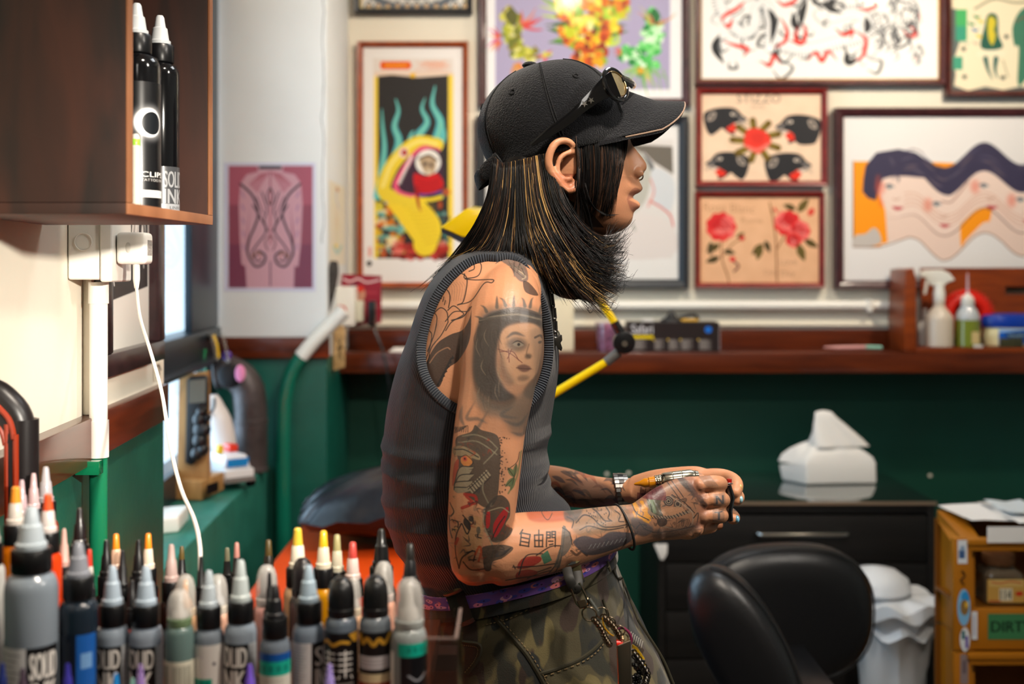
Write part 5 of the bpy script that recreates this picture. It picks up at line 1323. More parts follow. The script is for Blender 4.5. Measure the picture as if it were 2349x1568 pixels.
part('trigger', MB().prism([(2124, 637), (2131, 640), (2125, 674), (2118, 676)], lambda u, v: P(u, v, 3.755), lambda u, v: P(u, v, 3.767)), MW, t, bevel=.002)
# squeeze bottle
t = thing('squeeze_bottle', 'clear squeeze bottle half full of green liquid in the wooden organizer', 'bottle', P(2216, 795, 3.77))
qx = P(2216, 0, 3.77).x
part('body', MB().lathe([(.037, .086), (.0375, .09), (.0365, .10), (.028, .118), (.020, .128), (.0195, .135)], (qx, 3.757, z0), 26), pm('clear_bottle_top', '#cfd6da', rough=.15, alpha=.7, coat=.5), t)
part('liquid', MB().lathe([(.036, 0), (.0385, .003), (.0385, .0855)], (qx, 3.757, z0), 26), pm('green_liquid', '#76822c', rough=.2, coat=.6), t)
part('label', MB().box(qx - .002, qx + .022, 3.7175, 3.7185, z0 + .012, z0 + .05), pm('tan_label', '#c9b07a', rough=.5), t)
part('cap', MB().lathe([(.020, .132), (.021, .134), (.0205, .155), (.010, .165), (.004, .172)], (qx, 3.757, z0), 20), MW, t)
part('nozzle', MB().lathe([(.0042, .17), (.0032, .21), (.002, .235)], (qx, 3.757, z0), 10), pm('pinkish_clear_nozzle', '#dcc0c8', rough=.2, alpha=.7), t)
solid('white_bottle', MB().lathe([(.022, 0), (.024, .002), (.024, .062), (.016, .075), (.009, .082), (.008, .118), (.003, .12)], (P(2122, 0, 3.83).x, 3.83, z0), 18), MW, 'small white bottle with printed side at the left of the spray bottle', 'bottle')
solid('white_bar', MB().box(qx + .002, qx + .032, 3.713, 3.717, z0, z0 + .009), MW, 'small white block lying before the green squeeze bottle', 'block', bevel=.002)
# red spiky ring
t = thing('spiky_ring', 'bright red spiky rubber ring standing behind the squeeze bottle', 'ring')
t.location = (P(2216, 0, 3.848).x, 3.845, z0 + .0955)
RR = pm('red_rubber', '#e0200e', rough=.4)
rc_ = Vector(t.location)
part('ring', MB().torus(rc_, .060, .020, nrm=(0, 1, 0), n=36, m=12), RR, t)
mb = MB()
for k in range(34):
    a = 2 * math.pi * k / 34
    for o_ in (-.012, .012):
        d = Vector((math.cos(a + o_ * 3), o_ * 25, math.sin(a + o_ * 3))).normalized()
        p = rc_ + Vector((math.cos(a), 0, math.sin(a))) * .074 + Vector((0, o_, 0))
        mb.tube([p, p + d * .016], [.007, .0012], 6)
part('spikes', mb, RR, t)
# petroleum jelly tub
t = thing('jelly_jar', 'blue-lidded jar with cream contents and blue oval label at the right picture edge', 'jar', P(2320, 795, 3.77))
jx = P(2320, 0, 3.78).x
ov = lambda r, z, y=3.775: [(jx + r * 1.05 * math.cos(2 * math.pi * j / 32), y + r * .55 * math.sin(2 * math.pi * j / 32), z0 + z) for j in range(32)]
part('jar', MB().loft([ov(.074, 0), ov(.086, .004), ov(.090, .03), ov(.088, .062), ov(.080, .070)]), pm('cream_jelly', '#dfd6a8', rough=.25, coat=.5), t)
part('lid', MB().loft([ov(.092, .062), ov(.094, .066), ov(.094, .086), ov(.088, .100), ov(.05, .106), ov(.002, .107)]), pm('deep_blue_lid', '#0d3aa0', rough=.3, coat=.3), t)
c = Cv(260, 120, '#0d58b8'); c.poly([(0, 0), (260, 0), (260, 20), (130, 6), (0, 30)], '#8fb4e0'); c.ell(92, 50, 62, 26, '#0c2f5a'); c.text('Vaseline', 44, 38, 98, 22, '#a8c4d4', bold=.5); c.text('Original', 176, 36, 60, 16, '#5aa0e0')
mb = MB(); vs = []; us = []; fs = []
for i in range(17):
    a = math.radians(-128 + i * 6.5)
    for k, z in enumerate((.010, .058)): vs.append((jx + .0915 * 1.05 * math.cos(a), 3.775 + .0915 * .55 * math.sin(a), z0 + z)); us.append((i / 16, k))
for i in range(16): fs.append((2 * i, 2 * i + 2, 2 * i + 3, 2 * i + 1))
part('label', mb.add(vs, fs, us), img_mat('print_jelly', c, rough=.3), t)
solid('small_dark_box', MB().box(P(2293, 0, 3.725).x, P(2345, 0, 3.725).x, 3.716, 3.728, z0, z0 + .03), pm('dark_olive_box', '#3a3a26', rough=.4, var=.3, vscale=90), 'small dark olive box in front of the blue-lidded jar', 'box', bevel=.002)

# ------------------------------------------------------------------ pier corner: socket, cards, tag, hose
t = thing('wall_socket', 'white plastic socket block fixed on the side of the pale wall pier', 'socket', P(800, 700, 3.64))
part('block', MB().box(-.543, P(813, 0, 3.62).x, 3.62, 3.70, P(0, 748, 3.62).z, P(0, 657, 3.62).z), WHITEP, t, bevel=.005, seg=3)
part('adapter', MB().box(P(813, 0, 3.62).x + .0005, P(832, 0, 3.64).x, 3.635, 3.69, P(0, 738, 3.64).z, P(0, 690, 3.64).z), pm('cream_adapter', '#cfcab4', rough=.4), t, bevel=.004)
t = thing('power_plug', 'black plug with cable running down past the wooden ledge', 'plug', P(855, 720, 3.66))
part('plug', MB().box(P(845, 0, 3.66).x, P(862, 0, 3.66).x, 3.645, 3.68, P(0, 748, 3.66).z, P(0, 690, 3.66).z), BLACKP, t, bevel=.004)
part('wire', MB().tube(catmull([P(856, 745, 3.66), P(862, 765, 3.65), P(876, 800, 3.64), P(890, 860, 3.63), P(896, 930, 3.64), P(900, 1100, 3.7)], 6), .004, 8), BLACKP, t)
c = Cv(190, 220, '#8f1c30'); c.stroke([(10, 20), (40, 30), (80, 16), (120, 30), (180, 18)], 8, '#d8b8bc'); c.poly([(30, 60), (90, 40), (110, 120), (60, 150)], '#3a1a3c', smooth=True); c.ell(90, 80, 26, 32, '#c48a70'); c.ell(84, 56, 26, 14, '#d03020'); c.stroke([(120, 70), (170, 76)], 6, '#b8404c'); c.stroke([(70, 180), (110, 200)], 10, '#a8605c')
yD = 3.72
solid('postcard', MB().add([P(780, 752, yD), P(875, 740, yD), P(875, 632, yD), P(784, 628, yD)], [(0, 1, 2, 3)], [(0, 0), (1, 0), (1, 1), (0, 1)]), img_mat('print_postcard', c), 'dark red picture postcard leaning behind the white socket block', 'card')
t = thing('wooden_tag', 'pale wooden tag with a dark brushed mark hanging below the socket block', 'tag', P(777, 795, 3.55))
part('plate', MB().prism([(765, 752), (778, 740), (793, 754), (791, 842), (764, 850)], lambda u, v: P(u, v, 3.55), lambda u, v: P(u, v, 3.562)), wood('pale_tag_wood', '#caa876', '#b08c5a', scale=(8, 8, 30), rough=.6, coat=0), t, bevel=.001)
m = MB()
for pts in ([(772, 775), (784, 795), (774, 822)], [(786, 772), (776, 796), (786, 826)], [(770, 800), (788, 797)]): m.tube([P(u, v, 3.5492) for u, v in pts], .0018, 6)
part('mark', m, pm('dark_brush_mark', '#5a4a2c', rough=.7), t)
part('cord', MB().tube(catmull([P(778, 742, 3.555), P(790, 728, 3.56), P(792, 706, 3.57), P(776, 700, 3.57)], 5), .0028, 7), pm('red_cord', '#c0281c', rough=.5), t)
solid('hair_tassel', MB().tube(catmull([P(766, 598, 3.5), P(762, 650, 3.5), P(752, 715, 3.5)], 6), [.012, .016, .018, .019, .019, .018, .017, .016, .014, .013, .011, .009, .006], 9, flat=.5), pm('dark_fibres', '#3c3836', rough=.8, bump=1, bscale=90, var=.5, vscale=60), 'dark hairy tassel hanging at the corner of the pale pier', 'tassel')
# bent pipe from the socket down into the green
pts = [P(790, 712, 3.43), P(760, 742, 3.43), P(722, 780, 3.425), P(690, 818, 3.42)]
pts2 = [P(690, 818, 3.42), P(668, 856, 3.42), P(655, 905, 3.42), P(650, 960, 3.42), P(649, 1060, 3.42), P(650, 1250, 3.42), P(650, 1400, 3.42)]
t = thing('bent_pipe', 'bent pipe in front of the pier, white above and green below', 'pipe', P(650, 1300, 3.42))
part('upper_pipe', MB().tube(catmull(pts, 6), .0215, 16), WHITEP, t, label='white upper length of the pipe')
part('lower_pipe', MB().tube(catmull(pts2, 6), .0215, 16), pm('green_pipe_paint', '#0f6a55', rough=.25, coat=.5), t, label='green painted lower length of the pipe')

# ------------------------------------------------------------------ window sill things
ZS = 0.8523
PINE = wood('pine_wood', '#b98a52', '#94683a', scale=(20, 20, 5), rough=.6, coat=0)
t = thing('plank_stand', 'raw wooden plank stand with a black figurine plaque on the window sill', 'ornament', P(460, 1147, 2.92))
part('board', MB().prism([(404, 1140), (410, 862), (474, 852), (476, 1100), (440, 1142)], lambda u, v: P(u, v, 2.93), lambda u, v: P(u, v, 2.93) + Vector((0, .035, 0))), PINE, t, bevel=.001)
part('foot_block', MB().hexa([P(404, 1144, 2.90), P(462, 1147, 2.90), P(514, 1122, 3.02), P(470, 1122, 3.02)] + [p + Vector((0, 0, .045)) for p in (P(404, 1144, 2.90), P(462, 1147, 2.90), P(514, 1122, 3.02), P(470, 1122, 3.02))]), PINE, t, bevel=.001)
part('plaque', MB().prism([(424, 1062), (428, 870), (436, 863), (470, 860), (476, 866), (474, 1040), (440, 1068)], lambda u, v: P(u, v, 2.915), lambda u, v: P(u, v, 2.915) + Vector((0, .014, 0))), pm('black_resin', '#151214', rough=.35), t, bevel=.004)
part('plaque_window', MB().prism([(434, 872), (472, 869), (471, 922), (433, 925)], lambda u, v: P(u, v, 2.911), lambda u, v: P(u, v, 2.914)), pm('grey_olive_panel', '#5b5548', rough=.5), t)
m = MB()
for (u, v, r) in ((462, 945, 12), (458, 962, 16), (462, 985, 19), (470, 985, 14), (459, 1010, 17), (466, 1030, 13), (452, 1040, 14), (476, 958, 8)): m.ell(P(u, v, 2.90), (r / F * 2.9, .018, r * 1.15 / F * 2.9))
part('figurine', m, MATS['black_resin'], t)
part('nameplate', MB().prism([(474, 1112), (501, 1103), (501, 1125), (474, 1135)], lambda u, v: P(u, v, 2.885 if u < 490 else 2.93), lambda u, v: P(u, v, 2.895 if u < 490 else 2.94)), BLACKP, t)
# white horned figure
t = thing('white_figure', 'glossy white curved figure with black hook behind the plank stand', 'figurine', P(505, 1040, 3.12))
part('body', MB().tube(catmull([P(489, 905, 3.2), P(490, 935, 3.2), P(503, 975, 3.2), P(512, 1020, 3.2), P(512, 1075, 3.2)], 5), [.012, .018, .023, .026, .028, .030, .032, .034, .035, .036, .036, .036, .036, .036, .036, .036, .036, .036, .036, .036, .036], 14), pm('white_glazed', '#dcd4d0', rough=.3, coat=.4), t)
part('hook', MB().tube(catmull([P(492, 912, 3.17), P(492, 930, 3.165), P(485, 945, 3.16), P(478, 952, 3.16)], 5), .0035, 7), BLACKP, t)
# toy van
t = thing('toy_van', 'white toy van with blue windows and red-yellow trim on the window sill', 'toy', P(520, 1105, 3.16))
tv = Matrix.Translation(P(522, 1100, 3.10) + Vector((0, 0, .0))) @ Matrix.Rotation(math.radians(38), 4, 'Z')
zv = ZS
def TVb(x0, x1, y0, y1, z0_, z1_, dx=0):
    c8 = [(x0, y0, z0_), (x1, y0, z0_), (x1, y1, z0_), (x0, y1, z0_), (x0 + dx, y0 + dx, z1_), (x1 - dx, y0 + dx, z1_), (x1 - dx, y1 - dx, z1_), (x0 + dx, y1 - dx, z1_)]
    out = []
    for v in c8:
        q_ = tv @ Vector((v[0], v[1], 0)); out.append(Vector((q_.x, q_.y, zv + v[2])))
    return MB().hexa(out)
WT = pm('toy_white', '#e2dede', rough=.3); BT = pm('toy_blue', '#1c7fc4', rough=.25)
part('body', TVb(-.04, .04, -.075, .05, .02, .055), WT, t, bevel=.004)
part('cabin', TVb(-.037, .037, -.06, .05, .0552, .088, .008), WT, t, bevel=.003)
part('window', TVb(-.028, .028, -.064, -.060, .060, .080), BT, t)
part('window', TVb(.0345, .037, -.05, -.02, .060, .080), BT, t)
part('window', TVb(.0345, .037, -.01, .03, .060, .080), BT, t)
part('bumper', TVb(-.041, .041, -.079, -.0755, .022, .034), pm('toy_grey', '#77706c', rough=.5), t)
part('roof_light', TVb(.005, .03, .0, .04, .089, .108), pm('toy_red', '#d8341c', rough=.3), t, bevel=.003)
part('roof_light', TVb(-.035, -.02, -.02, .0, .089, .112), pm('toy_yellow', '#e8c020', rough=.3), t, bevel=.003)
part('trim', TVb(.0405, .042, -.04, .04, .03, .045), MATS['toy_red'], t)
for y in (-.045, .03):
    q_ = tv @ Vector((.036, y, 0)); q2_ = tv @ Vector((.050, y, 0))
    wh = part('wheel', MB().tube([Vector((q_.x, q_.y, zv + .019)), Vector((q2_.x, q2_.y, zv + .019))], .0185, 16), BLACKP, t)
    q3_ = tv @ Vector((.0515, y, 0)); part('hubcap', MB().tube([Vector((q2_.x, q2_.y, zv + .019)), Vector((q3_.x, q3_.y, zv + .019))], .010, 12), pm('toy_cream', '#d8cfae', rough=.4), wh)
    q_ = tv @ Vector((-.036, y, 0)); q2_ = tv @ Vector((-.050, y, 0)); part('wheel', MB().tube([Vector((q_.x, q_.y, zv + .019)), Vector((q2_.x, q2_.y, zv + .019))], .0185, 16), BLACKP, t)
# elbow duct
t = thing('metal_elbow', 'rusty dark metal pipe elbow standing upright on the window sill', 'pipe', P(575, 1080, 3.33))
RM = pm('rusty_dark_metal', '#4a4140', rough=.42, metal=.35, var=.45, vscale=16, bump=.5, bscale=50)
ex = P(575, 0, 3.33).x
part('upright', MB().lathe([(.048, 0), (.050, .002), (.0495, .012), (.047, .014), (.047, .135), (.0485, .137), (.0485, .148), (.047, .15)], (ex, 3.33, ZS), 28), RM, t)
part('bend', MB().tube(catmull([(ex, 3.33, ZS + .15), (ex - .001, 3.33, ZS + .19), P(568, 890, 3.33), P(545, 862, 3.33), P(512, 852, 3.33), P(496, 853, 3.33)], 6), .046, 24), RM, t)
part('bend_mouth', MB().torus(P(500, 853, 3.33), .046, .005, nrm=(1, 0, .1), n=26), RM, t)
t = thing('pompom', 'black fuzzy pompom with a pink oval patch hanging on the metal elbow', 'ornament', P(525, 870, 3.25))
mb = MB(); q = random.Random(4)
for i in range(420):
    d = Vector((q.gauss(0, 1), q.gauss(0, 1), q.gauss(0, 1))).normalized(); cc_ = P(528, 862, 3.245)
    mb.add([cc_ + d * .012 + Vector((.001, 0, 0)), cc_ + d * .012 - Vector((.001, 0, 0)), cc_ + Vector((d.x * .040, d.y * .028, d.z * .040))], [(0, 1, 2)])
part('fur', mb.ell(P(528, 862, 3.245), (.034, .024, .034)), pm('black_fur', '#1a181a', rough=.9), t, kind='stuff')
part('patch', MB().ell(P(551, 856, 3.215), (.0145, .006, .024)), pm('pink_felt', '#d87fa4', rough=.8), t)
t = thing('key_chains', 'bundle of metal chains and coloured cords hanging from the window catch', 'chain', P(498, 790, 3.2))
cols = (('chain', '#b9b4aa', 1), ('cord', '#e0b51a', 0), ('cord', '#2f8a5a', 0), ('chain', '#b9b4aa', 1), ('tag', '#4a2a8a', 0))
for k, (nm, col, met) in enumerate(cols):
    u = 484 + k * 9
    mb = MB()
    if nm == 'chain':
        for j in range(9): mb.torus(P(u + j * 1.5, 770 + j * 7, 3.2), .0045, .0012, nrm=((1, 0, 0) if j % 2 else (0, 1, 0)), n=10, m=5)
    elif nm == 'cord': mb.tube(catmull([P(u - 4, 768, 3.2), P(u + 4, 790, 3.2), P(u + 8, 820, 3.2)] if k == 1 else [P(472, 800, 3.2), P(468, 820, 3.2), P(473, 850, 3.2)], 5), .004, 7)
    else: mb.ell(P(520, 815, 3.21), (.014, .006, .014))
    part(nm, mb, pm('hanging_' + nm + col[1:], col, rough=.3, metal=met), t)
part('catch', MB().box(P(455, 0, 3.25).x, P(500, 0, 3.25).x, 3.22, 3.28, P(0, 780, 3.25).z, P(0, 766, 3.25).z), BLACKP, t, bevel=.002)
solid('white_device', MB().hexa([Vector((v[0], v[1], ZS)) for v in ((-.79, 2.52), (-.722, 2.55), (-.735, 2.68), (-.80, 2.65))] + [Vector((v[0], v[1], ZS + .035)) for v in ((-.79, 2.52), (-.722, 2.55), (-.735, 2.68), (-.80, 2.65))]), WHITEP, 'white flat plastic box at the near end of the green window sill', 'box', bevel=.006, seg=3)

# ------------------------------------------------------------------ swing-arm lamp behind the person
YEL = pm('yellow_enamel', '#e8c400', rough=.3, coat=.4)
t = thing('swing_arm_lamp', 'yellow swing-arm lamp with black joint behind the person', 'lamp', P(1235, 920, 2.3))
D_ = 2.3
part('lower_arm', MB().tube([P(1010, 1060, D_), P(1397, 826, D_)], .0080, 12), YEL, t)
part('joint_sleeve', MB().tube([P(1390, 831, D_), P(1420, 806, D_)], .0095, 12), pm('grey_sleeve', '#7a7a78', rough=.3, metal=.6), t)
part('joint', MB().tube([P(1431, 785, D_) + Vector((0, -.014, 0)), P(1431, 785, D_) + Vector((0, .014, 0))], .0215, 24), BLACKP, t, bevel=.002)
part('joint_bolt', MB().tube([P(1431, 787, D_) + Vector((0, -.018, 0)), P(1431, 787, D_) + Vector((0, -.0141, 0))], .0062, 12), CHROME, t)
part('joint_sleeve', MB().tube([P(1409, 738, D_), P(1430, 775, D_)], .0095, 12), BLACKP, t)
part('upper_arm', MB().tube([P(1411, 741, D_), P(1355, 655, D_), P(1195, 420, D_)], .0078, 12), YEL, t)
part('head_arm', MB().tube([P(1195, 420, D_), P(1100, 500, D_)], .0075, 10), BLACKP, t)
sh = [(1010, 521), (1070, 478), (1112, 484), (1120, 500), (1085, 545), (1060, 543)]
part('shade', MB().prism(sh, lambda u, v: P(u, v, D_ - .06), lambda u, v: P(u + 16, v - 6, D_ + .10)), YEL, t, bevel=.004)
part('shade_rim', MB().prism([(1012, 524), (1060, 544), (1086, 548), (1084, 560), (1056, 556), (1012, 532)], lambda u, v: P(u, v, D_ - .058), lambda u, v: P(u + 16, v - 4, D_ + .09)), pm('navy_rim', '#1c2230', rough=.4), t)
part('clamp', MB().tube([P(1010, 1060, D_), (P(1010, 0, D_).x, D_, .7505)], .012, 10), BLACKP, t)

# ------------------------------------------------------------------ stacking crates at the right
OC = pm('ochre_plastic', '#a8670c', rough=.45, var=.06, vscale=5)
OCD = pm('ochre_plastic_shaded', '#7a480a', rough=.5)  # darker copy of the ochre: shade inside the bins put into the colour
t = thing('storage_crates', 'stack of ochre plastic bins with open fronts and stickers at the right edge', 'crate', (1.25, 2.85, 0))
x0c, x1c, y0c, y1c = 1.012, 1.46, 2.70, 2.92
def front(zt_c, zl, zb_c, nm):
    # one bin: rim, posts, lip, floor, back and sides
    b = part(nm, MB().box(x0c + .035, x1c, y0c, y0c + .012, zb_c, zl), OC, t, bevel=.004)      # lip
    part('post', MB().prism([(0, zb_c), (.040, zb_c), (.040, zl), (.046, zl + .012), (.040, zt_c), (0, zt_c)][::-1], lambda u, v: (x0c + u, y0c - .004, v), lambda u, v: (x0c + u, y0c + .016, v)), OC, b, bevel=.002)
    part('side_wall', MB().box(x0c + .050, x0c + .056, y0c + .0165, y1c, zb_c, zt_c), OC, b)
    part('side_wall', MB().box(x1c - .008, x1c, y0c + .0165, y1c, zb_c, zt_c), OC, b)
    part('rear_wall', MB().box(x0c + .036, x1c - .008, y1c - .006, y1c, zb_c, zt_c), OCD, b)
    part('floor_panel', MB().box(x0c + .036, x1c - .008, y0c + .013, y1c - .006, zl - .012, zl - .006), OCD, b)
    part('rim', MB().box(x0c + .036, x1c, y0c - .006, y0c + .014, zt_c - .028, zt_c - .014).box(x0c + .030, x1c, y0c - .012, y0c + .014, zt_c - .0138, zt_c), OC, b, bevel=.002)
front(.806, .645, .550, 'bin')
front(.545, .34, .25, 'bin')
front(.245, .06, .0, 'bin')
part('corner_flare', MB().hexa([(x0c, y0c - .003, .79), (x0c + .05, y0c - .003, .79), (1.10, y1c, .80), (1.055, y1c, .80), (x0c + .02, y0c - .003, .806), (x0c + .06, y0c - .003, .806), (1.11, y1c, .826), (1.055, y1c, .826)]), OC, t)
GL = Cv(300, 180, '#3f7a4e'); GL.text('DIRTY', 18, 52, 210, 76, '#12241a', bold=1.6)
part('sign', MB().quad((P(2266, 0, 2.699).x, 2.6990, P(0, 1466, 2.699).z), (P(2400, 0, 2.699).x, 2.6990, P(0, 1466, 2.699).z), (P(2400, 0, 2.699).x, 2.6990, P(0, 1407, 2.699).z), (P(2266, 0, 2.699).x, 2.6990, P(0, 1407, 2.699).z)), img_mat('print_dirty', GL, rough=.35), t, label='green sign with dark lettering', smooth=False)
def sticker(u0, v0, u1, v1, draw, nm, rnd=False):
    c = Cv(80, 140, '#d8dce0'); draw(c)
    D = y0c - .0046
    if rnd:
        n = 20; vs = [P((u0 + u1) / 2 + (u1 - u0) / 2 * math.cos(2 * math.pi * k / n), (v0 + v1) / 2 + (v1 - v0) / 2 * math.sin(2 * math.pi * k / n), D) for k in range(n)]
        mb = MB().add(vs, [tuple(range(n))], [(.5 + .5 * math.cos(2 * math.pi * k / n), .5 - .5 * math.sin(2 * math.pi * k / n)) for k in range(n)])
    else: mb = MB().quad(P(u0, v1, D), P(u1, v1, D), P(u1, v0, D), P(u0, v0, D))
    part('sticker', mb, img_mat('print_sticker_' + nm, c), t, smooth=False)
sticker(2197, 1238, 2219, 1292, lambda c: (c.rect(10, 60, 60, 110, '#3a5a88'), c.ell(40, 50, 20, 16, '#8aa0b8')), 'a')
sticker(2196, 1350, 2226, 1435, lambda c: (c.rect(0, 0, 80, 140, '#7ab4dc'), c.ell(50, 30, 26, 20, '#2f90d0'), c.ell(44, 70, 26, 30, '#8a6a3c'), c.ell(56, 60, 10, 12, '#e0b030')), 'b', True)
sticker(2202, 1438, 2225, 1494, lambda c: (c.rect(14, 20, 40, 70, '#2a6a70'), c.rect(44, 50, 66, 120, '#5a3aa0')), 'c', True)
sticker(2203, 1500, 2221, 1568, lambda c: (c.rect(0, 0, 80, 140, '#8a7a7a'), c.rect(20, 30, 60, 90, '#6a5a60')), 'd')
sticker(2229, 1402, 2242, 1466, lambda c: (c.rect(20, 20, 50, 120, '#b8b4c4'),), 'e')
m = MB().tube(catmull([P(2206, 1308, y0c - .006), P(2214, 1320, y0c - .006), P(2204, 1330, y0c - .006), P(2212, 1340, y0c - .006)], 4), .0016, 5)
part('pen_mark', m, BLACKP, t)
# papers on top
for k, (q4, lab_, dz) in enumerate((([(1.06, 2.93), (1.24, 2.93), (1.20, 2.72), (1.075, 2.75)], 'white paper sheet at the left on top of the ochre bins', 0), ([(1.16, 2.94), (1.45, 2.94), (1.44, 2.695), (1.16, 2.69)], 'folded white paper sheet lying over the front rim of the ochre bins', .006), ([(1.16, 2.90), (1.26, 2.92), (1.28, 2.74), (1.17, 2.76)], 'small bluish paper on top of the two white sheets', .014))):
    n = 10; vs = []; fs = []
    for i in range(n + 1):
        for j in range(n + 1):
            a_ = Vector(q4[0]).lerp(Vector(q4[1]), i / n); b2 = Vector(q4[3]).lerp(Vector(q4[2]), i / n); p = a_.lerp(b2, j / n)
            vs.append((p.x, p.y, .8345 + dz + .012 * abs(mnoise.noise(Vector((p.x * 9, p.y * 9, k * 3))))))
    for i in range(n):
        for j in range(n): fs.append((i * (n + 1) + j, (i + 1) * (n + 1) + j, (i + 1) * (n + 1) + j + 1, i * (n + 1) + j + 1))
    solid('paper_sheet', MB().add(vs, fs), TW if k < 2 else pm('bluish_paper', '#cfd8dc', rough=.6), lab_, 'paper', 'papers on top of the crates')
solid('hanging_paper', MB().box(P(2262, 0, 2.69).x, 1.45, 2.682, 2.6835, .800, .836), TW, 'white paper flap hanging over the front rim of the ochre bins', 'paper')
# jar
t = thing('glass_jar', 'square glass jar with cork lid and tan labels inside the upper ochre bin', 'jar', P(2296, 1397, 2.78))
jx, jy, jz = P(2294, 0, 2.78).x, 2.79, .6402
sq = lambda r, z: [(jx + r * max(-1, min(1, 1.25 * math.cos(a))) , jy + r * max(-1, min(1, 1.25 * math.sin(a))), jz + z) for a in [2 * math.pi * j / 32 for j in range(32)]]
part('glass', MB().loft([sq(.042, 0), sq(.046, .004), sq(.046, .066), sq(.040, .074), sq(.031, .080), sq(.031, .086)]), pm('jar_glass', '#6f6250', rough=.08, coat=1, alpha=.75), t)
part('lid', MB().lathe([(.030, .0862), (.036, .087), (.038, .106), (.037, .110), (.0005, .1105)], (jx, jy, jz), 24), wood('cork_lid', '#9a6840', '#7c4f2c', scale=(30, 30, 30), rough=.7, coat=0), t)
c = Cv(180, 130, '#c9a050'); c.rect(10, 0, 170, 40, '#d8b870'); c.stroke([(20, 16), (60, 22), (110, 12), (160, 20)], 7, '#c4502c'); c.rect(56, 50, 118, 120, '#e0dcc4'); c.text('114', 62, 58, 50, 56, '#5a5a4a', bold=.8); c.ell(150, 80, 18, 12, '#c8321c'); c.stroke([(10, 122), (60, 122)], 8, '#a82818')
part('label', MB().quad((jx - .045, jy - .0465, jz + .006), (jx + .045, jy - .0465, jz + .006), (jx + .045, jy - .0465, jz + .060), (jx - .045, jy - .0465, jz + .060)), img_mat('print_jar', c), t, smooth=False)
# ------------------------------------------------------------------ the person (seen from the right side, facing +X), symmetry plane y = YM
YM = 1.55
person = thing('person', 'person with black cap and tattooed arms leaning on the orange bench, holding a tattoo pen', 'person', (0.0, YM, 0.0))

def sring(py, xb, xf, hw, tilt=0.0, e=2.4, n=64, ym=YM, push=0.0, D=YM, bump=None):
    xb_, xf_ = P(xb, 0, D).x - push, P(xf, 0, D).x + push
    z = P(0, py, D).z; xc = (xb_ + xf_) / 2; a = (xf_ - xb_) / 2; b = hw + push
    out = []
    for j in range(n):
        t = 2 * math.pi * j / n
        c, s_ = math.cos(t), math.sin(t)
        k = (abs(c) ** e + abs(s_) ** e) ** (-1 / e)
        out.append(Vector((xc + a * k * c, ym + b * k * s_, z + tilt * (a * k * c))))
    return out

def interp_rows(rows, step):
    """rows of equal-length tuples keyed by row[0]; Catmull-Rom resample"""
    pts = catmull(rows, max(1, int(step)))
    return [tuple(p) for p in pts]

TORSO = [(556, 1100, 1210, .062), (572, 1078, 1222, .098), (592, 1045, 1232, .138), (620, 1018, 1242, .162), (660, 990, 1254, .174), (710, 968, 1264, .178), (770, 948, 1271, .176), (840, 922, 1273, .170), (920, 902, 1262, .162), (1000, 892, 1250, .155), (1080, 891, 1244, .150), (1150, 895, 1270, .148), (1210, 908, 1318, .149), (1270, 948, 1345, .146), (1330, 988, 1372, .144), (1400, 1000, 1385, .144)]
RB = random.Random(2)
body = MB()
body.loft([sring(*r) for r in interp_rows(TORSO, 3)])
def T3(rows, n=14, steps=6, up=None, flat=1.0):
    """rows (px, py, D, radius px or (vertical px, depth m))"""
    a = []
    for r in rows:
        p = P(r[0], r[1], r[2]); rr = r[3]
        if hasattr(rr, '__len__'): ra, rb = rr[0] * r[2] / F, rr[1]
        else: ra = rr * r[2] / F; rb = ra * flat
        a.append((p.x, p.y, p.z, ra, rb))
    a = catmull(a, steps)
    return [Vector(q[:3]) for q in a], [(float(q[3]), float(q[4])) for q in a]
def limb(mb, rows, n=18, steps=5, up=None, flat=1.0, caps=True):
    p, r = T3(rows, n, steps, up, flat)
    mb.tube(p, r, n, up=up)
    if caps:
        for q, k in ((p[0], r[0]), (p[-1], r[-1])): mb.ell(q, (min(k),) * 3, 14, 8)
# neck, trapezius
limb(body, [(1150, 660, YM, 92), (1180, 605, YM, 90), (1222, 545, YM, 88), (1262, 490, YM, 90), (1285, 440, YM, 88)], flat=0.86, n=24)
for s_ in (-1, 1):
    dd = lambda d: YM + s_ * (d - YM) * -1 if s_ > 0 else d
    def DD(d): return d if s_ < 0 else 2 * YM - d
    def L(px, py, d):   # mirror in depth keeps world x, z
        v = P(px, py, d); return Vector((v.x, DD(v.y), v.z))
    pts = [L(1170, 640, 1.50), L(1162, 658, 1.45), L(1160, 676, 1.41)]
    body.tube(catmull(pts, 5), [.044] * 6 + [.043] * 5, 18)
# head
HR = [(150, 1225, 1300, .018), (175, 1180, 1345, .042), (210, 1152, 1390, .058), (250, 1136, 1418, .067), (290, 1128, 1436, .0735), (322, 1126, 1441, .0765), (345, 1130, 1440, .0745), (375, 1140, 1441, .0735), (405, 1156, 1442, .071), (430, 1180, 1443, .067), (455, 1210, 1444, .0625), (480, 1240, 1444, .0565), (500, 1258, 1443, .050), (516, 1270, 1438, .043), (530, 1285, 1425, .032), (539, 1310, 1400, .018)]
PROF = [(290, 1443), (310, 1445), (321, 1446), (332, 1451), (341, 1459), (351, 1467), (361, 1475), (371, 1482), (380, 1486), (389, 1484), (396, 1477), (401, 1470), (408, 1466), (416, 1467), (423, 1471), (430, 1475), (436, 1474), (441, 1468), (446, 1458), (450, 1448), (454, 1447), (458, 1458), (463, 1466), (470, 1470), (476, 1468), (481, 1460), (487, 1453), (496, 1452), (506, 1450), (515, 1445), (524, 1434), (532, 1420), (539, 1400)]
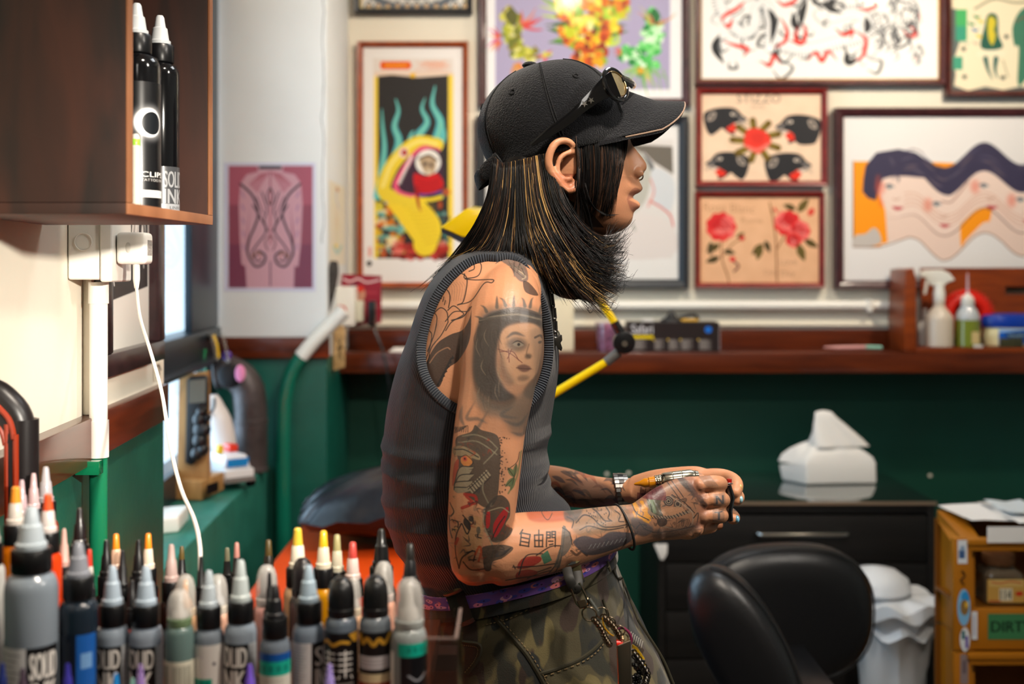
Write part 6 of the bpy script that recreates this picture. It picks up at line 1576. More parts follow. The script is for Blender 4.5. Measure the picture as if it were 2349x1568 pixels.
SIG = [(290, .030), (330, .010), (350, .0095), (370, .0115), (385, .0130), (397, .014), (403, .012), (412, .016), (430, .0210), (446, .021), (452, .020), (462, .021), (478, .019), (490, .022), (510, .025), (539, .03)]
def lerp_tab(tab, v, i=1):
    for a, b in zip(tab, tab[1:]):
        if v <= b[0]:
            f = max(0, (v - a[0]) / (b[0] - a[0])); return a[i] + (b[i] - a[i]) * f
    return tab[-1][i]
rows = []
pys = sorted(set([150, 160, 175, 190, 210, 230, 250, 270] + list(range(285, 541, 4)) + [539]))
for py in pys:
    if py > 539: continue
    xb, xf, hw = (lerp_tab(HR, py, i) for i in (1, 2, 3))
    ring = sring(py, xb, xf, hw, e=2.15, n=96)
    if py >= 290:
        d = (lerp_tab(PROF, py) - xf) * YM / F; sg = lerp_tab(SIG, py)
        for v in ring:
            if v.x > 0.03:
                yy = v.y - YM
                v.x += d * math.exp(-(yy / sg) ** 2)
                # eye sockets and cheekbones
                for q in (-1, 1):
                    v.x -= .007 * math.exp(-((yy - q * .030) / .014) ** 2 - ((py - 338) / 17) ** 2)
                    v.x += .003 * math.exp(-((yy - q * .038) / .016) ** 2 - ((py - 385) / 22) ** 2)
    rows.append(ring)
body.loft(rows)
for q in (-1, 1):   # nostril wings
    v = P(1461, 397, YM); body.ell(v + Vector((-.001, q * .0105, -.0005)), (.0095, .0060, .0068), 16, 10)
# ear, near side and far side
def ear(mb, s_):
    def E(px, py, off):
        v = P(px, py, 1.476); return Vector((v.x, YM + s_ * (YM - 1.476 + off), v.z))
    hel = [E(1322, 352, -.002), E(1314, 335, .006), E(1296, 325, .012), (E(1276, 330, .017)), E(1262, 350, .020), E(1257, 375, .020), E(1263, 398, .018), E(1276, 415, .016), E(1288, 430, .013), E(1302, 438, .010), E(1316, 434, .008), E(1320, 420, .004)]
    hp = catmull(hel, 5); mb.tube(hp, [.0042 + .0012 * math.sin(math.pi * i / (len(hp) - 1)) for i in range(len(hp))], 10, roundcap=True)
    ant = catmull([E(1318, 350, .004), E(1303, 352, .009), E(1286, 362, .012), E(1278, 382, .013), E(1282, 402, .012), E(1296, 412, .010), E(1308, 411, .008)], 5)
    mb.tube(ant, .0036, 8, roundcap=True)
    # back plate (a thin shell) so the ear has a bowl
    ctr = E(1291, 378, -.0035); R = Matrix.Rotation(s_ * .30, 3, 'Z') @ Matrix.Rotation(.28, 3, 'Y')
    mb.ell(ctr, (.0195, .0050, .033), 20, 12, rot=R)
    mb.ell(E(1302, 430, .005), (.0085, .0045, .009), 12, 8)
    mb.ell(E(1322, 385, .000), (.0045, .006, .008), 12, 8)   # tragus
ear(body, -1); ear(body, 1)

# near arm (right arm)
ARM = [(1166, 652, 1.425, 66), (1160, 690, 1.395, 84), (1154, 750, 1.375, 95), (1149, 810, 1.367, 96), (1140, 890, 1.362, 90), (1124, 980, 1.358, 86), (1114, 1070, 1.354, 85), (1106, 1160, 1.352, 82), (1097, 1230, 1.352, 75), (1089, 1284, 1.354, 62)]
limb(body, ARM, flat=.93, n=26)
FORE = [(1086, 1284, 1.354, 60), (1115, 1270, 1.357, 72), (1150, 1262, 1.362, 80), (1215, 1250, 1.376, 76), (1300, 1237, 1.395, 66), (1375, 1219, 1.415, 56), (1425, 1208, 1.43, (50, .0215)), (1462, 1201, 1.438, (48, .019)), (1500, 1186, 1.445, (57, .018))]
limb(body, FORE, n=26, up=(0, 0, 1), flat=.9)
HAND = [(1480, 1196, 1.444, (50, .0175)), (1515, 1180, 1.450, (62, .0165)), (1555, 1168, 1.456, (70, .0155)), (1592, 1161, 1.461, (70, .0150)), (1614, 1160, 1.466, (60, .0120))]
limb(body, HAND, n=26, up=(0, 0, 1), caps=False)
for (u, v, r) in ((1604, 1112, 16), (1613, 1148, 17), (1611, 1184, 16), (1600, 1214, 14)):
    body.ell(P(u, v, 1.4555), (r / F * 1.46, .0095, r / F * 1.46), 14, 9)
body.ell(P(1575, 1215, 1.462), (.020, .014, .012), 14, 9)
def finger(rows, n=12): 
    p, r = T3(rows, steps=4); body.tube(p, [x[0] for x in r], n, roundcap=True)
finger([(1600, 1110, 1.462, 19), (1626, 1108, 1.458, 18.5), (1641, 1108, 1.461, 19), (1651, 1109, 1.473, 18), (1650, 1111, 1.492, 17), (1629, 1114, 1.506, 15)])
finger([(1608, 1148, 1.462, 19), (1632, 1145, 1.457, 18.5), (1646, 1145, 1.460, 19), (1657, 1146, 1.473, 18), (1655, 1148, 1.492, 17), (1632, 1152, 1.506, 15)])
finger([(1606, 1184, 1.463, 18.5), (1630, 1181, 1.458, 18), (1643, 1181, 1.461, 18.5), (1654, 1182, 1.473, 17.5), (1651, 1184, 1.490, 16.5), (1629, 1187, 1.504, 15)])
finger([(1596, 1212, 1.468, 17), (1616, 1211, 1.474, 15), (1632, 1208, 1.486, 14.5), (1627, 1206, 1.500, 13.5), (1621, 1206, 1.512, 13)])
finger([(1500, 1165, 1.465, 24), (1530, 1135, 1.485, 21), (1562, 1118, 1.503, 18), (1592, 1113, 1.512, 16)])
# far arm (left arm)
FARM = [(1185, 690, 1.70, 62), (1190, 780, 1.73, 72), (1195, 900, 1.745, 68), (1190, 1010, 1.745, 62), (1182, 1085, 1.74, 55), (1190, 1108, 1.735, 52), (1240, 1112, 1.715, 50), (1290, 1116, 1.695, 47), (1345, 1126, 1.665, 40), (1395, 1128, 1.64, 34), (1430, 1127, 1.625, (32, .0185)), (1465, 1124, 1.61, (34, .017))]
limb(body, FARM, n=22, flat=.95)
limb(body, [(1455, 1124, 1.612, (33, .017)), (1500, 1120, 1.596, (42, .016)), (1550, 1117, 1.580, (46, .015)), (1600, 1112, 1.568, (44, .014)), (1625, 1110, 1.562, (36, .011))], n=22, up=(0, 0, 1), caps=False)
finger([(1600, 1096, 1.566, 19), (1640, 1090, 1.560, 17), (1668, 1093, 1.552, 16), (1686, 1103, 1.536, 15.5), (1690, 1117, 1.520, 15.5), (1686, 1128, 1.512, 14)])
finger([(1612, 1118, 1.572, 18), (1650, 1122, 1.570, 16), (1684, 1130, 1.556, 15.5), (1693, 1140, 1.535, 15.5), (1689, 1144, 1.516, 15.5)])
finger([(1606, 1140, 1.576, 17), (1645, 1158, 1.574, 15), (1674, 1176, 1.560, 14.5), (1684, 1186, 1.540, 14), (1681, 1189, 1.520, 14)])
finger([(1598, 1150, 1.580, 16), (1625, 1180, 1.582, 13), (1640, 1200, 1.570, 12.5), (1648, 1204, 1.552, 12)])
finger([(1490, 1118, 1.59, 22), (1530, 1100, 1.565, 18), (1570, 1096, 1.545, 16), (1605, 1098, 1.535, 14)])
# thighs (inside the trousers)
for dm in (1.465, 1.635):
    body.tube(catmull([(.03, dm, .90), (.16, dm + (dm - YM) * .2, .74), (.36, dm + (dm - YM) * .25, .52)], 5), [.085, .084, .083, .08, .076, .072, .068, .064, .06, .058, .055], 16)

def remeshed(mb, voxel, smooth=2, name='tmp'):
    me = bpy.data.meshes.new(name); me.from_pydata(mb.v, [], mb.f)
    bm = bmesh.new(); bm.from_mesh(me); bmesh.ops.recalc_face_normals(bm, faces=bm.faces); bm.to_mesh(me); bm.free()
    o = bpy.data.objects.new(name, me); COL.objects.link(o)
    m = o.modifiers.new('r', 'REMESH'); m.mode = 'VOXEL'; m.voxel_size = voxel; m.use_smooth_shade = True
    if smooth:
        k = o.modifiers.new('s', 'SMOOTH'); k.factor = .5; k.iterations = smooth
    bpy.context.view_layer.update()
    r = bpy.data.meshes.new_from_object(o.evaluated_get(bpy.context.evaluated_depsgraph_get()))
    bpy.data.objects.remove(o); bpy.data.meshes.remove(me)
    return r
bme = remeshed(body, 0.0022, 2)

# ---- tattoo print, with face and ear shade painted in: drawn in side-view units, wrapped on the skin with a planar side projection
TX0, TY0, TX1, TY1, TS = 930, 400, 1720, 1390, 1.4
tc_ = Cv(int((TX1 - TX0) * TS), int((TY1 - TY0) * TS), '#c98f6c', alpha=True).view(TX0, TY0, TS)
K, KB, KG = '#2b2d2f', '#3a4148', '#54585a'
c = tc_
for (x, y, rx, ry, o_) in ((1105, 1070, 66, 70, .30), (1100, 1230, 62, 70, .26), (1150, 960, 60, 46, .34), (1170, 720, 70, 30, .22), (1380, 1215, 70, 40, .30), (1240, 1290, 70, 34, .22), (1200, 1120, 20, 60, .16), (1330, 1125, 90, 40, .35)): c.ell(x, y, rx, ry, '#5c5148', o_, soft=9)
# lotus
for pts in ([(1050, 600), (1080, 594), (1102, 606), (1096, 632), (1066, 638), (1064, 628)], [(1036, 614), (1060, 602), (1082, 604), (1086, 616), (1074, 622)], [(1022, 636), (1050, 626), (1070, 640), (1062, 690), (1048, 700)], [(1066, 640), (1090, 642), (1130, 641), (1128, 648), (1110, 650), (1080, 690), (1048, 700)], [(1000, 690), (1012, 670), (1024, 664), (1032, 680), (1028, 706)], [(986, 712), (990, 690), (1002, 676), (1018, 668)], [(1018, 668), (1024, 640), (1012, 650), (996, 680)], [(992, 720), (1010, 706), (1024, 716), (1026, 740)], [(1026, 712), (1040, 702), (1056, 716), (1060, 724), (1034, 740), (1020, 760)], [(1020, 738), (1040, 716), (1070, 716), (1080, 704)], [(990, 716), (1000, 730), (992, 770), (976, 810)], [(976, 760), (986, 770), (982, 800), (972, 830)], [(1026, 740), (1010, 770), (986, 800), (978, 830), (970, 850)]):
    c.stroke(pts, 2.6, K, .95)
for k in range(9): c.stroke([(990 + k * 3.6, 700 - 20 * math.sin(k / 8 * 3.1)), (994 + k * 3.4, 690 - 22 * math.sin(k / 8 * 3.1))], 2, K); c.ell(992 + k * 3.9, 694 - 22 * math.sin(k / 8 * 3.1), 2.4, 4.5, '#b98060', .5)
for k in range(7): c.stroke([(1060 - k * 5, 690), (1066 - k * 6, 660), (1060 - k * 7, 646)], .8, KG, .6); c.stroke([(1020 - k * 4, 736), (1000 - k * 3, 780), (984 - k * 2, 812)], .8, KG, .6)
c.poly([(976, 830), (1000, 790), (1030, 770), (1058, 760), (1076, 730), (1080, 705), (1076, 780), (1050, 830), (1024, 850), (1006, 890), (990, 880), (974, 850)], K, .93, smooth=True)
c.stroke([(982, 836), (1000, 812), (1022, 800), (1030, 804)], 3, '#b08060', .9); c.stroke([(1034, 736), (1060, 728), (1076, 706)], 3, K)
for k in range(6): c.poly([(1006 + k * 5, 880 - k * 10), (1014 + k * 5, 876 - k * 10), (1010 + k * 5, 868 - k * 10)], K)
c.stroke([(1002, 886), (1014, 862), (1032, 826)], 4, K)
# animal on the shoulder front
c.poly([(1136, 588), (1170, 584), (1204, 606), (1212, 640), (1196, 646), (1180, 632), (1170, 612)], KG, .8, smooth=True, soft=1); c.poly([(1134, 606), (1150, 584), (1164, 588)], KB, .85); c.stroke([(1190, 620), (1206, 634), (1198, 640)], 3, '#c8b090', .8); c.poly([(1200, 645), (1216, 650), (1236, 678), (1206, 670)], K, .85, smooth=True)
q = random.Random(9)
for k in range(16): c.stroke([(1160 + q.random() * 40, 590 + q.random() * 30), (1176 + q.random() * 30, 612 + q.random() * 26)], 1.6, q.choice([K, '#8c8474']), .6)
# portrait
c.poly([(1100, 720), (1130, 700), (1200, 700), (1248, 720), (1254, 800), (1246, 900), (1210, 990), (1150, 950), (1088, 930), (1082, 860), (1086, 780)], '#7a6c5e', .55, smooth=True, soft=5)
c.poly([(1092, 760), (1120, 716), (1180, 708), (1240, 724), (1252, 760), (1240, 752), (1200, 738), (1160, 748), (1142, 790), (1140, 850), (1160, 890), (1180, 910), (1150, 920), (1110, 906), (1086, 860)], KG, .85, smooth=True, soft=3)
c.poly([(1088, 770), (1116, 724), (1176, 712), (1246, 730), (1250, 756), (1200, 742), (1158, 752), (1140, 794), (1138, 850), (1156, 890), (1186, 914), (1150, 940), (1104, 920), (1082, 860)], '#3a3835', .7, smooth=True, soft=3); c.poly([(1236, 740), (1256, 756), (1254, 880), (1228, 920), (1200, 900), (1236, 850), (1246, 800)], '#45423e', .7, smooth=True, soft=3); c.poly([(1150, 766), (1180, 744), (1220, 742), (1244, 764), (1246, 820), (1232, 860), (1204, 882), (1178, 876), (1156, 840)], '#c79a78', .95, smooth=True, soft=2)
c.ell(1186, 790, 24, 16, '#5e5148', .75, rot=.1, soft=4); c.stroke([(1160, 776), (1180, 764), (1206, 772)], 7, '#4e4642', .8, taper='both', soft=1.2); c.poly([(1176, 790), (1188, 784), (1202, 791), (1190, 796)], '#8c8070', .9, smooth=True, soft=.6); c.ell(1190, 790, 3.4, 3.4, '#26221f'); c.stroke([(1172, 789), (1188, 782), (1204, 791)], 2.6, '#2c2624', .9, taper='both'); c.poly([(1150, 800), (1160, 840), (1180, 876), (1160, 880), (1144, 840)], '#6a5c50', .55, smooth=True, soft=4); c.poly([(1216, 760), (1246, 762), (1250, 830), (1232, 862), (1226, 820)], '#8a7462', .5, smooth=True, soft=4)
c.stroke([(1228, 776), (1240, 772), (1246, 778)], 5, '#4e4642', .8); c.ell(1240, 788, 5, 3.5, '#55504a', .8); c.stroke([(1214, 790), (1208, 812), (1216, 822)], 3, '#7a5e4c', .7, soft=1); c.ell(1212, 818, 8, 6, '#57493f', .8, soft=2)
c.poly([(1186, 841), (1202, 836), (1218, 845), (1210, 853), (1196, 852)], '#6a4c44', .85, smooth=True, soft=1.4); c.stroke([(1184, 843), (1202, 846), (1220, 848)], 1.4, '#3c2c28', .8); c.ell(1200, 868, 14, 7, '#6a564a', .6, soft=3)
for pts in ([(1142, 800), (1170, 810), (1198, 832)], [(1148, 806), (1176, 806), (1190, 826)], [(1166, 800), (1168, 830)], [(1174, 800), (1164, 822)]): c.stroke(pts, 1.8, '#6a3c38', .8)
for k in range(26):
    x = 1092 + q.random() * 60; y = 740 + q.random() * 170
    c.stroke([(x, y), (x - 8 + q.random() * 10, y + 22), (x + q.random() * 12, y + 46)], 2.4, q.choice(['#2e2e2e', '#8a7a68', '#a08c74', '#3a3a38']), .6, taper='both')
for (x, y, dx, dy) in ((1116, 714, -14, -14), (1140, 704, 0, -26), (1160, 700, -14, -18), (1178, 700, 2, -24), (1204, 702, -8, -20), (1216, 704, 8, -22), (1240, 716, 6, -18), (1104, 732, -16, -6)): c.stroke([(x, y), (x + dx * .4, y + dy * .7), (x + dx, y + dy)], 8, '#5b5750', .9, taper='end', soft=.8)
for k in range(5): c.stroke([(1100, 740 - k * 2), (1140, 716 + k * 3), (1190, 706 + k * 5), (1246, 724 + k * 4)], 5, q.choice(['#4a4844', '#847a6c', '#39393a']), .8)
c.poly([(1096, 900), (1150, 930), (1200, 900), (1232, 880), (1224, 930), (1206, 1000), (1180, 1000), (1150, 960), (1110, 950)], '#6f665c', .7, smooth=True, soft=6)
for pts in ([(1090, 920), (1070, 960), (1096, 960), (1120, 970)], [(1120, 940), (1090, 990), (1070, 1010)], [(1150, 960), (1190, 975), (1214, 950)], [(1170, 990), (1200, 1000), (1206, 980)], [(1060, 930), (1056, 960), (1066, 980)], [(1180, 930), (1150, 950), (1190, 960)]): c.stroke(pts, 9, '#5c5a56', .7, taper='both', soft=1.5)
# raven-like mask with petals
c.poly([(1044, 1010), (1080, 990), (1090, 974), (1104, 984), (1140, 996), (1148, 1030), (1146, 1090), (1140, 1140), (1120, 1160), (1096, 1150), (1060, 1120), (1050, 1060)], '#45443e', .92, smooth=True)
c.poly([(1036, 1034), (1060, 1024), (1096, 1038), (1100, 1052), (1070, 1046), (1040, 1048)], '#a08c6c', .95, smooth=True); c.stroke([(1040, 1036), (1066, 1032), (1098, 1046)], 2.4, K)
c.ell(1070, 1056, 14, 13, '#d98a4a'); c.ell(1066, 1052, 6, 6, '#d0604a'); c.ell(1066, 1052, 2.6, 2.6, '#5a1f18'); c.stroke([(1056, 1050), (1070, 1044), (1086, 1058), (1074, 1070)], 1.6, K)
c.poly([(1040, 1070), (1052, 1056), (1048, 1090), (1036, 1120)], '#b8432e', .9, smooth=True)
for k, (a, b, e) in enumerate(((1054, 1074, 1084), (1054, 1092, 1086), (1046, 1108, 1080), (1044, 1120, 1070))): c.poly([(1040, 1118 + k * 3), (a, b), (e, 1068 + k * 16), (1080, 1080 + k * 14), (1050, 1120 + k * 4)], '#a2947a', .95, smooth=True); c.stroke([(1040, 1118 + k * 3), (a, b), (e, 1068 + k * 16)], 2, K)
for k in range(9): c.stroke([(1076 + k * 5, 1116 - k * 5), (1084 + k * 5, 1126 - k * 5)], 4, '#a89a80'); 
c.stroke([(1074, 1120), (1118, 1078)], 1.6, K); c.stroke([(1086, 1130), (1126, 1090)], 1.6, K)
for pts in ([(1060, 1002), (1090, 996), (1120, 1006), (1140, 1024)], [(1050, 1018), (1090, 1010), (1120, 1024), (1140, 1040)], [(1110, 1060), (1130, 1040), (1142, 1026)], [(1112, 1090), (1108, 1120), (1124, 1156)]): c.stroke(pts, 3, '#948a72', .8)
for pts in ([(1070, 1136), (1084, 1150), (1060, 1164)], [(1066, 1132), (1090, 1134), (1092, 1150), (1076, 1150)]): c.stroke(pts, 7, '#b5322c', .9)
for k in range(60): x = 1146 + abs(q.gauss(0, 1)) * 9; y = 1000 + q.random() * 130; c.ell(x, y, 1.2 + q.random(), 1.2 + q.random(), K, .85)
for k in range(8): c.stroke([(1040 + k * 3, 1000 - k * 2), (1044 + k * 4, 984 - k), (1038 + k * 5, 992)], 2, K, .8)
for a in (-2.2, -1.4, 2.5, 1.9): leaf_ = [(1180, 1096), (1180 + 14 * math.cos(a - .4), 1096 + 18 * math.sin(a - .4)), (1180 + 26 * math.cos(a), 1096 + 30 * math.sin(a)), (1180 + 14 * math.cos(a + .4), 1096 + 18 * math.sin(a + .4))]; c.poly(leaf_, '#5c7450', .9, smooth=True); c.stroke([leaf_[0], leaf_[2]], 1.6, '#2d3828')
c.stroke([(1196, 1040), (1186, 1096), (1166, 1130)], 4, '#6b7a50', .8); c.stroke([(1164, 1076), (1186, 1062), (1192, 1040)], 1.8, K)
# dark fish-like rose + skull
c.poly([(1130, 1140), (1150, 1132), (1168, 1150), (1170, 1180), (1160, 1200), (1176, 1216), (1160, 1236), (1130, 1240), (1114, 1210), (1110, 1170)], '#46423c', .93, smooth=True)
c.poly([(1132, 1200), (1150, 1170), (1166, 1160), (1160, 1190), (1136, 1230)], '#b5282c', .95, smooth=True); c.poly([(1116, 1174), (1124, 1168), (1124, 1200), (1116, 1206)], '#b5282c', .95, smooth=True); c.stroke([(1128, 1234), (1144, 1200), (1158, 1180)], 2.4, K); c.stroke([(1112, 1160), (1110, 1200), (1130, 1250), (1128, 1280)], 3.4, '#a39478'); c.stroke([(1120, 1168), (1150, 1160), (1168, 1172)], 2.4, '#a39478')
c.poly([(1110, 1250), (1176, 1252), (1156, 1276), (1130, 1290), (1126, 1310), (1112, 1310), (1108, 1280)], '#4c463e', .92, smooth=True)
for k in range(5): c.stroke([(1134, 1262 + k * 4), (1154, 1264 + k * 2), (1172, 1254)], 1.3, K)
c.poly([(1064, 1190), (1096, 1180), (1108, 1200), (1106, 1250), (1090, 1270), (1070, 1290), (1048, 1300), (1052, 1260), (1064, 1230)], '#c09468', .75, smooth=True)
for pts in ([(1062, 1180), (1078, 1200), (1072, 1222), (1060, 1200)], [(1084, 1182), (1086, 1196), (1076, 1200)], [(1100, 1206), (1096, 1226), (1104, 1230)], [(1028, 1190), (1030, 1220), (1036, 1238)], [(1058, 1200), (1046, 1230), (1044, 1270), (1052, 1308)], [(1052, 1308), (1060, 1280), (1084, 1260)], [(1062, 1290), (1080, 1308), (1110, 1306)], [(1036, 1196), (1050, 1198), (1048, 1214), (1036, 1218)], [(1070, 1266), (1090, 1262), (1086, 1286)], [(1076, 1284), (1092, 1282)], [(1030, 1160), (1040, 1176), (1032, 1190)]): c.stroke(pts, 3.2, K, .92)
c.poly([(1066, 1186), (1080, 1196), (1078, 1214), (1064, 1200)], K, .9, smooth=True); c.ell(1081, 1186, 6, 7, K, .9); c.ell(1098, 1212, 5, 9, '#6b6252', .9)
for (x, y) in ((1036, 1200), (1046, 1212), (1040, 1222)): c.ell(x, y, 5, 4, '#d2a06c'); c.stroke([(x - 5, y), (x, y - 4), (x + 5, y)], 1.4, K)
c.stroke([(1090, 1270), (1100, 1250), (1104, 1262), (1098, 1286)], 5, '#c8502c', .8); c.stroke([(1050, 1236), (1044, 1250)], 7, '#b5322c', .8)
# three characters
def seg(a): 
    for s2 in a: c.stroke(s2, 3.3, '#33302e', .95, smooth=False)
r_ = lambda x, y: (x, y)
seg([[(1199, 1216), (1193, 1224)], [(1196, 1222), (1216, 1225)], [(1196, 1222), (1193, 1248)], [(1216, 1225), (1212, 1250)], [(1195, 1231), (1214, 1234)], [(1194, 1239), (1213, 1242)], [(1192, 1247), (1213, 1250)]])
seg([[(1226, 1226), (1245, 1225)], [(1226, 1226), (1227, 1250)], [(1245, 1225), (1244, 1250)], [(1236, 1216), (1236, 1250)], [(1226, 1237), (1244, 1237)], [(1226, 1250), (1245, 1250)]])
seg([[(1254, 1219), (1253, 1250)], [(1254, 1219), (1262, 1219)], [(1254, 1225), (1261, 1225)], [(1262, 1219), (1262, 1230)], [(1254, 1231), (1262, 1231)], [(1266, 1218), (1274, 1218)], [(1274, 1218), (1273, 1250)], [(1266, 1218), (1266, 1230)], [(1266, 1224), (1273, 1224)], [(1266, 1230), (1273, 1230)], [(1258, 1238), (1268, 1238)], [(1260, 1246), (1268, 1244)]])
# upper forearm red brush
c.poly([(1210, 1178), (1250, 1180), (1312, 1182), (1306, 1194), (1260, 1200), (1216, 1198)], '#c4553a', .7, smooth=True, soft=1.5); c.stroke([(1188, 1175), (1230, 1180), (1290, 1180), (1316, 1184)], 5, '#7a7e5a', .8); c.stroke([(1240, 1182), (1256, 1196), (1268, 1186)], 1.6, K, .7)
for k in range(60):
    x = 1300 + q.random() * 150; y = 1168 + q.random() * 100; a = q.random() * 6.3; l = 6 + q.random() * 14
    c.stroke([(x, y), (x + l * math.cos(a), y + l * math.sin(a)), (x + l * math.cos(a + 1.2), y + l * math.sin(a + 1.2))], 1.4 + q.random() * 3.4, q.choice([K, KB, '#4f463e', '#8a7a68']), .5, taper='both')
for k in range(70):
    x = 1034 + q.random() * 130; y = 1000 + q.random() * 310; a = q.random() * 6.3; l = 6 + q.random() * 14
    if x > 1120 and 1000 < y < 1130: continue
    c.stroke([(x, y), (x + l * math.cos(a), y + l * math.sin(a)), (x + l * math.cos(a + 1.2), y + l * math.sin(a + 1.2))], 1.4 + q.random() * 3.4, q.choice([K, KB, '#4f463e', '#8a7a68', '#a03c2c']), .55, taper='both')
# ship
c.poly([(1186, 1300), (1200, 1276), (1236, 1272), (1240, 1284), (1212, 1300)], '#a8322c', .95, smooth=True); c.poly([(1186, 1312), (1210, 1304), (1234, 1312), (1220, 1326), (1186, 1330)], '#a8322c', .9, smooth=True); c.poly([(1240, 1270), (1256, 1258), (1266, 1282), (1248, 1292)], '#3c7a60', .95)
for pts in ([(1176, 1298), (1230, 1296), (1280, 1290)], [(1178, 1294), (1182, 1302)], [(1190, 1318), (1206, 1272), (1244, 1266)], [(1230, 1270), (1262, 1250), (1290, 1248)], [(1268, 1330), (1284, 1290), (1292, 1240), (1296, 1208)], [(1252, 1330), (1276, 1290), (1286, 1250)], [(1160, 1334), (1200, 1326), (1250, 1322), (1290, 1310)], [(1234, 1312), (1264, 1300)], [(1210, 1330), (1240, 1316), (1262, 1310)]): c.stroke(pts, 3, K, .9)
c.poly([(1270, 1300), (1282, 1256), (1292, 1256), (1284, 1304)], '#6d6a60', .8); c.poly([(1180, 1336), (1250, 1322), (1310, 1306), (1330, 1320), (1260, 1350)], '#4a4240', .55, smooth=True, soft=4)
c.stroke([(1310, 1260), (1322, 1270), (1334, 1262), (1346, 1272)], 6, '#5a4238', .85); c.ell(1308, 1290, 10, 8, '#6a4f44', .7, soft=2)
# forearm sail / koi / waves
c.poly([(1290, 1210), (1300, 1212), (1312, 1236), (1302, 1262), (1286, 1270)], '#6f6d68', .9, smooth=True); c.stroke([(1290, 1210), (1306, 1220), (1312, 1246)], 2, K)
c.poly([(1316, 1236), (1340, 1226), (1372, 1232), (1400, 1218), (1440, 1222), (1460, 1226), (1440, 1250), (1390, 1268), (1350, 1272), (1320, 1250)], '#3f4a56', .9, smooth=True, soft=1)
c.poly([(1318, 1180), (1350, 1168), (1400, 1165), (1440, 1170), (1450, 1210), (1420, 1216), (1380, 1222), (1330, 1226), (1312, 1208)], '#8a7a64', .6, smooth=True, soft=2)
for pts in ([(1322, 1200), (1340, 1186), (1360, 1190), (1380, 1206), (1410, 1208), (1440, 1204)], [(1330, 1214), (1352, 1206), (1390, 1214), (1430, 1210)], [(1340, 1178), (1350, 1172), (1372, 1180), (1386, 1194), (1400, 1196)], [(1392, 1170), (1400, 1180), (1396, 1190), (1404, 1196)], [(1412, 1176), (1424, 1184), (1420, 1196), (1432, 1198)], [(1436, 1210), (1446, 1204), (1456, 1210)], [(1302, 1190), (1316, 1196), (1312, 1210)]): c.stroke(pts, 2.6, K, .85)
for k in range(26): c.ell(1344 + q.random() * 50, 1174 + q.random() * 30, 1.4, 1.4, K, .7)
for k in range(9): c.stroke([(1350 + k * 10, 1256 - k * 1.5), (1356 + k * 10, 1246 - k * 1.5)], 1.6, '#b8b4ac', .7)
c.poly([(1296, 1182), (1320, 1172), (1340, 1176), (1322, 1196), (1300, 1198)], '#55585a', .75, smooth=True, soft=1.5)
# hand
c.poly([(1440, 1170), (1500, 1120), (1560, 1096), (1604, 1104), (1618, 1150), (1610, 1200), (1560, 1232), (1480, 1236), (1450, 1220)], '#5c4a40', .62, smooth=True, soft=4)
for k in range(70):
    x = 1455 + q.random() * 150; y = 1115 + q.random() * 115; a = q.random() * 6.3; l = 6 + q.random() * 12
    c.stroke([(x, y), (x + l * math.cos(a), y + l * math.sin(a)), (x + l * math.cos(a + 1.2), y + l * math.sin(a + 1.2))], 1.5 + q.random() * 4, q.choice([K, KB, '#4a3a34', '#8c7260', '#3a342e']), .6, taper='both')
c.poly([(1488, 1150), (1500, 1122), (1520, 1118), (1526, 1136), (1516, 1160), (1522, 1184), (1504, 1184), (1492, 1170)], '#3b4036', .9, smooth=True, soft=1); c.poly([(1488, 1146), (1500, 1136), (1506, 1176), (1494, 1176)], '#74886a', .85, smooth=True, soft=2)
for k in range(16): x = 1454 + q.random() * 34; y = 1150 + q.random() * 40; c.stroke([(x, y), (x + 8 - q.random() * 12, y + 8), (x + 12 * q.random(), y + 12)], 5, '#d99638', .95)
c.stroke([(1452, 1156), (1462, 1180), (1490, 1194)], 2, K); c.stroke([(1486, 1146), (1494, 1160), (1498, 1180)], 2, K)
for r, col in ((11, K), (8.5, '#8a7462'), (6.5, K), (4.5, '#a08a74'), (2.6, '#1c1a1a')): c.ell(1535, 1151, r, r, col, .95)
for r, col in ((9, K), (6.5, '#967e68'), (4, K)): c.ell(1555, 1156, r, r * 1.1, col, .85)
c.poly([(1520, 1170), (1560, 1162), (1572, 1176), (1550, 1182), (1526, 1184)], '#b98a68', .8, smooth=True)
c.stroke([(1490, 1176), (1510, 1186), (1540, 1186), (1580, 1172)], 6, '#8c7866', .95); 
for k in range(13): c.stroke([(1494 + k * 6.5, 1182 + (2 if k < 8 else -1 * (k - 8) * 3)), (1499 + k * 6.5, 1188 + (2 if k < 8 else -1 * (k - 8) * 3))], 1.8, K)
c.stroke([(1540, 1140), (1566, 1156), (1588, 1176), (1584, 1206), (1560, 1216), (1520, 1208)], 3, '#a38a76', .9); c.stroke([(1543, 1136), (1570, 1152), (1592, 1174)], 1.8, K)
c.poly([(1508, 1192), (1528, 1190), (1530, 1204), (1514, 1208)], K, .85, smooth=True)
for k in range(9): c.stroke([(1552 + k * 3.4, 1188), (1552 + k * 4, 1210 - k)], 1.4, K, .8)
for (x, y) in ((1552, 1104), (1566, 1108), (1580, 1120), (1592, 1130), (1604, 1142), (1612, 1154)): c.ell(x, y, 7, 10, K, .8, rot=-.6, soft=.8)
for pts in ([(1510, 1110), (1540, 1120), (1560, 1146)], [(1518, 1104), (1548, 1114), (1568, 1140)], [(1498, 1222), (1540, 1220), (1590, 1206)], [(1468, 1200), (1480, 1214), (1500, 1222)], [(1460, 1214), (1470, 1204), (1484, 1206)], [(1590, 1186), (1600, 1174), (1598, 1200)]): c.stroke(pts, 2.4, K, .85)
